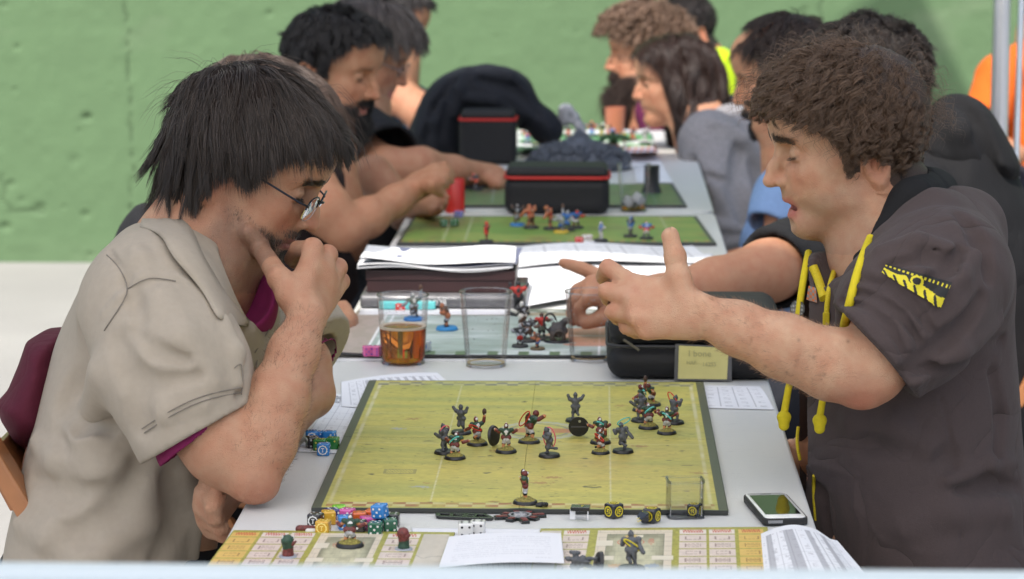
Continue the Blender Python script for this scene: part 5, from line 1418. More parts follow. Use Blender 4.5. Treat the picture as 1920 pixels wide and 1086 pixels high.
def person(label, head, hk, skin, hairc, torso, neck, arms, shirt, sleeves, legs, hair=None, bcol=None, beard=0.0, mouth=0.0, extra_body=None, hands=(), seat=None, shirt_mat=None, fine=0.003, T=0.16, lips=(0.40, 0.15, 0.125), scalp=True, burn=0.6, fx=None, sleeve_r=0.012, trousers=(0.02, 0.022, 0.03), bx=1.0, group=None, edge=(0, 0)):
 """torso: [(px, py)] outline at depth torso_d; arms: list of chains [(px,py,d,r)...]; sleeves: matching chains"""
 A = at
 H = Head(*head); o_h = H.ops(head_ops(**hk)); body = Ops(o_h)
 nb = H.w((-0.02, 0, -0.035))
 body.u(cap(nb, A(*neck), 0.054, 0.062), 0.025)
 body.u(cap(H.w((0.005, 0, -0.060)), A(*neck), 0.036, 0.055), 0.025)
 (ox, oy), od, Q = torso
 body.u(cap(A(*neck), A(ox, oy, od), 0.07, 0.10), 0.05)
 for ch in arms: body.chain([(A(*c[:3]), c[3]) for c in ch], 0.02)
 for hf in hands: hf(body)
 # legs, seated on the chair
 def col(v):
  L = H.l(v); c = head_cols(L, np.array(skin), beard=beard, beardcol=bcol if bcol is not None else hairc, flush=0.9, brow=0.9, browcol=tuple(np.array(hairc) * 0.8), lips=lips, mouth=mouth)
  inh = ((L[:, 0] ** 2 + L[:, 1] ** 2) < 0.15 ** 2) & (L[:, 2] > -0.12)
  c = np.where(inh[:, None], c, np.array(skin) * np.array([1, 0.95, 0.93]))
  if scalp is True or callable(scalp):
   s_ = scalp_mask(L, 0, burn) & inh
   if callable(scalp): s_ &= scalp(L)
   c = np.where(s_[:, None], np.array(hairc), c)
  return c
 lo, hi = H.box((-0.12, -0.10, -0.10), (0.14, 0.10, 0.145))
 fb = [(lo, hi, fine)]
 ob = sdf_obj('person', body, MSKIN, 0.006, None, None, col, fine=fb)
 tag(ob, label, 'person', group)
 sh = Ops(); sc = (od + DEPTH_SHIFT[0]) / FOC
 sh.u(pillow(spline([((a - ox) * sc, (oy - b) * sc) for a, b in Q], 3), A(ox, oy, od), RIGHT, UP, T, T * 0.85))
 for ch in sleeves:
  g = Ops(); g.chain([(A(*c[:3]), c[3]) for c in ch[0]], 0.04)
  if ch[1] is not None:
   a_, b_ = A(*ch[0][-2][:3]), A(*ch[0][-1][:3]); d_ = (b_ - a_) / np.linalg.norm(b_ - a_)
   g.d(cap(a_ * 0.3 + b_ * 0.7, b_ + d_ * 0.2, ch[0][-1][3] - sleeve_r)); g.d(half(-d_, b_))
  sh.u(grp(g), 0.010)
 if fx: folds(sh, fx, d0=od - 0.6, d1=od + 0.6 + DEPTH_SHIFT[0], base=Ops(sh))
 sh.d(cap(nb + V(0, 0, 0.01), A(*neck), 0.062, 0.060), 0.012)
 so = sdf_obj(shirt[0], sh, shirt_mat or m_cloth(shirt[0] + '_cloth', shirt[1], 0.92, big=0.004, bs=12), 0.0065, ob)
 displace(so, lambda v: cloth_noise(v, 0.0060, 10, int(ox)))
 if legs:
  hipx, kneex, y, ty = legs
  tr = Ops(); tr.u(cap((hipx, y - 0.06, 0.52), (hipx, y + 0.06, 0.52), 0.14, 0.14)); tr.u(cap((hipx, y, 0.52), A(ox, oy, od) * V(0, 0, 0) + V(hipx, y, 0.70), 0.13, 0.12), 0.04)
  for s_ in (-1, 1):
   yy = y + s_ * 0.10
   tr.chain([((hipx, yy, 0.52), 0.095), ((kneex, yy, 0.54), 0.068), ((kneex + (0.04 if hipx > 0 else -0.04), yy, 0.10), 0.055)], 0.03)
  sdf_obj('trousers', tr, m_cloth('trouser_cloth', trousers), 0.010, ob)
  for s_ in (-1, 1):
   fo = Ops(); fo.u(ell((kneex + (-0.02 if hipx > 0 else 0.02), y + s_ * 0.10, 0.045), (0.135, 0.05, 0.045))); fo.i(half((0, 0, -1), (0, 0, 0.004)))
   sdf_obj('shoe', fo, mat('dark_shoe', (0.03, 0.03, 0.03), 0.6), 0.010, ob)
 return ob, H
def fingers(wrist, kn, pip, tip, r=0.0105, thumb=None, dz=0.0):
 """hand from a wrist point, four knuckles, four middle joints, four tips and a thumb chain, all (px, py, depth)"""
 def f(body):
  at = lambda x, y, d: globals()['at'](x, y, d + dz)
  W = at(*wrist)
  for i in range(4):
   k, p, t = at(*kn[i]), at(*pip[i]), at(*tip[i]); rr = r * (1, 1, 0.95, 0.85)[i]
   body.u(cap(W, k, rr * 2.0, rr * 1.25), 0.012); body.u(cap(k, p, rr * 1.1, rr), 0.003); body.u(cap(p, t, rr, rr * 0.82), 0.002)
  if thumb: body.chain([(at(*t[:3]), t[3]) for t in thumb], 0.006)
 return f
SKT = SK * np.array([0.92, 0.88, 0.84])
rg3 = np.random.default_rng(33)
DEPTH_SHIFT[0] = 0.22
# -- man behind the khaki man: only crown, back and one hand show
zc_short = lambda x, y: np.interp(x, [-0.12, -0.05, -0.02, 0.0, 0.03, 0.05, 0.08, 0.13], [-0.07, -0.06, 0.0, 0.01, 0.0, 0.03, 0.06, 0.06])
o, h = person('brown-haired man in black behind the khaki-shirted man, only crown and one hand showing', (at(474, 264, 4.38), -8, 22, 0, 1.0), {}, SKT, (0.05, 0.032, 0.024),
 ((330, 700), 4.38, [(330, 400), (270, 380), (232, 420), (200, 500), (170, 640), (160, 900), (160, 1100), (420, 1100), (480, 900), (520, 640), (500, 520), (430, 440)]), (380, 440, 4.38),
 [[(400, 480, 4.22, 0.05), (500, 650, 4.18, 0.043), (560, 640, 4.20, 0.036), (625, 605, 4.26, 0.026)]], ('shirt', (0.012, 0.012, 0.014)), [([(390, 470, 4.24, 0.075), (440, 570, 4.20, 0.065), (480, 620, 4.19, 0.055)], 1)],
 (-0.60, -0.26, 4.60, 0), hands=[fingers((618, 600, 4.25), [(643, 578, 4.25), (650, 590, 4.23), (652, 602, 4.21), (646, 612, 4.19)], [(660, 600, 4.25), (661, 608, 4.23), (658, 617, 4.21), (650, 622, 4.19)], [(652, 622, 4.26), (651, 628, 4.24), (647, 630, 4.22), (640, 628, 4.20)], thumb=[(622, 598, 4.2, 0.013), (636, 600, 4.18, 0.011), (640, 618, 4.18, 0.010)])])
scalp_hair(o, h, 'smooth', (0.075, 0.046, 0.034), rg3, 7000, 0.075, 0.008, rad=0.0005, zcut=zc_short, grav=0.6, swirl=0.05)
DEPTH_SHIFT[0] = 0.65
# -- bearded man with an ear ring
hk = dict(nose=1.3, lid=0.5)
o, h = person('black-haired bearded man with silver hoop earring, sleeveless black shirt', from_nose(711, 182, 5.7, -22, 15, 0.96), hk, SK * np.array([0.86, 0.78, 0.72]), (0.012, 0.010, 0.010),
 ((600, 430), 5.05, [(560, 250), (500, 290), (440, 380), (420, 500), (420, 700), (425, 900), (640, 900), (668, 700), (675, 560), (668, 450), (660, 330), (620, 270)]), (590, 262, 5.05),
 [[(575, 330, 4.88, 0.050), (612, 395, 4.82, 0.047), (648, 432, 4.82, 0.038)], [(648, 432, 4.82, 0.036), (690, 408, 4.86, 0.036), (740, 378, 4.92, 0.029), (790, 345, 4.98, 0.026)], [(700, 330, 5.3, 0.045), (760, 400, 5.26, 0.034), (800, 385, 5.15, 0.026)]],
 ('vest', (0.020, 0.013, 0.014)), [([(560, 300, 4.95, 0.06), (565, 320, 4.93, 0.055)], None)], (-0.60, -0.25, 5.70, 0), beard=1.0, burn=1.0,
 hands=[fingers((790, 345, 4.98), [(812, 318, 4.98), (816, 326, 4.96), (815, 336, 4.94), (810, 345, 4.92)], [(832, 312, 5.0), (836, 322, 4.98), (834, 332, 4.96), (828, 342, 4.94)], [(845, 322, 5.03), (848, 330, 5.01), (846, 340, 4.99), (838, 350, 4.97)], thumb=[(795, 345, 4.94, 0.014), (812, 352, 4.93, 0.012), (826, 362, 4.95, 0.010)]),
   fingers((795, 388, 5.15), [(812, 378, 5.12), (814, 384, 5.10), (814, 390, 5.08), (810, 396, 5.06)], [(826, 372, 5.12), (829, 380, 5.10), (828, 388, 5.08), (822, 396, 5.06)], [(832, 362, 5.1), (836, 370, 5.08), (834, 380, 5.06), (826, 390, 5.04)])])
scalp_hair(o, h, 'spiky', (0.016, 0.014, 0.014), rg3, 9000, 0.036, 0.010, rad=0.00042, zcut=lambda x, y: np.interp(x, [-0.12, -0.05, -0.034, 0.006, 0.012, 0.03, 0.05, 0.08, 0.13], [-0.05, -0.045, 0.024, 0.030, -0.02, -0.02, 0.045, 0.082, 0.095]), grav=0.1, swirl=0.45, clump=0.4)
beard_hair(o, h, (0.014, 0.011, 0.011), rg3, 9000, 0.032, 0.0004); brows(o, h, (0.012, 0.01, 0.01), rg3)
er = h.w((-0.010, -0.082, -0.036)); m = MB(); m.tube([er + 0.0115 * V(math.cos(R_(a)), 0.3 * math.cos(R_(a)), math.sin(R_(a)) - 0.9) for a in range(-80, 260, 20)], 0.0014, 8); m.build('earring', mat('silver', (0.75, 0.75, 0.76), 0.2, 1.0), o, True)
DEPTH_SHIFT[0] = 0.75
# -- grey-haired man with glasses
hk = dict(nose=1.25, lid=0.7)
o, h = person('grey-haired man with glasses in black t-shirt, arm stretched over the table', from_nose(762, 158, 6.5, -8, 24, 0.97), hk, SK * np.array([0.92, 0.84, 0.80]), (0.10, 0.085, 0.075),
 ((680, 420), 5.75, [(650, 240), (610, 270), (560, 350), (550, 480), (560, 640), (565, 800), (740, 800), (760, 640), (765, 480), (762, 400), (745, 300), (700, 235)]), (670, 235, 5.75),
 [[(680, 290, 5.58, 0.052), (725, 318, 5.50, 0.047), (790, 312, 5.50, 0.040), (850, 320, 5.55, 0.031), (915, 330, 5.62, 0.028)]], ('t_shirt', (0.012, 0.012, 0.014)), [([(672, 268, 5.60, 0.090), (728, 300, 5.50, 0.082)], 1)],
 (-0.55, -0.22, 6.5, 0), beard=0.25, hands=[fingers((912, 330, 5.62), [(935, 322, 5.62), (938, 330, 5.60), (938, 338, 5.58), (934, 346, 5.56)], [(948, 330, 5.64), (951, 338, 5.62), (950, 346, 5.60), (944, 352, 5.58)], [(950, 346, 5.66), (952, 352, 5.64), (950, 358, 5.62), (944, 362, 5.60)], thumb=[(915, 335, 5.58, 0.013), (928, 348, 5.57, 0.011), (940, 360, 5.58, 0.010)])])
scalp_hair(o, h, 'grey', (0.13, 0.11, 0.10), rg3, 6000, 0.075, 0.016, rad=0.0006, zcut=lambda x, y: np.interp(x, [-0.12, -0.05, -0.02, 0.0, 0.03, 0.05, 0.08, 0.13], [-0.05, -0.04, 0.0, 0.01, -0.01, 0.03, 0.04, 0.02]), front=0.0)
brows(o, h, (0.06, 0.045, 0.035), rg3)
g = empty('glasses', (0, 0, 0)); g.parent = o; mf = mat('thin_steel_frame', (0.25, 0.25, 0.27), 0.3, 0.9)
for s in (-1, 1):
 MB().tube([h.w(V(0.106 - 0.1 * abs(0), s * 0.033 + 0.022 * math.cos(t), 0.016 + 0.015 * math.sin(t))) for t in np.linspace(0, 2 * PI, 17)], 0.0012, 6).build('rim', mf, g, True)
 MB().tube([h.w(p) for p in (V(0.106, s * 0.055, 0.020), V(0.095, s * 0.068, 0.020), V(0.0, s * 0.076, 0.016))], 0.0013, 6).build('temple', mf, g, True)
MB().tube([h.w(V(0.106, -0.011, 0.018)), h.w(V(0.110, 0, 0.020)), h.w(V(0.106, 0.011, 0.018))], 0.0012, 6).build('bridge', mf, g, True)
DEPTH_SHIFT[0] = 1.8
# -- man in a blue striped shirt at the far left
hk = dict(nose=1.1, lid=0.4)
def stripes(name, cols, sc, ang):
 m, nt, p = new_mat(name); N, L = nt.nodes, nt.links
 tc = N.new('ShaderNodeTexCoord'); sp = N.new('ShaderNodeSeparateXYZ'); L.new(tc.outputs['Object'], sp.inputs[0])
 mu = N.new('ShaderNodeMath'); mu.operation = 'MULTIPLY_ADD'; mu.inputs[1].default_value = sc; mu.inputs[2].default_value = 0; 
 sk = N.new('ShaderNodeMath'); sk.operation = 'MULTIPLY_ADD'; sk.inputs[1].default_value = ang; L.new(sp.outputs[0], sk.inputs[0]); L.new(sp.outputs[2], sk.inputs[2])
 L.new(sk.outputs[0], mu.inputs[0]); fr = N.new('ShaderNodeMath'); fr.operation = 'FRACT'; L.new(mu.outputs[0], fr.inputs[0])
 cr = N.new('ShaderNodeValToRGB'); cr.color_ramp.interpolation = 'CONSTANT'; e = cr.color_ramp.elements
 for i, (pos, c) in enumerate(cols):
  x = e[i] if i < 2 else e.new(pos)
  x.position = pos; x.color = (*c, 1)
 L.new(fr.outputs[0], cr.inputs[0]); L.new(cr.outputs[0], p.inputs['Base Color']); p.inputs['Roughness'].default_value = 0.9
 return m
ms = stripes('blue_striped_cotton', [(0, (0.03, 0.10, 0.20)), (0.3, (0.05, 0.22, 0.42)), (0.55, (0.10, 0.10, 0.13)), (0.68, (0.04, 0.26, 0.46)), (0.9, (0.20, 0.15, 0.12))], 14, 0.25)
o, h = person('dark-haired man in a blue striped shirt at the far left of the row', from_nose(803, 84, 8.4, -18, 14, 0.98), hk, SK * np.array([0.96, 0.88, 0.84]), (0.02, 0.017, 0.016),
 ((740, 330), 6.6, [(715, 140), (690, 170), (660, 230), (650, 330), (655, 480), (660, 620), (790, 620), (800, 480), (792, 330), (785, 220), (765, 160)]), (735, 130, 6.6),
 [[(740, 175, 6.42, 0.056), (790, 210, 6.38, 0.050), (800, 250, 6.40, 0.043), (815, 290, 6.50, 0.030)]], ('shirt', (0.05, 0.2, 0.4)), [([(735, 180, 6.45, 0.070), (752, 195, 6.43, 0.064)], 1)],
 (-0.58, -0.25, 8.4, 0), shirt_mat=ms, fine=0.004, beard=0.2)
scalp_hair(o, h, 'short', (0.022, 0.018, 0.018), rg3, 5000, 0.032, 0.008, rad=0.0006, zcut=zc_short, grav=0.2)
brows(o, h, (0.015, 0.012, 0.012), rg3)
DEPTH_SHIFT[0] = 0.5
# -- right side: man in black hooded sweatshirt behind the hoodie man
def finger_pt(body): pass
o, h = person('dark-haired man in a black hooded sweatshirt directly behind the curly-haired man', (at(1636, 178, 4.40), 182, 14, 0, 0.93), dict(nose=1.1), SK * np.array([0.90, 0.82, 0.77]), (0.022, 0.015, 0.012),
 ((1760, 500), 4.40, [(1700, 270), (1760, 240), (1815, 235), (1865, 270), (1905, 330), (1940, 410), (1975, 560), (1980, 900), (1985, 1100), (1640, 1100), (1600, 900), (1560, 640), (1570, 480), (1620, 380)]), (1740, 300, 4.40),
 [[(1590, 450, 4.20, 0.055), (1520, 490, 4.08, 0.050)], [(1520, 490, 4.08, 0.049), (1440, 508, 4.00, 0.047), (1340, 535, 3.92, 0.040), (1240, 556, 3.86, 0.031), (1170, 560, 3.84, 0.027)]],
 ('hooded_sweatshirt', (0.010, 0.010, 0.011)), [([(1700, 400, 4.26, 0.100), (1580, 465, 4.16, 0.078), (1450, 505, 4.01, 0.066)], 1)], (0.60, 0.26, 4.90, 0), T=0.19,
 hands=[fingers((1165, 558, 4.31), [(1128, 520, 4.33), (1112, 530, 4.30), (1104, 545, 4.28), (1104, 560, 4.26)], [(1090, 503, 4.34), (1082, 545, 4.31), (1080, 562, 4.29), (1086, 578, 4.27)], [(1056, 493, 4.35), (1070, 590, 4.33), (1074, 604, 4.31), (1086, 606, 4.29)], r=0.0108, dz=-0.46, thumb=[(1160, 575, 4.28, 0.015), (1130, 596, 4.27, 0.0125), (1098, 606, 4.27, 0.0105)])])
hd = Ops(); hs = 4.9 / FOC
hd.u(pillow(spline([((a - 1800) * hs, (270 - b) * hs) for a, b in [(1716, 232), (1748, 192), (1792, 176), (1840, 196), (1878, 250), (1908, 318), (1880, 362), (1800, 366), (1730, 352), (1700, 300)]], 5), at(1800, 270, 4.40), RIGHT, UP, 0.15, 0.07)); hd.d(cap(at(1690, 220, 4.40), at(1738, 330, 4.40), 0.066, 0.062), 0.015)
folds(hd, [([(1760, 200), (1800, 250), (1810, 320)], 0.016, 0.010, 0.015), ([(1800, 190), (1845, 250), (1860, 320)], 0.014, -0.012, 0.015), ([(1740, 300), (1790, 340), (1850, 350)], 0.012, -0.010, 0.012)], d0=4.3, d1=5.3, base=Ops(hd))
sdf_obj('hood', hd, m_cloth('black_fleece', (0.010, 0.010, 0.011), 0.95, big=0.004, bs=10), 0.006, o)
scalp_hair(o, h, 'dark', (0.030, 0.021, 0.017), rg3, 11000, 0.055, 0.014, rad=0.00045, zcut=lambda x, y: np.interp(x, [-0.12, -0.05, -0.02, 0.0, 0.03, 0.05, 0.08, 0.13], [-0.075, -0.065, -0.01, 0.01, 0.0, 0.03, 0.06, 0.06]), grav=0.4, swirl=0.35, curl=0.003)
DEPTH_SHIFT[0] = 0.95
# -- man with goatee and receding hair, pale blue shirt
hk = dict(nose=1.1, lid=0.6)
o, h = person('balding man with dark goatee in a pale blue shirt between grey sweater and curly hair', from_nose(1374, 192, 5.9, 178, 16, 0.98), hk, SK * np.array([1.25, 1.12, 1.05]), (0.035, 0.022, 0.018),
 ((1500, 480), 4.95, [(1470, 290), (1530, 280), (1590, 320), (1620, 420), (1640, 600), (1640, 900), (1430, 900), (1415, 700), (1400, 560), (1385, 480), (1400, 420), (1430, 350)]), (1500, 280, 4.95),
 [[(1480, 370, 4.80, 0.05), (1470, 500, 4.76, 0.043), (1400, 500, 4.76, 0.035), (1350, 495, 4.80, 0.026)]], ('shirt', (0.20, 0.31, 0.52)), [([(1480, 370, 4.80, 0.075), (1450, 430, 4.77, 0.060)], 1)],
 (0.47, 0.12, 5.9, 0), scalp=lambda L: ~((L[:, 0] > -0.01) & (np.abs(L[:, 1]) < 0.05) & (L[:, 2] > 0.05)), beard=0.15, burn=1.0)
scalp_hair(o, h, 'receding', (0.045, 0.028, 0.022), rg3, 5000, 0.045, 0.012, rad=0.0005, bald=0.035, zcut=zc_short)
# goatee
S = []
for i in range(2600):
 a = rg3.random() * 2 * PI; rr = rg3.random() ** 0.5; y = 0.020 * rr * math.cos(a); z = -0.074 + 0.016 * rr * math.sin(a)
 p = V(0.096 - 5 * y * y * 8 * 0.3, y, z)
 if rg3.random() < 0.35: y = 0.026 * (2 * rg3.random() - 1); p = V(0.103 - 12 * y * y, y, -0.034 - 14 * y * y + 0.004 * rg3.random())
 d = V(0.5, 0, -0.8) + rg3.normal(size=3) * 0.25; d /= np.linalg.norm(d); L_ = 0.012 + 0.008 * rg3.random(); S.append([p - d * 0.003, p + d * L_ * 0.5, p + d * L_])
strands('beard', h.w(np.array(S)), 0.0006, m_hair('goatee_hair', (0.015, 0.012, 0.012)), o); brows(o, h, (0.03, 0.02, 0.016), rg3)
DEPTH_SHIFT[0] = 1.65
# -- long-haired person in grey sweater
hk = dict(nose=1.15, lid=0.6)
mg = m_cloth('grey_marl_wool', (0.25, 0.24, 0.245), 0.95, weave=260, wd=0.0012, big=0.004, bs=9, var=0.22, mottle=240)
o, h = person('person with long wavy dark brown hair in a grey marl sweater', from_nose(1186, 182, 7.2, 186, 8, 0.95), hk, SK * np.array([0.98, 0.88, 0.84]), (0.022, 0.012, 0.010),
 ((1350, 400), 5.5, [(1290, 235), (1330, 205), (1390, 200), (1440, 240), (1470, 320), (1480, 450), (1480, 640), (1480, 800), (1310, 800), (1320, 640), (1315, 520), (1292, 420), (1280, 320)]), (1320, 240, 5.5),
 [[(1330, 300, 5.35, 0.05), (1370, 440, 5.30, 0.04), (1300, 420, 5.36, 0.03)]], ('sweater', (0.3, 0.3, 0.3)), [([(1335, 270, 5.36, 0.085), (1350, 370, 5.30, 0.075), (1372, 440, 5.30, 0.070), (1340, 452, 5.32, 0.055)], None)],
 (0.40, 0.06, 7.15, 0), shirt_mat=mg, T=0.18, fx=[([(1300, 300), (1315, 370), (1330, 430)], 0.02, -0.02, 0.015), ([(1390, 260), (1385, 350), (1400, 440)], 0.03, -0.022, 0.02), ([(1310, 400), (1350, 425), (1390, 430)], 0.014, 0.014, 0.012), ([(1320, 440), (1360, 455), (1410, 450)], 0.014, 0.014, 0.012), ([(1330, 330), (1370, 345), (1400, 330)], 0.014, -0.012, 0.012), ([(1340, 230), (1390, 260), (1440, 330)], 0.02, 0.012, 0.02), ([(1420, 380), (1440, 430), (1430, 480)], 0.016, -0.014, 0.016)])
wh = np.array((-0.01, 0, 0.12))
scalp_hair(o, h, 'long', (0.036, 0.018, 0.013), rg3, 13000, 0.30, 0.007, rad=0.0006, seg=18, grav=1.2, stick=0.03, curl=0.006, clump=0.8, nclump=300, whorl=(0.0, 0, 0.125), burn=1.0, swirl=0.2, zcut=lambda x, y: np.interp(x, [-0.3, 0.020, 0.040, 0.055, 0.075, 0.2], [-0.5, -0.5, -0.05, 0.055, 0.090, 0.10]))
hl_ = Ops(); hl_.u(ell((-0.014, 0, 0.03), (0.086, 0.084, 0.098))); hl_.u(cap((-0.055, 0, 0.0), (-0.075, 0, -0.10), 0.075, 0.060), 0.05); hl_.d(ell((0.095, 0, -0.01), (0.085, 0.12, 0.085)), 0.015)
sdf_obj('hair', h.ops(hl_), mat('dark_brown_mass', (0.018, 0.010, 0.008), 0.7, bump=0.006, bscale=60), 0.007, o); brows(o, h, (0.02, 0.012, 0.01), rg3)
DEPTH_SHIFT[0] = 1.5
# -- curly man with a big beard, sunglasses on his head
hk = dict(nose=1.15, lid=0.5)
o, h = person('bearded man with bleached curls and sunglasses pushed up, facing left', from_nose(1134, 127, 8.0, 186, 5, 1.0), hk, SK * np.array([1.0, 0.88, 0.82]), (0.05, 0.03, 0.02),
 ((1250, 380), 6.5, [(1210, 165), (1260, 150), (1310, 190), (1335, 260), (1345, 400), (1345, 620), (1215, 620), (1222, 480), (1215, 400), (1205, 320), (1195, 240)]), (1222, 170, 6.5),
 [[(1235, 220, 6.34, 0.05), (1262, 300, 6.30, 0.042), (1262, 345, 6.30, 0.036), (1215, 300, 6.36, 0.028)]], ('t_shirt', (0.09, 0.012, 0.045)), [([(1235, 215, 6.36, 0.065), (1250, 262, 6.32, 0.060)], 1)],
 (0.34, 0.02, 8.0, 0), beard=1.0, burn=1.0, fine=0.004)
scalp_hair(o, h, 'bleached', (0.24, 0.15, 0.10), rg3, 9000, 0.060, 0.032, rad=0.0007, seg=14, curl=0.007, clump=0.85, nclump=380, zcut=zc_short)
beard_hair(o, h, (0.035, 0.018, 0.012), rg3, 9000, 0.075, 0.0007); brows(o, h, (0.03, 0.018, 0.012), rg3)
g = empty('sunglasses', (0, 0, 0)); g.parent = o; mf = mat('dark_blue_sunglass', (0.01, 0.018, 0.03), 0.1, spec=0.8)
for s in (-1, 1):
 q_ = Ops(); q_.u(ell((0.088, s * 0.034, 0.094), (0.008, 0.030, 0.017), frame((0.75, 0, 0.66), (-0.66, 0, 0.75)))); sdf_obj('lens', h.ops(q_), mf, 0.003, g)
 MB().tube([h.w(V(0.080, s * 0.062, 0.092)), h.w(V(0.04, s * 0.082, 0.072)), h.w(V(-0.01, s * 0.084, 0.045))], 0.003, 6).build('temple', mf, g, True)
DEPTH_SHIFT[0] = 1.7
# -- man in a neon yellow shirt at the back
o, h = person('short-haired man in a neon yellow shirt at the back of the right side', (at(1290, 66, 7.6), 200, 14, 0, 1.0), dict(nose=1.0), SK * np.array([0.92, 0.76, 0.70]), (0.018, 0.013, 0.012),
 ((1330, 330), 7.6, [(1300, 100), (1345, 88), (1380, 112), (1392, 200), (1395, 400), (1395, 520), (1270, 520), (1270, 400), (1265, 250), (1275, 150)]), (1312, 110, 7.6),
 [[(1310, 170, 7.45, 0.05), (1300, 280, 7.4, 0.04), (1240, 290, 7.4, 0.03)]], ('t_shirt', (0.50, 0.72, 0.02)), [([(1310, 160, 7.47, 0.075), (1305, 220, 7.44, 0.065)], 1)], (0.38, 0.05, 9.3, 0), fine=0.005, T=0.19)
scalp_hair(o, h, 'cropped', (0.022, 0.017, 0.016), rg3, 3500, 0.014, 0.004, rad=0.0007, zcut=zc_short, base=False)
DEPTH_SHIFT[0] = 1.1
# -- person in orange at the right edge
o, h = person('person in an orange shirt at the right edge behind the silver pole', (at(1990, -10, 6.9), 205, 10, 0, 1.0), dict(nose=1.0), SKT, (0.02, 0.015, 0.012),
 ((1920, 300), 6.9, [(1920, 70), (1960, 60), (2010, 100), (2030, 200), (2040, 500), (1850, 500), (1850, 330), (1835, 240), (1822, 205), (1830, 160), (1870, 110)]), (1960, 60, 6.9),
 [[(1870, 170, 6.75, 0.05), (1840, 260, 6.72, 0.042), (1905, 290, 6.66, 0.03)]], ('shirt', (0.62, 0.12, 0.015)), [([(1875, 150, 6.78, 0.07), (1850, 220, 6.74, 0.062)], 1)], (1.15, 0.82, 8.0, 0), fine=0.006)
scalp_hair(o, h, 'short_brown', (0.03, 0.02, 0.018), rg3, 1500, 0.03, 0.008, rad=0.001, zcut=zc_short)
DEPTH_SHIFT[0] = 0.0
lap('others')
# ================================================================== BOARDS, SHEETS
MPRINT = mat('printed_card', (1, 1, 1), 0.42, attr=True, var=0.03, scale=60)
MPAPER = mat('printed_paper', (1, 1, 1), 0.8, attr=True)
def sheet(name, c, nu, nv, colfn, mt, zfn=None, thick=0.0, parent=None, edge=None):
 """c: four world corners far-left, far-right, near-right, near-left; u runs left to right, v from far to near"""
 u, v = np.meshgrid(np.linspace(0, 1, nu), np.linspace(0, 1, nv), indexing='ij'); u = u.ravel(); v = v.ravel()
 c = [np.asarray(x, float) for x in c]
 P = c[0] * ((1 - u) * (1 - v))[:, None] + c[1] * (u * (1 - v))[:, None] + c[2] * (u * v)[:, None] + c[3] * ((1 - u) * v)[:, None]
 if zfn is not None: P[:, 2] += zfn(u, v)
 col = np.clip(colfn(u, v), 0, 1)
 idx = np.arange(nu * nv).reshape(nu, nv)
 q = np.stack([idx[:-1, :-1], idx[:-1, 1:], idx[1:, 1:], idx[1:, :-1]], -1).reshape(-1, 4)
 mi = None
 if thick:
  rim = np.concatenate([idx[:, 0], idx[-1, 1:], idx[-2::-1, -1], idx[0, -2:0:-1]])
  lowv = P[rim] - np.array([0, 0, thick]); b = len(P); n = len(rim)
  sq = np.array([[rim[i], rim[(i + 1) % n], b + (i + 1) % n, b + i] for i in range(n)])
  P = np.concatenate([P, lowv]); col = np.concatenate([col, np.tile(np.array(edge if edge is not None else (0.6, 0.6, 0.6)), (n, 1))])
  mi = np.concatenate([np.zeros(len(q)), np.ones(n)]).astype(int); q = np.concatenate([q, sq])
  me_ = mat(name + '_edge', edge if edge is not None else (0.6, 0.6, 0.6), 0.8)
  return raw_mesh(name, P, q, [mt, me_], parent, True, mi, col)
 return raw_mesh(name, P, q, mt, parent, True, None, col)
def mixc(c, k, col): k = np.clip(k, 0, 1)[:, None]; return c * (1 - k) + np.array(col) * k
def line(d, w): return np.clip(1.5 - np.abs(d) / w, 0, 1)
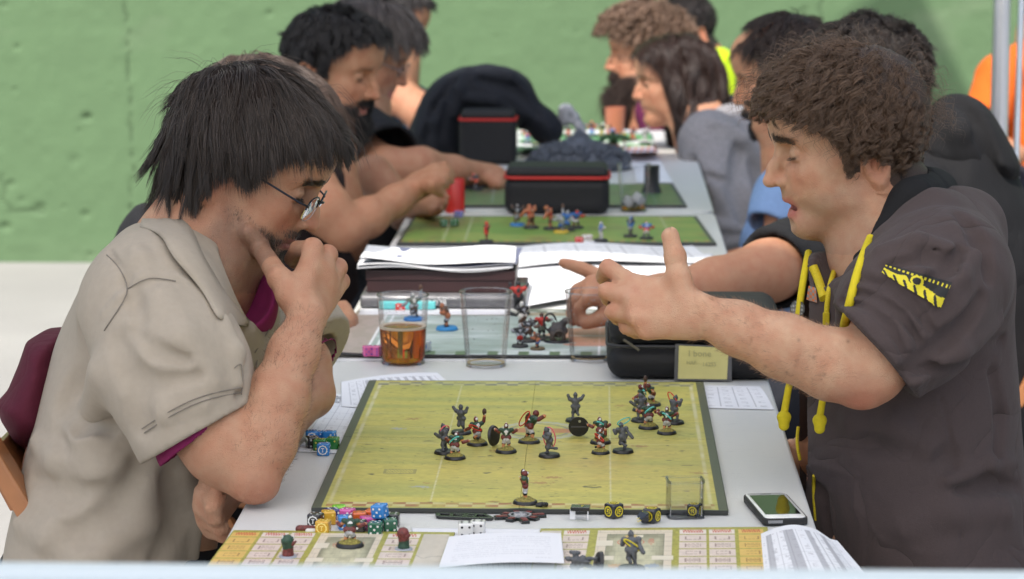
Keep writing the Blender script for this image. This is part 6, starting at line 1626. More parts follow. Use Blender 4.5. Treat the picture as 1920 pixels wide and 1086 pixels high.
# ---- pitch board
BX0, BX1, BY0, BY1 = -0.320, 0.1425, 3.102, 3.898
bz = TZ + 0.0058
bd = tag(empty('game_board', (-0.089, 3.5, TZ)), 'large yellow-green pitch board with dark rim in front of the two men', 'game board')
def pitch_col(u, v):
 x = BX0 + u * (BX1 - BX0); y = BY1 - v * (BY1 - BY0)
 c = np.tile(np.array([0.50, 0.44, 0.095]), (len(u), 1))
 st = noise2(x * 0 + 3, y * 34, 1) * 0.6 + noise2(x * 5, y * 55, 2) * 0.5 + fbm2(x * 9, y * 40, 4, 5) * 0.35
 c = mixc(c, 0.25 + 0.62 * st, (0.31, 0.33, 0.085))
 dry = np.exp(-((x + 0.02) / 0.13) ** 2 - ((y - 3.36) / 0.13) ** 2)
 c = mixc(c, 0.55 * dry * (0.7 + 0.5 * fbm2(x * 14, y * 30, 3, 7)), (0.52, 0.36, 0.11))
 c = mixc(c, 0.5 * np.clip(fbm2(x * 7, y * 22, 4, 9) - 0.35, 0, 1), (0.42, 0.37, 0.10))
 c = mixc(c, 0.7 * np.clip(noise2(x * 90, y * 240, 12) * noise2(x * 260, y * 500, 13) - 0.38, 0, 1) * 3, (0.07, 0.065, 0.025))
 c = mixc(c, np.clip(fbm2(x * 60, y * 130, 3, 77) - 0.95, 0, 1) * 3, (0.09, 0.08, 0.03))
 c = c * (1 + 0.10 * fbm2(x * 130, y * 260, 3, 14))[:, None]
 x0, x1 = -0.302, 0.124; cx = -0.089
 for xx in (cx - 0.1005, cx + 0.1015):
  c = mixc(c, 0.9 * line(x - xx, 0.0009) * (np.mod(y / 0.0072, 1) < 0.55) * (y < 3.86) * (y > 3.135), (0.62, 0.60, 0.42))
 for yy in (3.66, 3.565, 3.465): c = mixc(c, 0.55 * line(y - yy, 0.0009) * (x > x0 + 0.003) * (x < x1), (0.58, 0.56, 0.34))
 for xx in (x0, x1): c = mixc(c, (0.62 + 0.35 * noise2(y * 40, y * 0, 31)) * line(x - xx, 0.0022) * (y < 3.868) * (y > 3.135), (0.60, 0.56, 0.34))
 for r0, r1, ca, cb in ((3.112, 3.134, (0.30, 0.09, 0.045), (0.55, 0.47, 0.24)), (3.862, 3.886, (0.115, 0.125, 0.145), (0.44, 0.42, 0.20))):
  k = (y > r0) & (y < r1) & (x > -0.305) & (x < 0.128)
  ch = (np.floor((x + 0.305) / 0.0148) + np.floor((y - r0) / ((r1 - r0) / 2))) % 2 < 1
  f_ = 0.85 * np.clip(0.75 + 0.5 * fbm2(x * 60, y * 60, 2, 17), 0, 1)
  c = np.where((k & ch)[:, None], mixc(c, f_, ca), np.where((k & ~ch)[:, None], mixc(c, f_, cb), c))
 ex, ey = (x - (cx + 0.012)) / 0.052, (y - 3.548) / 0.060; r = np.hypot(ex, ey)
 th = np.arctan2(ey, ex)
 c = mixc(c, 0.75 * (np.abs(r - 0.90) < 0.085 + 0.02 * np.sin(th * 24)), (0.42, 0.42, 0.36))
 c = mixc(c, 0.75 * (np.abs(r - 0.72) < 0.035), (0.13, 0.15, 0.20))
 wing = (np.abs(ey) < 0.33 * (1 - np.abs(ex) / 1.75)) & (np.abs(ex) < 1.15)
 c = mixc(c, 0.85 * wing * (np.abs(ex) > 0.22), (0.46, 0.16, 0.075))
 c = mixc(c, 0.8 * ((np.abs(ey) < 0.42) & (np.abs(np.abs(ex) - 0.24) < 0.06)), (0.42, 0.40, 0.34))
 for (bx, by, s) in ((0.115, 3.30, 1), (-0.07, 3.24, 1.2), (-0.20, 3.235, .5), (0.028, 3.72, .9), (-0.24, 3.62, 1.0), (-0.055, 3.27, 1), (0.03, 3.50, 1), (0.05, 3.455, 1.1), (-0.125, 3.42, .9), (-0.12, 3.14, .7)):
  c = mixc(c, 0.6 * (np.exp(-((x - bx) / (0.010 * s)) ** 2 - ((y - by) / (0.006 * s)) ** 2) > 0.45 + 0.45 * noise2(x * 300, y * 300, 3)), (0.30, 0.11, 0.05))
 gx_, gy_ = (x + 0.235) / 0.019, (y - 3.298) / 0.013
 c = mixc(c, 0.55 * ((np.maximum(np.abs(gx_), np.abs(gy_)) < 1) & ((np.maximum(np.abs(gx_), np.abs(gy_)) > 0.85) | (np.mod(gx_ * 5 + np.floor(gy_ * 2.5) * 0.5, 1) < 0.25) | (np.mod(gy_ * 2.5, 1) < 0.25))), (0.14, 0.13, 0.07))
 for bx, by in ((-0.205, 3.215), (-0.255, 3.555)): c = mixc(c, 0.7 * (np.exp(-((x - bx) / 0.012) ** 2 - ((y - by) / 0.007) ** 2) > 0.55 + 0.4 * noise2(x * 350, y * 350, 8)), (0.34, 0.36, 0.40))
 rim = np.maximum(np.maximum(BX0 + 0.011 - x, x - (BX1 - 0.011)), np.maximum(BY0 + 0.0035 - y, y - (BY1 - 0.004)))
 c = mixc(c, rim > 0, (0.060, 0.070, 0.045))
 c = mixc(c, (rim <= 0) & (rim > -0.0045) & (rim > np.maximum(BX0 + 0.011 - x, x - (BX1 - 0.011)) - 1), (0.34, 0.32, 0.05)) if False else c
 return c
seam = -0.0890
for a, b, nu in ((BX0, seam - 0.00012, 270), (seam + 0.00012, BX1, 270)):
 f0 = (a - BX0) / (BX1 - BX0); f1 = (b - BX0) / (BX1 - BX0)
 for c0, c1, nv in ((BY0, 3.4995, 270), (3.5000, BY1, 270)):
  g0 = (BY1 - c1) / (BY1 - BY0); g1 = (BY1 - c0) / (BY1 - BY0)
  Pz = bz
  o = sheet('board_panel', [(a, c1, Pz), (b, c1, Pz), (b, c0, Pz), (a, c0, Pz)], nu, nv, lambda u, v: pitch_col(f0 + u * (f1 - f0), g0 + v * (g1 - g0)), MPRINT, lambda u, v: 0.0008 * (np.abs(u - (0 if a > -0.1 else 1)) < 0.06) * np.cos(np.abs(u - (0 if a > -0.1 else 1)) / 0.06 * PI / 2), 0.0050, bd, (0.030, 0.032, 0.028))
  o.matrix_parent_inverse = Matrix.Translation((0.089, -3.5, -TZ))
BZ = bz + 0.0002
# ---- dugout sheets (tracks and changing rooms)
def dug_col(cols, room):
 """cols: [(u0, u1, kind)] kind: 'num','gold','blank','room'"""
 def f(u, v):
  c = np.tile(np.array([0.33, 0.31, 0.055]), (len(u), 1))
  c = c * (1 + 0.2 * noise2(u * 90, v * 60, 3))[:, None]
  for (a, b, kd, hd) in cols:
   uu = (u - a) / (b - a); k = (uu > 0.05) & (uu < 0.95) & (v > 0.035) & (v < 0.97)
   if kd in ('num', 'gold'):
    n = 9; rw = np.floor(v * n); fr = v * n - rw
    cell = k & (fr > 0.06) & (fr < 0.94)
    bc = np.array((0.62, 0.52, 0.46)) if kd == 'num' else np.array((0.62, 0.42, 0.12))
    c = np.where(cell[:, None], bc * (1 + 0.06 * noise2(u * 60, v * 60, 5))[:, None], c)
    c = np.where((k & (rw == 0) & cell)[:, None], np.array((0.66, 0.58, 0.52)) if kd == 'num' else bc, c)
    # heading lettering in red, digits in brown outline
    gy = (fr - 0.5) / 0.30; gx_ = (uu - 0.5) / 0.34
    tx = np.sin(uu * 70 + 3 * rw) * np.sin(fr * 12) > -0.1
    c = np.where((k & (rw == 0) & (np.abs(gy) < 0.9) & (np.abs(gx_) < 1) & tx & hd)[:, None], np.array((0.50, 0.07, 0.04)), c)
    ring = np.abs(np.maximum(np.abs(gx_) * 1.2, np.abs(gy) * 1.3) - 0.85) < 0.10
    bar = (np.abs(gy - 0.1 * np.sin(rw * 2.3)) < 0.14) & (np.abs(gx_) < 0.7)
    dg = ((ring & (np.mod(uu * 7 + rw * 0.37, 1) < 0.75)) | (bar & (np.mod(rw, 2) == 0))) & (rw > 0)
    c = np.where((k & dg)[:, None], c * np.array((0.50, 0.42, 0.42)), c)
   elif kd == 'blank':
    c = np.where(k[:, None], np.array((0.52, 0.47, 0.40)) * (1 + 0.08 * fbm2(u * 25, v * 12, 3, 4))[:, None], c)
    c = np.where((k & (np.abs(v - 0.42 - 0.05 * noise2(u * 30, v, 2)) < 0.004))[:, None], c * 0.6, c)
   elif kd == 'room':
    tile = (np.abs(np.mod(u * 34 + np.floor(v * 14) * 0.5, 1)) < 0.05) | (np.mod(v * 14, 1) < 0.09)
    wall_ = k
    c = np.where(wall_[:, None], np.array((0.62, 0.54, 0.42)) * (1 - 0.25 * tile)[:, None], c)
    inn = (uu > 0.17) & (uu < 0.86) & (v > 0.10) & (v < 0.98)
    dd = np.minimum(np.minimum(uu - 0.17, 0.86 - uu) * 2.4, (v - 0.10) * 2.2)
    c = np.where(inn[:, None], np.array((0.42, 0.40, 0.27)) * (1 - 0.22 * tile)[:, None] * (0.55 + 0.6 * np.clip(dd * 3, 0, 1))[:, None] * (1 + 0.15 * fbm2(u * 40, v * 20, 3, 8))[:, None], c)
    for vv in (0.30, 0.36, 0.74):
     s_ = np.abs(v - vv) < 0.035
    for (a2, b2, v0, v1, cc) in ((0.30, 0.62, 0.17, 0.28, (0.55, 0.10, 0.06)), (0.28, 0.64, 0.76, 0.90, (0.55, 0.10, 0.06)), (0.66, 0.74, 0.17, 0.27, (0.5, 0.15, 0.1))):
     q_ = (uu > a2) & (uu < b2) & (v > v0) & (v < v1); e = np.hypot((uu - (a2 + b2) / 2) / (b2 - a2) * 2, (v - (v0 + v1) / 2) / (v1 - v0) * 2)
     c = np.where((q_ & (np.mod(e * 3.2, 1) < 0.5) & (e < 1))[:, None], np.array(cc), c)
    for (a2, b2, v0, v1) in ((0.04, 0.28, 0.43, 0.49), (0.72, 0.97, 0.43, 0.49), (0.05, 0.25, 0.20, 0.28), (0.40, 0.60, 0.115, 0.15)):
     q_ = (uu > a2) & (uu < b2) & (v > v0) & (v < v1); c = np.where(q_[:, None], np.array((0.66, 0.60, 0.48)), c)
    for (a2, v0, cc) in ((0.38, 0.60, (0.15, 0.25, 0.42)), (0.30, 0.58, (0.5, 0.3, 0.12)), (0.50, 0.57, (0.5, 0.3, 0.15)), (0.72, 0.58, (0.25, 0.3, 0.36)), (0.45, 0.135, (0.55, 0.38, 0.12))):
     q_ = np.exp(-((uu - a2) / 0.08) ** 2 - ((v - v0) / 0.03) ** 2) > 0.4 + 0.3 * noise2(u * 300, v * 90, 2); c = np.where(q_[:, None], np.array(cc), c)
  return c
 return f
def dug(label, c, cols):
 o = sheet('dugout_board', c, 420, 150, dug_col(cols, None), MPRINT, None, 0.0025, None, (0.25, 0.23, 0.05))
 tag(o, label, 'game board', 'printed dugout boards along the near table edge')
z = TZ + 0.0030
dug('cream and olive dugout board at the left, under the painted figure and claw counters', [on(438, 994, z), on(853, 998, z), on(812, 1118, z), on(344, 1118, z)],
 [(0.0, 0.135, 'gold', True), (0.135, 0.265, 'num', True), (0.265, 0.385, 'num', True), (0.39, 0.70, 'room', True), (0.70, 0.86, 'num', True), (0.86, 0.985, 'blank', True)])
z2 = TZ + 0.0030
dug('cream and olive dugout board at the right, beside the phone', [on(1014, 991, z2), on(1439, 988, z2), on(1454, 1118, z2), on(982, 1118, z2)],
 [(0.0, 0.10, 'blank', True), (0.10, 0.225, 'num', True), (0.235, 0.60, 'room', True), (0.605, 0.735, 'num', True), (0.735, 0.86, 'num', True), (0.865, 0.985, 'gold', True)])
# ---- papers
W8 = (0.68, 0.69, 0.71)
def roster(ncol, dark=(), title=None):
 def f(u, v):
  c = np.tile(np.array(W8), (len(u), 1))
  m_ = (u > 0.06) & (u < 0.94) & (v > 0.08) & (v < 0.92)
  c = mixc(c, 0.55 * m_ * (np.mod(u * ncol, 1) < 0.07), (0.2, 0.2, 0.22))
  c = mixc(c, 0.35 * m_ * (np.mod(v * 6, 1) < 0.025), (0.2, 0.2, 0.22))
  c = mixc(c, 0.45 * m_ * (np.abs(np.mod(u * ncol, 1) - 0.5) < 0.2) * (noise2(u * ncol * 3, v * 150, 3) > 0.1) * (np.mod(v * 6, 1) > 0.15) * (np.mod(v * 6, 1) < 0.7), (0.25, 0.25, 0.27))
  for a, b in dark: c = mixc(c, 0.7 * m_ * (u > a) * (u < b), (0.28, 0.28, 0.30))
  return c
 return f
def text_rows(n, amt=0.35):
 def f(u, v):
  c = np.tile(np.array(W8), (len(u), 1))
  m_ = (u > 0.08) & (u < 0.90) & (v > 0.12) & (v < 0.88)
  return mixc(c, amt * m_ * (np.abs(np.mod(v * n, 1) - 0.5) < 0.22) * (noise2(u * 160, np.floor(v * n), 4) > -0.35) * (noise2(u * 3, np.floor(v * n) * 3, 9) > -0.5), (0.3, 0.3, 0.34))
 return f
def paper(label, c, fn, zf=None, nu=150, nv=150, cat='paper', group='printed sheets lying on the tables', name='paper_sheet'):
 o = sheet(name, c, nu, nv, fn, MPAPER, zf, 0.0003, None, (0.75, 0.75, 0.75)); tag(o, label, cat, group); return o
t = TZ + 0.0012
def col_grey(u, v):
 c = roster(14)(u, v)
 return mixc(c, 0.55 * (v > 0.1) * (v < 0.6) * (np.mod(u * 13, 1) < 0.45) * (u > 0.2) * (u < 0.92), (0.22, 0.22, 0.25))
paper('white printed sheet sticking out behind the top left corner of the pitch board', [on(640, 716, t + .001), on(820, 699, t + .001), on(900, 775, t + .001), on(640, 762, t + .001)], col_grey, lambda u, v: 0.004 * np.sin(u * 3) * (1 - v))
def logo(u, v):
 c = np.tile(np.array(W8), (len(u), 1))
 c = mixc(c, 0.5 * (np.mod(u * 7, 1) < 0.06) * (v > 0.16), (0.25, 0.25, 0.3)); c = mixc(c, 0.4 * (np.mod(v * 9, 1) < 0.05) * (u > 0.05) * (v > 0.22), (0.3, 0.3, 0.33))
 c = mixc(c, 0.85 * (u > 0.02) * (u < 0.30) * (v > 0.03) * (v < 0.17) * ((np.mod(v * 52, 1) < 0.68) & (noise2(u * 40, v * 52, 6) > -0.45)), (0.06, 0.06, 0.07))
 return mixc(c, 0.3 * (np.mod(u * 7, 1) > 0.4) * (np.mod(u * 7, 1) < 0.6) * (noise2(u * 60, v * 100, 3) > 0.2) * (v > 0.3), (0.3, 0.3, 0.3))
paper('roster sheet with a black block logo, left of the pitch board under the blue dice', [on(628, 738, t), on(770, 752, t), on(735, 856, t), on(556, 846, t)], logo, None, 180, 180)
paper('printed table sheet right of the pitch board, beside the black case', [on(1290, 722, t), on(1424, 724, t), on(1452, 768, t), on(1285, 764, t)], roster(5), lambda u, v: 0.010 * np.clip(u - 0.7, 0, 1) * np.sin(v * PI), 140, 120)
paper('curling white sheet with grey column bars hanging over the near right table edge', [on(1420, 1004, t), on(1570, 1005, t), on(1660, 1110, t), on(1425, 1110, t)], roster(9, ((0.10, 0.16), (0.30, 0.42), (0.56, 0.62), (0.74, 0.80))), lambda u, v: 0.012 * np.sin(PI * np.clip(u * 1.1, 0, 1)) - 0.02 * np.clip(u - 0.75, 0, 1), 160, 140)
paper('white notes sheet between the two dugout boards, lying on top', [on(842, 1006, TZ + .010), on(1052, 1000, TZ + .010), on(1058, 1056, TZ + .010), on(822, 1064, TZ + .010)], text_rows(16, 0.22), lambda u, v: 0.003 * np.sin(u * PI), 200, 120)
paper('ruled score sheet partly hidden under the notes sheet', [on(772, 990, t), on(1012, 992, t), on(1020, 1100, t), on(800, 1100, t)], roster(22), None, 200, 100)
# sunlit papers in the middle
s2 = TZ + 0.0070
paper('large blank white sheet in the sun, right of the maroon box', [on(950, 478, s2), on(1335, 474, s2), on(1352, 520, s2), on(950, 582, s2)], text_rows(30, 0.04), lambda u, v: 0.004 * np.sin(u * 6), 60, 60)
paper('white sheet folded at its edge beyond the pointing hand', [on(960, 464, s2 + .003), on(1300, 455, s2 + .003), on(1345, 488, s2 + .003), on(965, 505, s2 + .003)], roster(12), lambda u, v: 0.012 * np.clip(v - 0.7, 0, 1) + 0.006 * np.sin(u * 5), 90, 60)
paper('white slip under the grey book', [on(680, 570, s2), on(985, 568, s2), on(985, 590, s2), on(672, 590, s2)], text_rows(3, 0.0), None, 20, 10)
# ---- pale teal board on the second table
def teal(u, v):
 x = u; c = np.tile(np.array([0.36, 0.44, 0.41]), (len(u), 1))
 c = mixc(c, 0.5 + 0.6 * fbm2(u * 8, v * 26, 4, 3), (0.28, 0.35, 0.31)); c = mixc(c, 0.8 * np.clip(fbm2(u * 6 + 9, v * 18, 4, 5), 0, 1), (0.62, 0.67, 0.66))
 c = mixc(c, 0.7 * np.clip(fbm2(u * 10, v * 30, 4, 15) - 0.4, 0, 1), (0.16, 0.20, 0.13))
 c = mixc(c, (u < 0.09), (0.40, 0.33, 0.29)); c = mixc(c, 0.4 * (u < 0.09) * (noise2(u * 50, v * 20, 3) > 0), (0.30, 0.26, 0.20))
 for a in (0.0, 0.085, 0.105, 0.66): c = mixc(c, line(u - a, 0.003), (0.78, 0.80, 0.80))
 c = mixc(c, (v > 0.93) * (np.mod(u * 13, 1) < 0.35) * (u > 0.12), (0.10, 0.16, 0.08))
 c = mixc(c, 0.8 * (((u - 0.72) / 0.20) ** 2 + ((v - 0.62) / 0.22) ** 2 < 1 + 0.4 * noise2(u * 20, v * 20, 4)), (0.50, 0.17, 0.08))
 c = mixc(c, 0.7 * (((u - 0.80) / 0.09) ** 2 + ((v - 0.42) / 0.08) ** 2 < 1), (0.12, 0.26, 0.10))
 c = mixc(c, line(v - 0.60, 0.004) * (u > 0.1), (0.62, 0.68, 0.66))
 c = mixc(c, (v < 0.09), (0.10, 0.11, 0.09)); c = mixc(c, (v < 0.09) * (noise2(u * 40, v * 60, 4) > 0.2), (0.45, 0.45, 0.42))
 c = mixc(c, (v > 0.09) * (v < 0.16), (0.30, 0.24, 0.17))
 return c
b2 = sheet('game_board', [(-0.388, 4.545, TZ + .006), (0.20, 4.545, TZ + .006), (0.20, 4.112, TZ + .006), (-0.394, 4.108, TZ + .006)], 420, 240, teal, MPRINT, lambda u, v: 0.004 * np.clip(1 - u / 0.12, 0, 1) * v, 0.0035, None, (0.05, 0.05, 0.05))
tag(b2, 'pale teal snow-coloured pitch board under the plastic cups on the second table', 'game board')
# ---- green board further back
def green(u, v):
 c = np.tile(np.array([0.13, 0.24, 0.045]), (len(u), 1))
 c = mixc(c, 0.5 + 0.8 * fbm2(u * 8, v * 12, 4, 31), (0.22, 0.28, 0.06)); c = mixc(c, 0.7 * np.clip(fbm2(u * 9 + 4, v * 6, 3, 8) - 0.2, 0, 1), (0.17, 0.12, 0.05))
 c = mixc(c, 0.6 * np.exp(-((u - 0.12) / 0.09) ** 2 - ((v - 0.3) / 0.3) ** 2), (0.20, 0.10, 0.04))
 for a in (0.14, 0.21, 0.87): c = mixc(c, 0.5 * line(u - a, 0.003), (0.5, 0.52, 0.35))
 rim = (v > 0.955); c = mixc(c, rim, (0.05, 0.055, 0.05)); c = mixc(c, (v > 0.90) * (v < 0.955) * (np.mod(u * 30, 1) < 0.5), (0.35, 0.25, 0.06))
 c = mixc(c, (u < 0.012) | (u > 0.985) | (v < 0.02), (0.05, 0.055, 0.05)); return c
b3 = sheet('game_board', [on(776, 405, TZ + .006), on(1306, 405, TZ + .006), on(1343, 456, TZ + .006), on(744, 456, TZ + .006)], 330, 160, green, MPRINT, None, 0.005, None, (0.03, 0.03, 0.03))
tag(b3, 'bright green pitch board with small painted figures in front of the red-zipped case', 'game board')
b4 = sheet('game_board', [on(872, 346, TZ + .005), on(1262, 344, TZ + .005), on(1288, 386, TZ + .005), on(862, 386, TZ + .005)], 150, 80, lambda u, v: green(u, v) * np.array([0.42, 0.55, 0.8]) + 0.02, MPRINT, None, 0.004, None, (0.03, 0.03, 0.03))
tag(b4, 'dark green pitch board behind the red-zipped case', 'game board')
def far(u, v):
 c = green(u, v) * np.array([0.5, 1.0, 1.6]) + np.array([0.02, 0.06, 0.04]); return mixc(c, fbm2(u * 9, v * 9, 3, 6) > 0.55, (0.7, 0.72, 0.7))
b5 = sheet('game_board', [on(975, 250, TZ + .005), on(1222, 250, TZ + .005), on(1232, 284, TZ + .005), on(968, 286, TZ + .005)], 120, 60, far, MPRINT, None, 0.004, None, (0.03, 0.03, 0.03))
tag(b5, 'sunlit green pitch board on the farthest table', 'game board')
paper('white sheet in the sun at the far table edge', [on(1090, 244, TZ + .002), on(1215, 243, TZ + .002), on(1222, 256, TZ + .002), on(1085, 256, TZ + .002)], text_rows(3, 0.1), None, 20, 10)
paper('white sheet on the far table right of the rock mound', [on(1180, 292, TZ + .002), on(1232, 292, TZ + .002), on(1262, 342, TZ + .002), on(1195, 342, TZ + .002)], text_rows(12, 0.15), None, 60, 60)
paper('pink and orange printed card on the far table', [on(1168, 276, TZ + .006), on(1226, 274, TZ + .006), on(1236, 300, TZ + .006), on(1172, 302, TZ + .006)], lambda u, v: np.where((np.mod(u * 5 + v, 1) < 0.5)[:, None], np.array([0.6, 0.3, 0.22]), np.array([0.5, 0.5, 0.62])), lambda u, v: 0.02 * v, 30, 20)
paper('orange printed card left of the rock mound on the far table', [on(980, 276, TZ + .008), on(1040, 275, TZ + .008), on(1038, 290, TZ + .008), on(976, 291, TZ + .008)], lambda u, v: np.where((np.mod(u * 4, 1) < 0.6)[:, None], np.array([0.62, 0.25, 0.12]), np.array([0.7, 0.6, 0.55])), lambda u, v: 0.02 * v, 30, 20)
lap('boards')
# ================================================================== MINIATURES
FIGM = [mat('grey_plastic_figure', (0.085, 0.090, 0.098), 0.55, bump=0.0002, bscale=900, var=0.25, scale=300), mat('painted_flesh', (0.48, 0.20, 0.08), 0.6, var=0.2, scale=400), mat('painted_white_cloth', (0.48, 0.48, 0.50), 0.7, var=0.35, scale=350),
  mat('painted_dark_green', (0.018, 0.055, 0.030), 0.45, var=0.4, scale=300), mat('painted_oxblood_leather', (0.13, 0.022, 0.018), 0.45, var=0.5, scale=350), mat('painted_bone_white', (0.66, 0.65, 0.62), 0.5), mat('painted_black_boot', (0.012, 0.012, 0.013), 0.4), mat('painted_brown', (0.05, 0.022, 0.012), 0.5)]
MBASE = mat('black_plastic_base', (0.012, 0.012, 0.013), 0.38, spec=0.5); MTURF = mat('yellow_green_flock', (0.22, 0.19, 0.045), 0.95, var=0.5, scale=500, bump=0.0006, bscale=700)
mm = 0.001
def fig_ops(kind, pose):
 """one figure, millimetres, feet at z=3.6, facing +Y"""
 g = kind == 'grey'
 fl, wh, gr, le, bo, bt, br = (0,) * 7 if g else (1, 2, 3, 4, 5, 6, 7)
 p = dict(hip=(0, 0, 15), lean=(0, 1, 0), ls=3.6, lk=1.5, la=(-8, 2, 23), ra=(8, 2, 23), lh=(-12, 5, 25), rh=(12, 5, 25), head=(0, 1, 30.5), bulk=1.2, lift=0, ball=None, cape=False)
 p.update(pose); o = Ops(); B = p['bulk']; hip = V(*p['hip']); k = 0.7
 ch = hip + V(*p['lean']) + V(0, 0, 8.5)
 for s in (-1, 1):
  ft = V(s * p['ls'], -0.8 if s < 0 else 1.0, 4.6); kn = (hip + ft) / 2 + V(s * 1.0, p['lk'], 0.5)
  if p['lift'] and s == p['lift']: ft = V(s * 2.2, -7.5, 9.5); kn = hip + V(s * 2.2, 2.2, -5.0)
  o.u(cap(hip + V(s * 1.6, 0, 0), kn, 2.5 * B, 1.9 * B), k, wh); o.u(cap(kn, ft, 1.55 * B, 1.2 * B), k * 0.5, fl); o.u(cap(ft + V(0, -0.6, -0.2), ft + V(s * 0.5, 2.4, -0.5), 1.35 * B, 1.0 * B), k * 0.5, bt if not g else 0)
  o.u(cap(kn - V(0, 0, 0.2), kn - V(0, 0, 1.0), 2.0 * B, 1.8 * B), 0.3, bt)
 o.u(ell(hip + V(0, 0, 0.6), (3.4 * B, 2.6 * B, 2.6 * B)), k, wh); o.u(cap(hip + V(0, 0, 2.0), ch, 2.7 * B, 3.7 * B), k, gr); o.u(ell(ch + V(0, 0, 0.5), (4.8 * B, 3.2 * B, 3.3 * B)), k, gr)
 o.u(cap(hip + V(-3.0, 0, 2.4), hip + V(3.0, 0, 2.4), 2.7 * B, 2.7 * B), 0.2, le)
 if not g: o.u(rbox(ch + V(0, -3.4 * B, 0), (0.7, 0.6, 2.6), None, 0.2), 0.1, bo); o.u(rbox(ch + V(0, -3.4 * B, 0.6), (1.9, 0.6, 0.65), None, 0.2), 0.1, bo)
 for s, el_, hd_ in ((-1, p['la'], p['lh']), (1, p['ra'], p['rh'])):
  sh_ = ch + V(s * 5.0 * B, 0, 1.8); o.u(ell(sh_ + V(0, 0, 0.6), (2.6 * B, 2.5 * B, 2.1 * B)), 0.4, gr); el_ = V(*el_); hd_ = V(*hd_)
  o.u(cap(sh_, el_, 1.7 * B, 1.4 * B), k, fl); o.u(cap(el_, hd_, 1.8 * B, 1.5 * B), 0.4, le); o.u(ell(hd_, 1.6 * B), 0.4, fl if kind != 'claw' else le)
  if not g:
   d = (hd_ - el_) / np.linalg.norm(hd_ - el_)
   for j in (-1, 0, 1): o.u(cap(hd_ + V(0, j * 0.9, j * 0.5), hd_ + d * 3.6 + V(0, j * 1.4, j * 0.8), 0.5, 0.22), 0.1, bo)
 h_ = V(*p['head']); o.u(cap(ch + V(0, 0, 2), h_, 1.7 * B, 1.6 * B), k, fl); o.u(ell(h_, (2.2 * B, 2.6 * B, 2.8 * B)), 0.4, le); o.u(ell(h_ + V(0, 0.9, -0.8), (1.6, 2.0, 1.6)), 0.3, fl)
 o.u(cap(h_ + V(0, -2.2, 0.6), h_ + V(0, 1.2, 2.7), 1.5, 1.2), 0.2, bo)
 if g: o.u(cap(h_ + V(0, -1, -0.5), h_ + V(0, -3.2, -4.5), 1.3, 0.7), 0.8, 0); o.u(cap(hip + V(0, -2.0, 1), hip + V(1.5, -4.5, -5), 1.6, 0.6), 1.0, 0)
 if p['cape']: o.u(ell(ch + V(-4, -3.5, 2), (4.5, 3.2, 5.5)), 1.0, le); o.u(cap(ch + V(-6, -4, -2), ch + V(-2, -4, 7), 2.6, 2.0), 0.8, br)
 if p['ball']: o.u(ell(p['ball'], (2.6, 2.6, 4.2)), 0.2, br)
 return o.xf(np.eye(3), (0, 0, 0), mm)
POSES = {
 'stand': ('paint', dict()), 'lunge': ('paint', dict(hip=(0, -1, 13.5), lean=(0.5, 3.5, -0.5), ls=4.6, lh=(-13, 6, 21), rh=(13, 7, 20), la=(-9, 3, 19), ra=(9, 3, 19), head=(0, 5, 26.5))),
 'throw': ('paint', dict(hip=(0, 0, 14), ls=4.2, ra=(8, 0, 27), rh=(8.5, -1, 33), la=(-9, 2, 20), lh=(-12, 7, 17), ball=(8.5, -1, 38.5), lift=-1, head=(-1, 2, 29.5))),
 'run_grey': ('grey', dict(hip=(0, 0, 16), lean=(0, 2, 0), lift=-1, la=(-7, 5, 22), ra=(7, -3, 21), lh=(-6, 9, 25), rh=(9, -6, 17), head=(0, 3.5, 31))),
 'arms_grey': ('grey', dict(hip=(0, 0, 16), la=(-7, 1, 27), ra=(7, 1, 27), lh=(-9, 1, 32), rh=(10, 2, 31), lift=1, head=(0, 1, 32))),
 'step_grey': ('grey', dict(hip=(0, 0, 15.5), ls=4.5, la=(-7, 3, 20), ra=(7, 2, 23), lh=(-12, 5, 24), rh=(6, 6, 29), head=(0, 2, 31))),
 'ogre': ('paint', dict(hip=(0, 0, 17), bulk=1.55, ls=6.0, lean=(1, 4, 1), la=(-12, 4, 27), ra=(12, 6, 29), lh=(-15, 8, 20), rh=(16, 11, 33), head=(2, 8, 34), cape=True)),
 'ballman': ('paint', dict(hip=(0, 0, 17), ls=1.2, lk=0.4, la=(-6, 1, 24), ra=(6, 1, 24), lh=(-3, 4, 27), rh=(3, 4, 27), head=(0, 0, 32), ball=(2.2, 2.5, 32.5)))}
PROTO = {}
def base_mesh(r):
 m = MB(); m.lathe([(0.0001, 0), (r * 0.99, 0), (r, 0.0006), (r * 0.90, 0.0034), (r * 0.86, 0.0036), (0.0001, 0.0036)], n=28); return m
def ring_part(parent, c, rx, rz, colr, tilt, name='marker_ring', arc=2 * PI, a0=0.0, r=0.0007):
 R_m = np.array(Euler(tilt).to_matrix()); n = 22
 pts = [V(*c) + R_m @ V(rx * math.cos(a0 + arc * i / n), 0, rz * math.sin(a0 + arc * i / n)) for i in range(n + 1)]
 key = 'rubber_%s' % (colr,)
 if key not in PROTO: PROTO[key] = mat('rubber_marker', colr, 0.45)
 return MB().tube(pts, r, 6).build(name, PROTO[key], parent, True)
RED, TEAL_, PINK = (0.55, 0.035, 0.015), (0.10, 0.50, 0.46), (0.66, 0.10, 0.14)
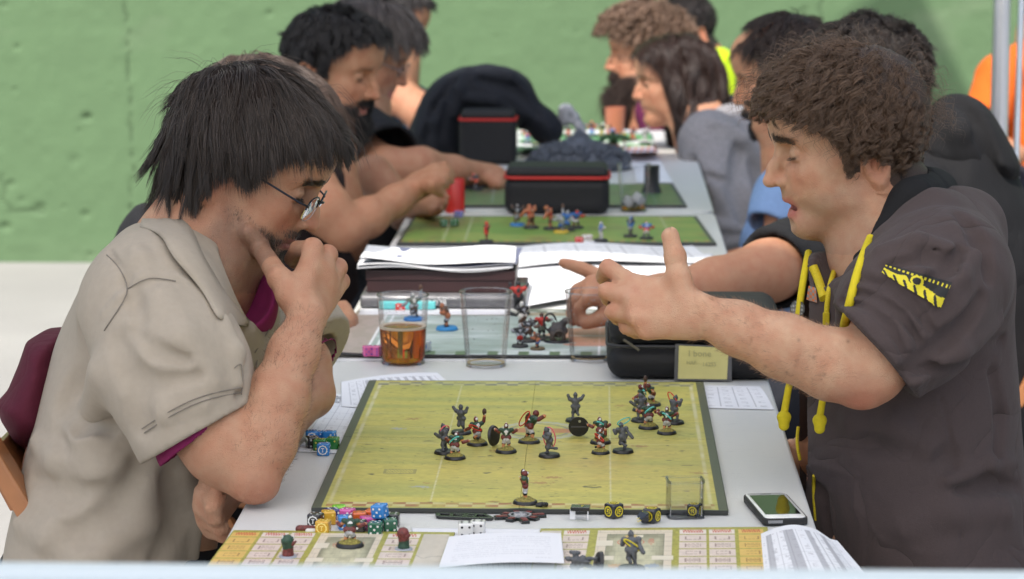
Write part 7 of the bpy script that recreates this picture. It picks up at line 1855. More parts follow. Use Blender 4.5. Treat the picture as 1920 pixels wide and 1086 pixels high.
def figure(pose, px, py, rz, label, group, z=None, ring=None, sc=1.0, r=0.0125, cat='miniature', baseonly=False, world=None):
 z = BZ if z is None else z
 p = world if world is not None else on(px, py, z)
 t = tag(empty('miniature', tuple(p), R_(rz)), label, cat, group); t.scale = (sc * 1.06,) * 3
 def part(key, make):
  if key not in PROTO: PROTO[key] = make(t); return PROTO[key]
  c = PROTO[key].copy(); C.objects.link(c); c.parent = t; return c
 part('base%.4f' % r, lambda q: base_mesh(r).build('base', MBASE, q, True))
 kind, ps = POSES[pose]
 if kind != 'grey':
  def turf(q):
   o = Ops(); o.u(ell((0, 0, 0.0034), (r * 0.80, r * 0.80, 0.0022))); o.u(ell((0.002, -0.001, 0.0042), (r * 0.5, r * 0.42, 0.0034)), 0.003); o.i(half((0, 0, -1), (0, 0, 0.0034)))
   return sdf_obj('turf', o, MTURF, 0.0007, q)
  part('turf%.4f' % r, turf)
 part('body' + pose, lambda q: sdf_obj('figure', fig_ops('grey' if kind == 'grey' else 'paint', ps), FIGM, 0.00062 if pose != 'ogre' else 0.0008, q))
 if ring:
  for a in ring: ring_part(t, *a)
 return t
GP, GG = 'painted miniatures in green and white on the pitch board', 'unpainted grey miniatures on the pitch board'
sash = lambda c, s=1: ((0.0005, -0.0030, 0.0225), 0.0062, 0.0012, c, (0, R_(35 * s), 0), 'marker_strip', PI * 1.15, -0.2, 0.0010)
figure('arms_grey', 865, 813, 150, 'grey figure with raised arms, farthest of the left trio on the pitch', GG)
figure('step_grey', 834, 850, 60, 'grey figure with a pink ring on its shoulders, far left on the pitch', GG, ring=[((0, 0, 0.027), 0.0085, 0.0055, PINK, (R_(20), R_(10), 0))])
figure('lunge', 853, 860, -20, 'painted figure with teal strip in front of the pink-ringed grey figure at left', GP, ring=[sash(TEAL_, -1)])
figure('throw', 895, 834, 25, 'painted figure with a red strip raising a brown ball, beside the tilted black disc', GP, ring=[((-0.004, -0.003, 0.021), 0.0085, 0.0018, RED, (0, R_(25), 0))])
figure('stand', 949, 848, 0, 'painted figure with both clawed hands spread, just right of the tilted black disc', GP)
figure('ogre', 992, 830, -60, 'largest painted figure, bulky, with oxblood back armour and red strip', GP, r=0.0132, ring=[((-0.004, -0.004, 0.028), 0.012, 0.004, RED, (0, R_(-50), R_(20)))])
figure('run_grey', 1030, 856, 110, 'grey figure running with a pink ring round its body, near the centre line', GG, ring=[((0, 0, 0.022), 0.0068, 0.0120, PINK, (0, R_(8), R_(60)))])
figure('arms_grey', 1079, 790, 10, 'grey figure behind the upright black disc in the middle of the pitch', GG)
d_ = on(1085, 819, BZ) + V(0, 0, 0.0126)
m = base_mesh(0.0128); o = m.build('loose_base', MBASE, None, False); o.location = tuple(d_); o.rotation_euler = (R_(-83), 0, R_(4)); MB().box((0, 0, -0.0002), (0.0095, 0.0008, 0.0005)).build('slot', mat('dark_slot', (0.07, 0.07, 0.075), 0.5), o); MB().lathe([(0.0001, -0.0008), (0.0016, -0.0008), (0.0016, 0.0002)], (0.001, -0.0072, 0), 14).build('magnet', mat('steel_magnet', (0.5, 0.5, 0.46), 0.3, 0.9), o, True)
tag(o, 'black round base standing on its edge, hollow side to the camera', 'miniature base')
m = base_mesh(0.0130); o = m.build('loose_base', MBASE, None, False); o.location = tuple(on(924, 836, BZ) + V(0, 0, 0.0128)); o.rotation_euler = (R_(84), R_(0), R_(62)); tag(o, 'black round base tilted edge-on between two painted figures', 'miniature base')
figure('lunge', 1126, 831, 15, 'painted figure with teal strip, rear one of the pair right of the upright disc', GP, ring=[sash(TEAL_)])
figure('throw', 1126, 850, -35, 'painted figure with red strip, front one of the pair right of the upright disc', GP, sc=0.86, ring=[((0, -0.003, 0.022), 0.0085, 0.0018, RED, (0, R_(30), 0))])
figure('run_grey', 1168, 848, 40, 'grey figure with a teal ring above its head, right of the painted pair', GG, ring=[((0.001, 0, 0.036), 0.0095, 0.0050, TEAL_, (R_(35), R_(-8), 0))])
figure('lunge', 1216, 803, 8, 'painted figure with teal strip, front left of the cluster at the right of the board', GP, ring=[sash(TEAL_, -1)])
figure('stand', 1250, 813, -12, 'painted figure with teal strip, nearest of the right-hand cluster', GP, sc=0.95, ring=[sash(TEAL_)])
figure('step_grey', 1264, 794, -50, 'grey figure with a red strip over its arm, rightmost on the pitch', GG, ring=[((-0.003, 0, 0.029), 0.0110, 0.0045, RED, (0, R_(40), 0))])
figure('step_grey', 1202, 790, 30, 'grey figure at the left of the right-hand cluster', GG)
figure('throw', 1204, 770, 70, 'painted figure with teal strip at the far end of the right-hand cluster', GP, ring=[sash(TEAL_)])
figure('lunge', 1222, 760, 120, 'painted figure with brown hair and orange arm, farthest on the pitch', GP, sc=0.95)
figure('ballman', 985, 944, 90, 'painted figure holding a brown ball, nearest the camera on the pitch board', GP, r=0.0135)
k_ = Ops(); p_ = on(1014, 945, BZ + .003); rr = np.random.default_rng(3)
for i in range(7): k_.u(ell(p_ + rr.normal(size=3) * 0.0018, 0.0026), 0.001)
o = sdf_obj('ball_marker', k_, FIGM[6], 0.0005); tag(o, 'tiny spiked black ball beside the figure nearest the camera', 'game ball')
ZD = TZ + 0.0032
figure('lunge', 656, 1024, -5, 'painted green and white figure on the left dugout board, in front of the dice pile', 'painted miniatures off the pitch', z=ZD, sc=1.05, r=0.0135)
# dark grey figure with yellow strip and one lying down on the right dugout board
figure('run_grey', 1184, 1070, 10, 'dark grey figure with a yellow strip on the right dugout board', 'dark grey miniatures on the right dugout board', z=ZD, sc=1.12, ring=[((0, -0.002, 0.023), 0.0085, 0.0018, (0.6, 0.5, 0.02), (0, R_(35), 0))])
t_ = figure('step_grey', 1125, 1076, 0, 'dark grey figure lying on its side on the right dugout board', 'dark grey miniatures on the right dugout board', z=ZD)
t_.rotation_euler = (0, R_(-78), R_(15)); t_.location.z = ZD + 0.010
# claw counters
def claw(px, py, label, flip):
 t = tag(empty('claw_counter', tuple(on(px, py, ZD)), R_(flip)), label, 'counter', 'claw-shaped counters on the left dugout board')
 MB().lathe([(0.0001, 0), (0.0095, 0), (0.009, 0.0015), (0.0001, 0.0016)], n=20).build('base', mat('clear_grey_base', (0.35, 0.37, 0.42), 0.3), t, True)
 o = Ops(); o.u(cap((0, 0, 0.003), (0.0005, 0, 0.010), 0.0062, 0.0050), 0.002, 4 if flip else 3); o.u(cap((0, 0, 0.011), (-0.0006, 0, 0.017), 0.0055, 0.0066), 0.002, 3 if flip else 4)
 for i in range(4): a = -0.0055 + 0.0037 * i; o.u(cap((a, -0.001, 0.019), (a * 1.25, -0.002, 0.0260), 0.0011, 0.0003), 0.0005, 5)
 o.u(cap((0.004, -0.004, 0.014), (0.007, -0.006, 0.017), 0.0022, 0.001), 0.001, 4)
 sdf_obj('claw', o, FIGM, 0.0006, t)
claw(540, 1044, 'dark green and oxblood claw counter, left one on the left dugout board', 20)
claw(757, 1030, 'oxblood claw counter with white talons, right one on the left dugout board', 0)
# fallen dark red piece at the left of the dice pile
o = Ops(); c_ = on(575, 992, TZ + .004); o.u(cap(c_ - V(0.008, 0, 0), c_ + V(0.006, 0.002, 0), 0.0042, 0.0036), 0.001, 4); o.u(cap(c_ + V(0.002, -0.006, -0.001), c_ + V(0.018, -0.003, -0.001), 0.0030, 0.0024), 0.001, 5)
tag(sdf_obj('fallen_counter', o, FIGM, 0.0007), 'oxblood and grey claw counter lying on its side left of the dice pile', 'counter')
# miniatures of the tables behind
def far_fig(px, py, pose, cols, label, group, z, sc=1.0, basec=None, rz=0):
 t = tag(empty('miniature', tuple(on(px, py, z)), R_(rz)), label, 'miniature', group); t.scale = (sc * 1.1,) * 3
 base_mesh(0.0125).build('base', mat('mini_base', basec or (0.02, 0.02, 0.02), 0.5), t, True)
 kind, ps = POSES[pose]
 o = fig_ops('paint', ps)
 sdf_obj('figure', o, [mat('far_paint', c, 0.6) for c in cols], 0.0011, t); return t
zt = TZ + 0.0065
cs = lambda *a: [a[i % len(a)] for i in range(8)]
GF = 'painted miniatures on the pale teal board'; GH = 'painted miniatures on the bright green board'
BR, GR2, OR, SI, DK, WH, BL, RD = (0.10, 0.05, 0.03), (0.12, 0.14, 0.10), (0.35, 0.12, 0.05), (0.30, 0.31, 0.33), (0.02, 0.02, 0.022), (0.6, 0.58, 0.52), (0.03, 0.12, 0.35), (0.45, 0.03, 0.02)
far_fig(838, 618, 'lunge', cs(BR, OR, SI, BR, OR, SI, DK, BR), 'orange-brown figure with a bow on a bright blue base, between two cups', GF, zt, 1.25, (0.02, 0.20, 0.45), 90)
far_fig(776, 600, 'throw', cs(GR2, SI, BR, GR2, SI, WH, DK, BR), 'pale grey-green figure seen through the beer cup', GF, zt, 1.2, (0.02, 0.15, 0.4), 20)
far_fig(972, 588, 'arms_grey', cs(DK, DK, DK, RD, DK, DK, DK, DK), 'tall black spiky figure right of the middle cup', GF, TZ + .008, 1.35, None, 0)
far_fig(980, 622, 'stand', cs(SI, WH, BR, DK, WH, SI, DK, BR), 'grey and bone figure in front of the tall black one', GF, zt, 1.25, None, 40)
far_fig(990, 640, 'lunge', cs(BR, SI, BR, DK, BR, SI, DK, BR), 'brown armoured figure nearest the second cup, left one', GF, zt, 1.05, None, -30)
far_fig(1015, 636, 'stand', cs(BR, SI, GR2, RD, BR, SI, DK, BR), 'brown and red armoured figure beside the wheeled beast', GF, zt, 1.1, None, 200)
far_fig(1008, 655, 'lunge', cs(BR, OR, BL, BR, OR, SI, DK, BR), 'small figure with blue and orange paint, nearest on the teal board', GF, zt, 0.8, (0.10, 0.07, 0.03), 70)
far_fig(975, 650, 'stand', cs(BR, SI, RD, DK, SI, SI, DK, BR), 'brown figure with a red cloak at the left of the brown group', GF, zt, 0.9, None, 10)
# wheeled beast
t = tag(empty('miniature', tuple(on(1046, 640, zt)), 0), 'large dark horned beast with hoop tail and wheel under the pinching fingers', 'miniature', GF)
o = Ops(); q = lambda a, b, c: V(a, b, c) * mm
o.u(ell(q(0, 0, 16), (0.015, 0.010, 0.010)), 0, 0); o.u(cap(q(4, 0, 22), q(10, -2, 30), 0.007, 0.005), 0.003, 0); o.u(ell(q(12, -3, 32), (0.006, 0.005, 0.005)), 0.002, 4); o.u(cap(q(14, -4, 34), q(20, -5, 38), 0.0018, 0.0006), 0.001, 5)
for a, b in (((-8, -6, 12), (-9, -8, 1)), ((8, -6, 12), (10, -8, 1)), ((-8, 6, 12), (-9, 8, 1)), ((8, 6, 12), (9, 8, 1))): o.u(cap(q(*a), q(*b), 0.004, 0.0028), 0.002, 7)
pts = [q(-12 - 9 * math.sin(a), 0, 20 + 13 * (1 - math.cos(a)) - 4) for a in np.linspace(0, 4.4, 12)]; o.chain([(p, 0.0016) for p in pts], 0.001, 0)
for i in range(14): a = i * 0.449; o.u(cap(q(2 + 8 * math.cos(a), -10, 9 + 8 * math.sin(a)), q(2 + 8 * math.cos(a + .45), -10, 9 + 8 * math.sin(a + .45)), 0.0014), 0.0005, 7)
for i in range(5): a = i * 1.26; o.u(cap(q(2, -10, 9), q(2 + 8 * math.cos(a), -10, 9 + 8 * math.sin(a)), 0.0008), 0.0005, 7)
for i in range(8): o.u(cap(q(-8 + 2.4 * i, 0, 24), q(-10 + 2.8 * i, 1, 31 + (i % 2) * 3), 0.0016, 0.0004), 0.001, 4)
sdf_obj('figure', o, [mat('beast_paint', c, 0.5, var=0.4, scale=200) for c in cs((0.035, 0.03, 0.03), BR, BR, DK, (0.07, 0.06, 0.055), (0.3, 0.28, 0.22), DK, (0.05, 0.035, 0.025))], 0.0011, t)
MB().lathe([(0.0001, 0), (0.021, 0), (0.020, 0.003), (0.0001, 0.0032)], n=28).build('base', MBASE, t, True)
for i, (px, py, po, c, lb, bc) in enumerate([
 (970, 423, 'arms_grey', cs(DK, BR, SI, DK, BR, SI, DK, BR), 'dark winged figure on a blue base, leftmost on the bright green board', (0.02, 0.15, 0.4)),
 (996, 428, 'ogre', cs(OR, OR, BR, OR, OR, WH, BR, RD), 'flesh-coloured hulking figure on the bright green board', None),
 (1033, 430, 'ogre', cs(BR, OR, BR, DK, OR, WH, BR, RD), 'brown hulking figure in the middle of the bright green board', None),
 (1052, 436, 'lunge', cs(SI, SI, BL, SI, SI, WH, DK, BR), 'silver and blue figure in the middle group of the bright green board', (0.5, 0.35, 0.03)),
 (1064, 432, 'throw', cs(SI, SI, BL, BL, SI, WH, DK, BR), 'silver and blue figure with raised arm in the middle group', None),
 (1080, 428, 'lunge', cs(BL, OR, WH, BL, RD, WH, DK, RD), 'blue and white figure with a red helmet at the right of the middle group', None),
 (912, 454, 'ballman', cs(RD, OR, RD, BR, RD, RD, DK, RD), 'small dark red figure standing alone at the near edge of the bright green board', None),
 (1126, 452, 'stand', cs(SI, WH, WH, BL, SI, WH, SI, SI), 'grey and white figure at the near edge of the bright green board', None),
 (1182, 444, 'ballman', cs(GR2, GR2, SI, DK, BL, SI, DK, DK), 'tall dark figure with a banner at the right of the bright green board', None),
 (1212, 448, 'lunge', cs(BL, SI, WH, BL, RD, WH, DK, RD), 'small blue and red figure at the right near edge of the bright green board', None)]):
 far_fig(px, py, po, c, lb, GH, zt, 1.0 if py > 440 else 1.1, bc, 40 * i)
lap('minis')
# ================================================================== DICE, CUPS, CASES
def die_mats(c, rough=0.25, trans=0.0): return mat('die_plastic', c, rough, spec=0.6, coat=0.4, trans=trans, ior=1.45 if trans else None)
PIPS = {1: [(0, 0)], 2: [(-1, -1), (1, 1)], 3: [(-1, -1), (0, 0), (1, 1)], 4: [(-1, -1), (1, 1), (-1, 1), (1, -1)], 5: [(-1, -1), (1, 1), (-1, 1), (1, -1), (0, 0)], 6: [(-1, -1), (1, 1), (-1, 1), (1, -1), (-1, 0), (1, 0)]}
MPC = {}
def die(px, py, a, col, pip, label, group, faces=(5, 4, 2), emblem=None, dz=0.0, rz=0, z=TZ, tilt=(0, 0), pos=None):
 h = a / 2
 p = pos if pos is not None else on(px, py, z + h + dz)
 m = MB(); m.box((0, 0, 0), (h, h, h))
 o = m.build('die', die_mats(col), None, True, a * 0.14, 3)
 o.location = tuple(p); o.rotation_euler = (R_(tilt[0]), R_(tilt[1]), R_(rz)); tag(o, label, 'die', group)
 if pip not in MPC: MPC[pip] = mat('pip_paint', pip, 0.5)
 fr = [(V(0, 0, 1), V(1, 0, 0), V(0, 1, 0)), (V(0, -1, 0), V(1, 0, 0), V(0, 0, 1)), (V(1, 0, 0), V(0, 1, 0), V(0, 0, 1)), (V(-1, 0, 0), V(0, 1, 0), V(0, 0, 1))]
 for fi, (n, u, v) in enumerate(fr):
  num = (faces + (3,))[fi]
  if emblem == fi:
   e = MB(); 
   for r0, r1 in ((0.30, 0.37),):
    vs = []
    for k in range(20):
     aa = 2 * PI * k / 20; j = 1 + (0.12 if k % 2 else 0)
     for r in (r0, r1 * j): vs.append(n * (h + 0.0002) + (u * math.cos(aa) + v * math.sin(aa)) * r * a)
    e.add(vs, [(2 * k, 2 * ((k + 1) % 20), 2 * ((k + 1) % 20) + 1, 2 * k + 1) for k in range(20)])
   for (x0, y0, x1, y1) in ((-0.08, -0.18, 0.04, -0.14), (-0.03, -0.16, 0.03, 0.16), (-0.12, 0.10, 0.12, 0.17)):
    e.add([n * (h + 0.0002) + u * xx * a + v * yy * a for xx, yy in ((x0, y0), (x1, y0), (x1, y1), (x0, y1))], [(0, 1, 2, 3)])
   e.build('emblem', MPC[pip], o); continue
  e = MB()
  for (i, j) in PIPS[num]:
   c = n * (h + 0.00018) + u * i * a * 0.25 + v * j * a * 0.25; r = a * 0.085
   e.add([c + r * (u * math.cos(2 * PI * k / 8) + v * math.sin(2 * PI * k / 8)) for k in range(8)], [tuple(range(8))])
  e.build('pips', MPC[pip], o)
 return o
WHT, BLKp, YEL, VIO = (0.75, 0.75, 0.72), (0.01, 0.01, 0.01), (0.62, 0.50, 0.02), (0.10, 0.03, 0.30)
BLU, GRN, BLK, NAV, ORG, GLD, DGR, MAG, LIM = (0.03, 0.21, 0.55), (0.02, 0.17, 0.03), (0.012, 0.012, 0.014), (0.025, 0.03, 0.16), (0.62, 0.12, 0.02), (0.60, 0.33, 0.02), (0.008, 0.10, 0.055), (0.55, 0.08, 0.32), (0.22, 0.55, 0.03)
G1, G2 = 'dice beside the left edge of the pitch board', 'pile of coloured dice in front of the pitch board'
a16 = 0.0150
die(584, 818, a16, BLU, WHT, 'blue die with ring emblem, farthest left of the small group left of the board', G1, emblem=1, rz=8)
die(618, 819, a16, BLU, WHT, 'blue die at the far right of the small group left of the board', G1, (2, 3, 4), rz=-12)
die(601, 817, 0.012, BLU, WHT, 'small blue die half hidden in the middle of the left group', G1, rz=30)
die(586, 829, a16, BLK, WHT, 'black die with white pips in the left group', G1, (5, 4, 2), rz=20)
die(600, 834, a16, GRN, (0.7, 0.6, 0.1), 'green die hidden behind the front blue die', G1, rz=-5)
die(624, 831, a16, GRN, (0.7, 0.6, 0.1), 'green die with yellow pips at the right of the left group', G1, (1, 2, 3), rz=-6)
die(607, 842, a16, BLU, WHT, 'blue die with round white emblem, nearest of the left group', G1, (2, 5, 4), emblem=1, rz=-4)
pile = [(592, 975, BLK, WHT, (4, 1, 2), 1, -18, 'black die with a white emblem at the left end of the pile'), (616, 970, GLD, (0.8, 0.6, 0.1), (3, 2, 4), None, 12, 'gold die behind the front gold die'),
 (606, 988, GLD, (0.85, 0.7, 0.2), (5, 4, 3), 1, -8, 'gold die nearest the camera at the left of the pile'), (636, 960, LIM, (0.1, 0.4, 0.05), (2, 3, 1), None, 10, 'lime green die at the back of the pile'),
 (624, 966, NAV, WHT, (6, 3, 2), None, 25, 'dark blue die with white pips behind the gold dice'), (646, 979, BLU, WHT, (1, 2, 3), None, 15, 'bright blue die behind the painted figure'),
 (651, 966, MAG, WHT, (3, 2, 4), None, -20, 'purple die behind the bright blue one'), (674, 972, ORG, (0.2, 0.03, 0.01), (4, 3, 2), None, 8, 'orange die in the middle of the pile'),
 (698, 968, ORG, (0.2, 0.03, 0.01), (2, 5, 3), None, -14, 'orange die under the topmost blue one'), (712, 974, NAV, WHT, (5, 2, 1), None, 5, 'dark blue die right of the middle orange one'),
 (690, 981, MAG, (0.6, 0.1, 0.05), (3, 4, 2), None, 22, 'pink die in front of the orange ones'), (673, 988, BLK, WHT, (4, 3, 1), None, -10, 'black die with a white ring emblem in the middle front'),
 (704, 991, DGR, WHT, (5, 5, 4), None, -6, 'dark green die with five pips, nearest at the right front'), (731, 985, DGR, WHT, (4, 4, 3), None, 14, 'dark green die at the right end of the pile'),
 (736, 975, BLK, WHT, (4, 2, 3), None, -4, 'black die at the back right of the pile')]
for (x, y, c, p, f, e, r, lb) in pile: die(x, y, a16, c, p, lb, G2, f, e, 0, r)
die(712, 958, a16, BLU, WHT, 'blue die on top of the pile, highest one', G2, (1, 5, 3), None, a16 * 0.93, -22, tilt=(4, -5))
G3 = 'white dice in front of the black measuring frame'
die(873, 993, 0.0160, (0.70, 0.69, 0.66), BLKp, 'white die with black pips, left of the two', G3, (6, 4, 2), rz=4, z=TZ + .002); die(896, 990, 0.0160, (0.70, 0.69, 0.66), BLKp, 'white die with black pips, right of the two', G3, (6, 4, 2), rz=-3, z=TZ + .002)
zt = TZ + .0065
G4 = 'pink dice on the teal board'
die(690, 658, 0.0150, (0.62, 0.10, 0.30), VIO, 'pink die with violet pips, left of the two on the teal board', G4, (3, 5, 2), rz=15, z=zt); die(706, 658, 0.0150, (0.62, 0.10, 0.30), VIO, 'pink die with violet pips, right of the two on the teal board', G4, (2, 6, 4), rz=-18, z=zt)
die(797, 648, 0.0150, (0.55, 0.58, 0.60), (0.03, 0.12, 0.4), 'grey-white die with a blue emblem beside the beer cup', None, (3, 5, 2), 1, rz=-20, z=zt)
die(832, 418, 0.014, (0.01, 0.12, 0.04), WHT, 'dark green die, left of the two on the bright green board', 'dark green dice on the bright green board', rz=20, z=zt); die(852, 417, 0.015, (0.01, 0.12, 0.04), WHT, 'dark green die, right of the two on the bright green board', 'dark green dice on the bright green board', rz=-20, z=zt)
for i, (x, y, c, lb) in enumerate(((1086, 452, (0.5, 0.03, 0.02), 'red die at the near edge of the bright green board'), (1101, 448, (0.7, 0.7, 0.68), 'upper white die at the near edge of the bright green board'), (1105, 460, (0.66, 0.67, 0.70), 'lower white die beside the red one'), (860, 403, (0.2, 0.2, 0.55), 'violet die beside the red cup'), (750, 577, (0.5, 0.03, 0.02), 'red die seen through the beer cup'))):
 die(x, y, 0.016, c, WHT if i in (0, 3, 4) else RED, lb, None, rz=25 * i, z=TZ + 0.002)
tag(MB().box((0, 0, 0), (0.045, 0.02, 0.006)).build('deck_box', mat('turquoise_card', (0.12, 0.50, 0.50), 0.5), None, False, 0.002), 'flat turquoise box seen through the beer cup', 'box').location = tuple(on(765, 570, TZ + .014))
# black and yellow dice
def yring(o, h, faces):
 my = mat('yellow_die_paint', (0.62, 0.50, 0.02), 0.5)
 for n, u, v in faces:
  n, u, v = V(*n), V(*u), V(*v); e = MB(); vs = []
  for k in range(18):
   aa = 2 * PI * k / 18
   for r in (0.50 + 0.05 * (k % 2), 0.72): vs.append(n * (h + 0.0002) + (u * math.cos(aa) + v * math.sin(aa)) * r * h)
  e.add(vs, [(2 * k, 2 * ((k + 1) % 18), 2 * ((k + 1) % 18) + 1, 2 * k + 1) for k in range(18)])
  for (x0, y0, x1, y1) in ((-0.3, -0.32, -0.08, 0.30), (0.0, -0.10, 0.34, 0.16), (-0.2, 0.2, 0.3, 0.36), (0.05, -0.4, 0.2, -0.15)): e.add([n * (h + 0.0002) + u * xx * h + v * yy * h for xx, yy in ((x0, y0), (x1, y0), (x1 - .08, y1), (x0, y1))], [(0, 1, 2, 3)])
  e.build('symbol', my, o)
F3 = (((0, 0, 1), (1, 0, 0), (0, 1, 0)), ((0, -1, 0), (1, 0, 0), (0, 0, 1)), ((1, 0, 0), (0, 1, 0), (0, 0, 1)), ((-1, 0, 0), (0, 1, 0), (0, 0, 1)))
def bydie(px, py, a, rz, label, rad=0.2, z=TZ):
 o = MB().box((0, 0, 0), (a / 2,) * 3).build('die', die_mats(BLK), None, True, a * rad, 4); o.location = tuple(on(px, py, z + a / 2)); o.rotation_euler = (0, 0, R_(rz)); tag(o, label, 'die', 'black and yellow dice near the board edge'); yring(o, a / 2, F3); return o
bydie(1151, 957, 0.0165, 42, 'black die with yellow symbols standing alone at the near board edge'); bydie(1222, 966, 0.0160, 58, 'black and yellow die behind the polyhedral one'); bydie(1302, 956, 0.0140, 70, 'black and yellow die inside the clear plastic box')
# polyhedral die
bm = bmesh.new(); n_ = 8
top = [bm.verts.new((0.0075 * math.cos(2 * PI * k / n_), 0.0075 * math.sin(2 * PI * k / n_), 0.0022 * (1 if k % 2 else -1))) for k in range(n_)]; a_ = bm.verts.new((0, 0, 0.0115)); b_ = bm.verts.new((0, 0, -0.0115))
for k in range(n_): bm.faces.new((top[k], top[(k + 1) % n_], a_)); bm.faces.new((top[(k + 1) % n_], top[k], b_))
bmesh.ops.recalc_face_normals(bm, faces=bm.faces[:]); bmesh.ops.bevel(bm, geom=bm.edges[:], offset=0.0006, segments=2, affect='EDGES'); me = bpy.data.meshes.new('die'); bm.to_mesh(me); bm.free(); me.materials.append(die_mats(BLK))
o = link(bpy.data.objects.new('die', me)); o.location = tuple(on(1207, 969, TZ + 0.0088)); o.rotation_euler = (R_(68), R_(12), R_(22)); tag(o, 'black many-sided die with yellow numbers 9, 16 and 15 left of the clear box', 'die', 'black and yellow dice near the board edge')
def text(s, size, mt, parent=None, loc=(0, 0, 0), R=None, name='lettering', ext=0.0001):
 cu = bpy.data.curves.new(name, 'FONT'); cu.body = s; cu.size = size; cu.extrude = ext; cu.align_x = 'CENTER'; cu.align_y = 'CENTER'; cu.resolution_u = 2
 o_ = bpy.data.objects.new(name, cu); C.objects.link(o_); dg = bpy.context.evaluated_depsgraph_get(); me_ = bpy.data.meshes.new_from_object(o_.evaluated_get(dg)); bpy.data.objects.remove(o_)
 me_.materials.clear(); me_.materials.append(mt); q_ = link(bpy.data.objects.new(name, me_), parent)
 M = Matrix.Identity(4) if R is None else Matrix(np.array(R).tolist()).to_4x4(); q_.matrix_world = Matrix.Translation(Vector([float(x) for x in loc])) @ M
 return q_
mys = mat('yellow_number_paint', (0.62, 0.50, 0.02), 0.5)
def facing(up=(0, 0, 1), nrm=(0, -1, 0)):
 n = V(*nrm); n /= np.linalg.norm(n); u = V(*up); u = u - n * (u @ n); u /= np.linalg.norm(u); return np.stack([np.cross(u, n), u, n], 1)
for s_, x, y, r in (('16', 1205, 963, 35), ('15', 1197, 975, 70), ('9', 1212, 957, 20)):
 w_ = on(x, y, TZ + 0.012) - V(0, 0.0035, -0.0010); q_ = text(s_, 0.0058, mys, None, w_, facing((math.sin(R_(r)), 0, math.cos(R_(r))), (-0.2, -1, 0.35)), 'number'); q_.parent = o; q_.matrix_parent_inverse = Matrix.LocRotScale(o.location, o.rotation_euler, None).inverted()
# clear plastic open box
def m_clear(name, tint=(0.93, 0.94, 1.0), rough=0.03, edge=0.35):
 m, nt, p = new_mat(name); N, L = nt.nodes, nt.links; out = [n for n in N if n.type == 'OUTPUT_MATERIAL'][0]
 tr = N.new('ShaderNodeBsdfTransparent'); gl = N.new('ShaderNodeBsdfGlossy'); gl.inputs['Roughness'].default_value = rough; mx = N.new('ShaderNodeMixShader'); lw = N.new('ShaderNodeLayerWeight'); lw.inputs[0].default_value = edge
 ct = N.new('ShaderNodeMix'); ct.data_type = 'RGBA'; ct.inputs[6].default_value = (0.97, 0.97, 0.98, 1); ct.inputs[7].default_value = (*tint, 1); L.new(lw.outputs['Facing'], ct.inputs[0]); L.new(ct.outputs[2], tr.inputs[0])
 pw = N.new('ShaderNodeMath'); pw.operation = 'MULTIPLY'; pw.inputs[1].default_value = 0.62; L.new(lw.outputs['Fresnel'], pw.inputs[0]); L.new(pw.outputs[0], mx.inputs[0]); L.new(tr.outputs[0], mx.inputs[1]); L.new(gl.outputs[0], mx.inputs[2]); L.new(mx.outputs[0], out.inputs[0]); N.remove(p); return m
MCL = m_clear('clear_hard_plastic', (0.88, 0.89, 0.96), 0.04, 0.30); MCUP = m_clear('thin_clear_cup', (0.96, 0.96, 0.96), 0.10, 0.22)
cb = tag(empty('clear_box', tuple(on(1284, 968, TZ)), R_(6)), 'open clear plastic box standing on its base, a die seen through it', 'plastic box')
def ringwall(prof_out, prof_in, z0, z1):
 m = MB(); n = len(prof_out)
 vs = [(x, y, z0) for x, y in prof_out] + [(x, y, z1) for x, y in prof_out] + [(x, y, z0) for x, y in prof_in] + [(x, y, z1) for x, y in prof_in]
 fs = []
 for i in range(n):
  j = (i + 1) % n; fs += [(i, j, n + j, n + i), (2 * n + j, 2 * n + i, 3 * n + i, 3 * n + j), (n + i, n + j, 3 * n + j, 3 * n + i), (j, i, 2 * n + i, 2 * n + j)]
 return m.add(vs, fs)
ringwall(rrect(-0.0200, -0.017, 0.0200, 0.017, 0.0065, 4), rrect(-0.0186, -0.0156, 0.0186, 0.0156, 0.0055, 4), 0.002, 0.042).build('wall', MCL, cb, True)
MB().prism(rrect(-0.0206, -0.0176, 0.0206, 0.0176, 0.007, 4), 0, 0.0022).build('base', MCL, cb, True, 0.0005)
ringwall(rrect(-0.0208, -0.0178, 0.0208, 0.0178, 0.007, 4), rrect(-0.0186, -0.0156, 0.0186, 0.0156, 0.0055, 4), 0.0400, 0.0428).build('rim', MCL, cb, True)
# white stand with a black die face
st_ = tag(empty('token_stand', tuple(on(1088, 976, TZ)), R_(-4)), 'small white folded stand with a black and yellow token', 'token')
MB().beam((-0.0085, 0, 0.0010), (-0.0085, 0, 0.012), 0.006, 0.0012, (0, 1, 0)).beam((0.0085, 0, 0.0010), (0.0085, 0, 0.012), 0.0010, 0.006, (0, 1, 0)).build('leg', mat('white_card', (0.75, 0.75, 0.74), 0.6), st_)
MB().box((0, 0.003, 0.0135), (0.0105, 0.008, 0.0022)).build('token', die_mats(BLK), st_, False, 0.0006)
text('7', 0.008, mys, st_, (0, 0, 0)).matrix_local = Matrix.Translation((0.002, 0.003, 0.0158))
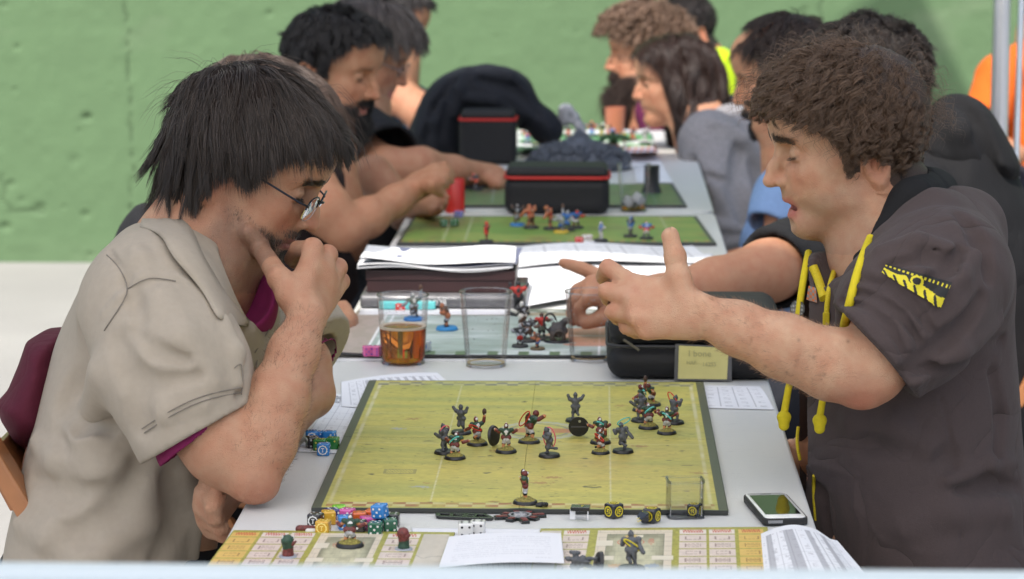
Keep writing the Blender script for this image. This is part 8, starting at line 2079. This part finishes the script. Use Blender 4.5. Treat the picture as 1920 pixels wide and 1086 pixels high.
# ---- black measuring frame and star template
mk_ = mat('black_acrylic', (0.010, 0.012, 0.011), 0.25, spec=0.6)
fr_ = tag(empty('range_ruler', tuple(on(868, 972, TZ)), R_(-7)), 'black plastic measuring frame with window cut-outs behind the white dice', 'measuring tool')
for a, b, w in (((-0.030, 0.008, .002), (0.022, 0.010, .002), 0.004), ((-0.026, -0.007, .002), (0.020, -0.008, .002), 0.005), ((-0.030, 0.008, .002), (-0.026, -0.007, .002), 0.005), ((0.022, 0.010, .002), (0.033, -0.004, .002), 0.004), ((0.020, -0.008, .002), (0.034, -0.006, .002), 0.005), ((-0.014, 0.009, .002), (-0.012, -0.007, .002), 0.004), ((0.002, 0.009, .002), (0.003, -0.007, .002), 0.006), ((0.014, 0.009, .002), (0.013, -0.007, .002), 0.003), ((-0.008, 0.001, .002), (0.014, 0.001, .002), 0.003)):
 MB().beam(a, b, w, 0.0032).build('bar', mk_, fr_, False, 0.0004)
sp_ = tag(empty('star_template', tuple(on(975, 972, TZ)), R_(3)), 'dark green template with red inset arms and a skull ring at its centre', 'template')
MB().lathe([(0.0001, 0), (0.0135, 0), (0.0135, 0.0036), (0.0001, 0.0036)], n=28).build('hub', mat('dark_green_acrylic', (0.008, 0.022, 0.018), 0.3), sp_, True)
mr_ = mat('red_inset', (0.16, 0.02, 0.02), 0.4, var=0.5, scale=300); mi_ = mat('silver_inset', (0.30, 0.30, 0.31), 0.45, 0.2, var=0.4, scale=400, bump=0.0006, bscale=500)
MB().lathe([(0.0105, 0.0037), (0.0105, 0.0048), (0.0128, 0.0048), (0.0128, 0.0037)], n=30).build('ring', mi_, sp_, True)
o_ = Ops(); 
for i in range(5): a = i * 1.256; o_.u(ell((0.005 * math.cos(a), 0.005 * math.sin(a), 0.0036), (0.0032, 0.0028, 0.0020)), 0.0008)
o_.u(ell((0, 0, 0.004), (0.0040, 0.0034, 0.0022)), 0.0006); o_.d(ell((-0.0014, 0.0006, 0.006), 0.0009), 0.0002); o_.d(ell((0.0014, 0.0006, 0.006), 0.0009), 0.0002); sdf_obj('skull', o_, mi_, 0.0005, sp_)
for i in range(8):
 a = i * PI / 4 + 0.2; L_ = 0.029 if i % 2 == 0 else 0.023; d = V(math.cos(a), math.sin(a), 0)
 MB().beam(d * 0.012 + V(0, 0, .0018), d * L_ + V(0, 0, .0018), 0.0095, 0.0036).build('arm', mk_, sp_, False, 0.0005); MB().beam(d * 0.0145 + V(0, 0, .0040), d * (L_ - 0.002) + V(0, 0, .0040), 0.0060, 0.0008).build('inset', mr_, sp_, False)
# ---- phone
pc = [on(1404, 940, TZ), on(1487, 939, TZ), on(1503, 986, TZ), on(1419, 989, TZ)]
pc_ = sum(pc) / 4; ax_ = (pc[1] - pc[0] + pc[2] - pc[3]); an = math.atan2(ax_[1], ax_[0]); hw = np.linalg.norm(ax_) / 4; hl = (np.linalg.norm(pc[0] - pc[3]) + np.linalg.norm(pc[1] - pc[2])) / 4
ph = tag(empty('phone', tuple(pc_), an), 'white phone with black bumper and dark screen lying near the right table edge', 'phone')
MB().prism(rrect(-hw, -hl, hw, hl, 0.008, 5), 0.0008, 0.0088).build('bumper', mat('black_rubber', (0.012, 0.012, 0.012), 0.6), ph, True, 0.0014)
MB().prism(rrect(-hw + .0022, -hl + .0022, hw - .0022, hl - .0022, 0.007, 5), 0.0010, 0.0098).build('body', mat('white_glass', (0.78, 0.78, 0.76), 0.15, coat=0.5), ph, True, 0.0006)
MB().prism(rrect(-hw + .0055, -hl + .0170, hw - .0055, hl - .0140, 0.0006, 2), 0.0098, 0.0101).build('screen', mat('dark_glass_screen', (0.008, 0.010, 0.010), 0.05, spec=0.9), ph)
MB().box((0.0, hl - 0.008, 0.00995), (0.006, 0.0006, 0.00018)).build('earpiece', mk_, ph); MB().lathe([(0.0040, 0.0098), (0.0040, 0.0101), (0.0046, 0.0101), (0.0046, 0.0098)], (0, -hl + .009, 0), 18).build('home_button', mat('silver_ring', (0.6, 0.6, 0.6), 0.3, 0.6), ph)
MB().box((-0.012, -hl - 0.0002, 0.0055), (0.008, 0.0004, 0.0016)).build('port', mat('grey_metal', (0.35, 0.35, 0.36), 0.4, 0.7), ph)
# ---- cups
def cup(px, py, rt, rb, h, label, fill=None, fillc=None, z=TZ, foam=True, resid=False, g='clear plastic cups on the tables'):
 t = tag(empty('plastic_cup', tuple(on(px, py, z))), label, 'cup', g)
 MB().lathe([(rb * 0.90, 0.004), (rb, 0.0002), (rb + (rt - rb) * 0.3, h * 0.3), (rb + (rt - rb) * 0.62, h * 0.62), (rb + (rt - rb) * 0.63, h * 0.635), (rt, h), ], n=44).build('wall', MCUP, t, True)
 MB().lathe([(0.0001, 0.004), (rb * 0.90, 0.004)], n=36).build('bottom', MCUP, t, True)
 pts = [(rt * math.cos(a), rt * math.sin(a), h) for a in np.linspace(0, 2 * PI, 45)[:-1]]; MB().tube(pts + pts[:1], 0.0011, 6, cap=False).build('rim', m_clear('clear_rim', (0.68, 0.68, 0.69), 0.05, 0.4), t, True)
 if fill:
  f = h * fill; rf = rb + (rt - rb) * fill - 0.0008
  mb_, nt, p = new_mat('amber_beer'); p.inputs['Base Color'].default_value = (*fillc, 1); p.inputs['Transmission Weight'].default_value = 0.93; p.inputs['IOR'].default_value = 1.33; p.inputs['Roughness'].default_value = 0.02
  MB().lathe([(0.0001, 0.0046), (rb * 0.93, 0.0046), (rb + 0.0002, 0.009), (rf, f), (0.0001, f)], n=44).build('drink', mb_, t, True)
  if foam:
   o_ = MB().lathe([(rf * 0.86, f + 0.0003), (rf * 0.90, f + 0.0022), (rf + 0.0003, f + 0.0024), (rf + 0.0002, f - 0.0012), (rf * 0.86, f + 0.0003)], n=44).build('foam', mat('pale_foam', (0.62, 0.52, 0.38), 0.8, bump=0.0006, bscale=900), t, True)
 if resid:
  MB().lathe([(rb * 0.80, 0.0044), (rb * 0.93, 0.0044), (rb * 0.97, 0.0056), (rb * 0.95, 0.0060), (rb * 0.88, 0.0050), (rb * 0.80, 0.0044)], n=40).build('drink', mat('amber_dregs', (0.72, 0.56, 0.30), 0.2, trans=0.3, ior=1.2), t, True)
 # droplets clinging inside
 rg = np.random.default_rng(int(px)); S = MB()
 for i in range(90):
  a = rg.random() * 2 * PI; zz = h * (max(fill or 0.1, 0.1) + 0.02 + (0.95 - max(fill or 0.1, 0.1)) * rg.random() ** 0.8); r = rb + (rt - rb) * zz / h - 0.0002; q0 = 0.0004 + 0.0006 * rg.random() ** 2
  S.lathe([(0.0001, -q0), (q0, 0), (0.0001, q0 * 1.3)], (r * math.cos(a), r * math.sin(a), zz), 5)
 s_ = S.build('droplets', mat('water_drop', (0.75, 0.75, 0.75), 0.05, trans=0.6, ior=1.33), t, True); s_['kind'] = 'stuff'
 return t
cup(756, 681, 0.0372, 0.0312, 0.100, 'plastic cup half full of amber beer, left of the two empty ones', 0.53, (0.80, 0.26, 0.035))
cup(911, 686, 0.0380, 0.0285, 0.108, 'empty clear plastic cup in the middle, between beer and gesturing hand', resid=True)
cup(1106, 675, 0.0365, 0.0285, 0.101, 'empty clear plastic cup with amber dregs, partly behind the gesturing hand', resid=True)
ct_ = cup(1188, 396, 0.0345, 0.0265, 0.098, 'clear plastic cup with ice and a yellow drink beside the red-zipped case', 0.10, (0.75, 0.42, 0.02), foam=False)
for i, (x, y, z_) in enumerate(((-0.012, 0, 0.020), (0.010, -0.006, 0.026), (0.004, 0.010, 0.018))): o_ = MB().box((x, y, z_), (0.011, 0.010, 0.010), np.array(Euler((0.5 * i, 0.6, i)).to_matrix())).build('ice_cube', mat('ice', (0.66, 0.68, 0.68), 0.15, trans=0.35, ior=1.31), ct_, True, 0.003)
# solid cups
def solid(name, px, py, prof, m, label, z=TZ, cat='cup'): o_ = MB().lathe(prof, n=32).build(name, m, None, True); o_.location = tuple(on(px, py, z)); return tag(o_, label, cat)
solid('red_cup', 853, 398, [(0.0001, 0.0), (0.0205, 0), (0.0205, 0.068), (0.0190, 0.070), (0.0185, 0.066), (0.0180, 0.004), (0.0001, 0.004)], mat('red_tin', (0.45, 0.022, 0.014), 0.35), 'small red cylindrical dice cup held by the bearded man')
solid('black_cup', 1222, 365, [(0.0001, 0), (0.024, 0), (0.0215, 0.008), (0.0165, 0.022), (0.0165, 0.062), (0.0180, 0.064), (0.0001, 0.064)], mat('black_leather_cup', (0.015, 0.016, 0.018), 0.5), 'black dice cup with flared foot behind the cup of ice')
solid('copper_tumbler', 1153, 252, [(0.0001, 0), (0.0235, 0), (0.0275, 0.072), (0.0262, 0.072), (0.022, 0.003), (0.0001, 0.003)], mat('copper_plastic', (0.50, 0.17, 0.10), 0.35, trans=0.2), 'translucent copper-red tumbler in the sun on the farthest table')
# ---- black zip cases
def cloth_case(name, c, half_, rad, label, lid_z, open_=0.0, redzip=True, rz=0.0, lidtop=None, grp_=None):
 t = tag(empty(name, tuple(c), rz), label, 'case', grp_); mc = m_cloth('black_case_nylon', (0.016, 0.016, 0.017), 0.6, weave=1200, wd=0.00015, big=0.0012, bs=20, crease=0.0012)
 hx, hy, hz = half_
 o_ = Ops(); o_.u(rbox((0, 0, lid_z / 2), (hx, hy, lid_z / 2), None, rad)); sdf_obj('case_body', o_, mc, 0.003, t)
 o_ = Ops(); o_.u(rbox((0, 0, (lid_z + hz * 2) / 2 + 0.004), (hx - 0.003, hy - 0.003, (hz * 2 - lid_z) / 2 + 0.010), None, min(rad, (hz * 2 - lid_z) / 2 + 0.009))); o_.d(half((0, 0, 1), (0, 0, lid_z + 0.001)), 0.002); sdf_obj('lid', o_, mc, 0.003, t)
 P = rrect(-hx + 0.0005, -hy + 0.0005, hx - 0.0005, hy - 0.0005, max(rad, 0.012), 6)
 MB().tube([(x, y, lid_z - 0.001) for x, y in P] + [(*P[0], lid_z - 0.001)], 0.0026 if not redzip else 0.0034, 8, cap=False).build('zip', mat('red_zip_tape' if redzip else 'black_zip_tape', (0.45, 0.018, 0.012) if redzip else (0.02, 0.02, 0.02), 0.6), t, True)
 return t
cA = on(1306, 716, TZ) ; hxA = 0.125
case = cloth_case('carrying_case', cA + V(0, 0.118, 0), (hxA, 0.118, 0.041), 0.026, 'black zipped carrying case with a yellow note in its window, right of the cups', 0.050, redzip=False)
yf = cA[1] - 0.0015
def cpt(px, py): r = ray(px, py); p = CAM + r * ((yf - CAM[1]) / r[1]); return p
wc = [cpt(1266, 645), cpt(1372, 650), cpt(1372, 715), cpt(1264, 713)]
def plate(name, cs_, off, th, mt, par):
 cs_ = [V(*c) - V(0, off, 0) for c in cs_]; vs = cs_ + [c + V(0, th, 0) for c in cs_]
 q_ = MB().add(vs, [(0, 1, 2, 3), (4, 7, 6, 5), (0, 4, 5, 1), (1, 5, 6, 2), (2, 6, 7, 3), (3, 7, 4, 0)]).build(name, mt, par); q_.matrix_parent_inverse = Matrix.Translation(Vector([float(-x) for x in par.location])); return q_
plate('window_frame', wc, 0.0010, 0.003, mat('grey_vinyl_frame', (0.10, 0.10, 0.105), 0.35), case)
nc = [cpt(1273, 648), cpt(1366, 652), cpt(1363, 711), cpt(1271, 710)]
plate('note', nc, 0.0016, 0.0004, mat('yellow_note_paper', (0.60, 0.55, 0.22), 0.6, var=0.06, scale=30), case)
mp_ = mat('pencil', (0.38, 0.36, 0.18), 0.8)
for s_, x, y, sz in (('I bone', 1312, 663, 0.0125), ('NAF', 1296, 680, 0.007), ('16255', 1330, 683, 0.008)):
 w_ = cpt(x, y); q_ = text(s_, sz, mp_, None, w_ - V(0, 0.0024, 0), facing(), 'handwriting'); q_.parent = case; q_.matrix_parent_inverse = Matrix.Translation(-case.location)
w_ = cpt(1180, 640); q_ = MB().beam(w_ + V(-0.008, -0.004, 0.003), w_ + V(0.014, -0.004, -0.012), 0.0035, 0.0012, (0, 1, 0)).build('zip_pull', mat('gunmetal', (0.16, 0.15, 0.14), 0.35, 0.9), case, False, 0.0004); q_.matrix_parent_inverse = Matrix.Translation(-case.location)
c2 = on(1044, 404, TZ); cloth_case('carrying_case', c2 + V(0, 0.075, 0), (0.108, 0.072, 0.042), 0.022, 'black case with a red zip lying behind the bright green board', 0.077, grp_='black cases with red zips')
c3 = on(914, 310, TZ); cloth_case('carrying_case', c3 + V(0, 0.06, 0), (0.068, 0.055, 0.058), 0.012, 'taller black case with a red zip standing under the dark jacket', 0.109, grp_='black cases with red zips')
# dark jacket draped over the taller case and a chair back
Aj = at; o_ = Ops(); dj = 7.05
o_.u(pillow(spline([((a - 900) * dj / FOC, (300 - b) * dj / FOC) for a, b in [(768, 262), (778, 215), (805, 165), (850, 132), (905, 120), (955, 128), (992, 150), (1015, 190), (1040, 212), (1056, 240), (1050, 262), (1028, 272), (1004, 262), (985, 240), (974, 242), (966, 222), (930, 214), (880, 216), (868, 240), (870, 270), (868, 300), (800, 292)]], 5), Aj(900, 300, dj), RIGHT, UP, 0.085, 0.045))
base_ = Ops(o_)
folds(o_, [([(880, 130), (860, 170), (852, 215)], 0.014, 0.010, 0.01), ([(900, 150), (960, 165), (1010, 215)], 0.012, -0.010, 0.012), ([(850, 150), (820, 200), (800, 260)], 0.014, -0.010, 0.012), ([(905, 125), (960, 145), (1000, 180)], 0.010, 0.008, 0.01), ([(875, 185), (930, 190), (980, 215)], 0.012, 0.008, 0.012), ([(830, 190), (815, 230), (818, 280)], 0.012, 0.010, 0.01)], d0=6.6, d1=7.4, base=base_)
o_ = sdf_obj('jacket', o_, m_cloth('black_navy_jacket', (0.010, 0.012, 0.017), 0.8, big=0.006, bs=14), 0.006); displace(o_, lambda v: cloth_noise(v, 0.004, 12, 3)); tag(o_, 'dark jacket heaped over the tall black case', 'jacket')
# ---- boxes on the second table
bx0, bx1 = on(688, 546, TZ), on(965, 546, TZ)
tb = TZ + 0.0290
bk = tag(empty('book', (0, 0, 0)), 'grey shrink-wrapped book with white upside-down lettering under the maroon box', 'book')
b0, b1 = on(676, 578, TZ + .008), on(985, 576, TZ + .008)
MB().box(((b0[0] + b1[0]) / 2, b0[1] + 0.11, TZ + 0.0185), ((b1[0] - b0[0]) / 2, 0.11, 0.0095)).build('cover', mat('grey_printed_cover', (0.16, 0.16, 0.165), 0.35, var=0.35, scale=18, det=8), bk, True, 0.004)
MB().box(((b0[0] + b1[0]) / 2, b0[1] + 0.11, TZ + 0.0185), ((b1[0] - b0[0]) / 2 + .0012, 0.1112, 0.0103)).build('shrink_wrap', MCUP, bk, True, 0.005)
mw = mat('white_print', (0.66, 0.66, 0.66), 0.5)
def bookpt(px, py): r = ray(px, py); return CAM + r * ((b0[1] - 0.0014 - CAM[1]) / r[1])
text('BLOOD', 0.0125, mw, bk, bookpt(812, 567), facing((0, 0, -1)), 'lettering'); text('THE GAME OF', 0.0048, mw, bk, bookpt(838, 559), facing((0, 0, -1)), 'lettering')
bm_ = tag(empty('game_box', (0, 0, 0)), 'closed maroon cardboard box on the grey book, papers on its lid', 'box')
fy = on(688, 548, tb)[1]; x0, x1 = on(686, 548, tb)[0], on(967, 548, tb)[0]; cx = (x0 + x1) / 2; hw2 = (x1 - x0) / 2
mm_ = mat('maroon_card', (0.030, 0.011, 0.012), 0.45, var=0.15, scale=12)
MB().box((cx, fy + 0.105, tb + 0.0095), (hw2 - 0.0018, 0.103, 0.0095)).build('tray', mm_, bm_, False, 0.001); MB().box((cx, fy + 0.105, tb + 0.0275), (hw2, 0.105, 0.0080)).build('lid', mm_, bm_, False, 0.001)
for i, (dx, dy, rz, lb, h0) in enumerate(((-0.012, -0.006, 2, 'lower white sheet bundle on the maroon box', 0.0), (0.0, 0.004, -1.5, 'dark-printed sheet between the white ones on the maroon box', 0.005), (-0.006, 0.0, 1, 'topmost curling white sheet on the maroon box', 0.009))):
 w, d_ = hw2 + 0.004, 0.088; cz = tb + 0.0420 + h0; R2 = np.array(Matrix.Rotation(R_(rz), 3, 'Z')); cn = [R2 @ V(a * w, b * d_, 0) + V(cx + dx, fy + 0.085 + dy, cz) for a, b in ((-1, 1), (1, 1), (1, -1), (-1, -1))]
 paper(lb, cn, (lambda u, v: np.tile(np.array((0.09, 0.10, 0.16)), (len(u), 1)) * (1 + 0.3 * (np.mod(v * 9, 1) < 0.5))[:, None]) if i == 1 else text_rows(3, 0.0), lambda u, v, i=i: 0.0035 * np.sin(u * 7 + i) + 0.008 * (v > 0.5) * (v - 0.5) * np.cos(u * 4), 60, 40, 'paper', 'sheets stacked on the maroon box', 'paper_sheet').data.materials
 if i == 0:
  for k in range(2): paper('white sheets making up the bundle on the maroon box', [c + V(0.001 * k, 0.001 * k, -0.0012 * (k + 1)) for c in cn], text_rows(3, 0.0), lambda u, v: 0.003 * np.sin(u * 7), 30, 10, 'paper', 'sheets of the white bundle on the maroon box')
# ---- rock mound terrain with smoke plume
t = tag(empty('terrain_mound', tuple(on(1085, 318, TZ))), 'dark grey rock mound with a grey plume of smoke on top, behind the red-zipped case', 'scenery model')
rg = np.random.default_rng(9); mrk = mat('dark_slate', (0.075, 0.085, 0.105), 0.7, var=0.5, scale=60, bump=0.001, bscale=200)
o_ = Ops(); o_.u(ell((0, 0, 0.0), (0.125, 0.075, 0.062))); o_.u(ell((0.0, 0, 0.045), (0.045, 0.04, 0.038)), 0.02); o_.i(half((0, 0, -1), (0, 0, 0.0)))
base_o = sdf_obj('mound', o_, mrk, 0.006, t)
bm = bmesh.new(); bmesh.ops.create_icosphere(bm, subdivisions=1, radius=1.0)
for v_ in bm.verts: v_.co *= 0.75 + 0.5 * rg.random()
me = bpy.data.meshes.new('rock'); bm.to_mesh(me); bm.free(); me.materials.append(mrk)
mound = Ops(o_)
for i in range(280):
 a = rg.random() * 2 * PI; rr = rg.random() ** 0.6; x, y = 0.128 * rr * math.cos(a), 0.078 * rr * math.sin(a)
 hgt = 0.062 * math.sqrt(max(0, 1 - rr * rr)) ; hgt = max(hgt, 0.083 * math.exp(-((x / 0.045) ** 2 + (y / 0.045) ** 2)))
 q_ = bpy.data.objects.new('rock', me); C.objects.link(q_); q_.parent = t; q_.location = (x, y, hgt + 0.002); q_.rotation_euler = tuple(rg.random(3) * 6); s_ = 0.005 + 0.006 * rg.random(); q_.scale = (s_ * 1.3, s_, s_ * 0.8)
o_ = Ops(); pz = [at(px, py, 7.05) - np.array(t.location) for px, py in ((1094, 262), (1088, 238), (1077, 222), (1062, 208), (1057, 222))]; 
for (p0, r0), (p1, r1) in zip(list(zip(pz, (0.010, 0.011, 0.013, 0.016, 0.017)))[:-1], list(zip(pz, (0.010, 0.011, 0.013, 0.016, 0.017)))[1:]): o_.u(cap(p0, p1, r0, r1), 0.012)
q_ = sdf_obj('smoke_plume', o_, mat('grey_wadding', (0.30, 0.31, 0.33), 0.95, bump=0.01, bscale=60, var=0.4, scale=50), 0.004, t); displace(q_, lambda v: cloth_noise(v, 0.003, 60, 4))
# small plants and clutter on the far tables
pl = tag(empty('terrain_plant', tuple(on(1150, 292, TZ))), 'orange pot with dark green palm fronds right of the rock mound', 'scenery model')
MB().lathe([(0.0001, 0), (0.013, 0), (0.016, 0.028), (0.0001, 0.028)], n=16).build('pot', mat('orange_clay', (0.55, 0.16, 0.03), 0.6), pl, True)
ml = mat('dark_green_frond', (0.02, 0.07, 0.02), 0.6)
for i in range(14):
 a = i * 0.45; L_ = 0.035 + 0.012 * rg.random(); P = [V(0, 0, 0.028), V(L_ * 0.5 * math.cos(a), L_ * 0.5 * math.sin(a), 0.050), V(L_ * math.cos(a), L_ * math.sin(a), 0.036)]; MB().tube(spline(P, 4, False), [0.0012] + [0.0038] * 7 + [0.001], 5).build('frond', ml, pl, True)
cl = [(0.6, 0.1, 0.05), (0.65, 0.65, 0.62), (0.05, 0.2, 0.5), (0.5, 0.4, 0.05), (0.05, 0.05, 0.05), (0.3, 0.3, 0.32)]
nm = ['red', 'white', 'blue', 'yellow', 'black', 'grey']
for i in range(12):
 px, py = 985 + 20 * i + 6 * rg.random(), 258 + 22 * rg.random(); k = i % 6
 if 1050 < px < 1130 and py > 262: py = 256
 far_fig(px, py, ('stand', 'lunge', 'throw')[i % 3], cs(cl[k], cl[(k + 1 + i // 6) % 6], cl[(k + 2) % 6], DK), 'tiny %s and %s painted figure on the sunlit farthest board' % (nm[k], nm[(k + 1 + i // 6) % 6]), 'tiny painted figures on the sunlit farthest board', TZ + .0055, 1.1, None, 30 * i)
for i, (px, py, k) in enumerate(((876, 352, 1), (893, 356, 0), (905, 350, 4))): far_fig(px, py, ('stand', 'lunge', 'throw')[i], cs(cl[k], cl[5], cl[4], DK), ('white', 'red', 'dark')[i] + ' figure on the dark green board below the outstretched arm', 'figures on the dark green board', TZ + .006, 1.1, None, 60 * i)
# ---- folding wooden chairs
mwd = mat('varnished_beech', (0.33, 0.135, 0.05), 0.4, var=0.25, scale=14, coat=0.3)
def chair(x, y, rz, label, first=None):
 if first is not None:
  c = copy_tree(first); c.location = (x, y, 0); c.rotation_euler = (0, 0, R_(rz)); c['label'] = label; return c
 t = tag(empty('folding_chair', (x, y, 0), R_(rz)), label, 'chair', 'wooden folding chairs along both sides of the tables')
 for s in (-1, 1):
  MB().beam((0.24, s * 0.205, 0.0), (-0.22, s * 0.205, 0.80), 0.022, 0.045, (0, 1, 0)).build('leg', mwd, t, False, 0.004); MB().beam((-0.22, s * 0.175, 0.0), (0.20, s * 0.175, 0.46), 0.022, 0.04, (0, 1, 0)).build('leg', mwd, t, False, 0.004)
 for i in range(5): MB().beam((-0.16 + 0.085 * i, -0.195, 0.455), (-0.16 + 0.085 * i, 0.195, 0.455), 0.07, 0.016).build('seat_slat', mwd, t, False, 0.003)
 for zz in (0.62, 0.73): MB().beam((-0.22 + (0.80 - zz) * 0.575 - 0.014, -0.20, zz), (-0.22 + (0.80 - zz) * 0.575 - 0.014, 0.20, zz), 0.075, 0.016, (1, 0, 0.5)).build('back_slat', mwd, t, False, 0.003)
 MB().beam((0.16, -0.19, 0.14), (0.16, 0.19, 0.14), 0.02, 0.02).build('crossbar', mwd, t, False, 0.003)
 return t
pL = at(28, 830, 3.50)
ch0 = chair(pL[0] + 0.20, 3.50, 0, 'wooden folding chair under the khaki-shirted man')
chair(0.79, 3.50, 180, 'wooden folding chair under the hoodie man', ch0)
for x, y, rz, lb in ((-0.58, 4.60, 0, 'wooden folding chair under the brown-haired man'), (-0.58, 5.70, 0, 'wooden folding chair under the bearded man with earring'), (-0.53, 6.50, 0, 'wooden folding chair under the man with glasses'), (-0.56, 8.4, 0, 'wooden folding chair under the man in blue stripes'), (0.60, 4.90, 180, 'wooden folding chair under the man in the black hooded sweatshirt'), (0.47, 5.90, 180, 'wooden folding chair under the man with the goatee'), (0.40, 7.15, 180, 'wooden folding chair under the person in the grey sweater'), (0.34, 8.0, 180, 'wooden folding chair under the man with bleached curls'), (0.38, 9.3, 180, 'wooden folding chair under the man in neon yellow'), (1.15, 8.0, 180, 'wooden folding chair under the person in orange')): chair(x, y, rz, lb, ch0)
# dark red garment over the left chair back
o_ = Ops(); D_ = 3.56
o_.u(pillow([((a - 60) * D_ / FOC, (750 - b) * D_ / FOC) for a, b in [(2, 752), (26, 725), (45, 680), (60, 636), (95, 615), (150, 610), (170, 700), (150, 830), (70, 850), (40, 830), (15, 790)]], at(60, 750, D_), RIGHT, UP, 0.16, 0.05))
q_ = sdf_obj('jacket', o_, m_cloth('dark_red_cloth', (0.075, 0.008, 0.020), 0.8, big=0.003, bs=10), 0.005); tag(q_, 'dark red jacket hung over the back of the left chair', 'jacket')
lap('things')
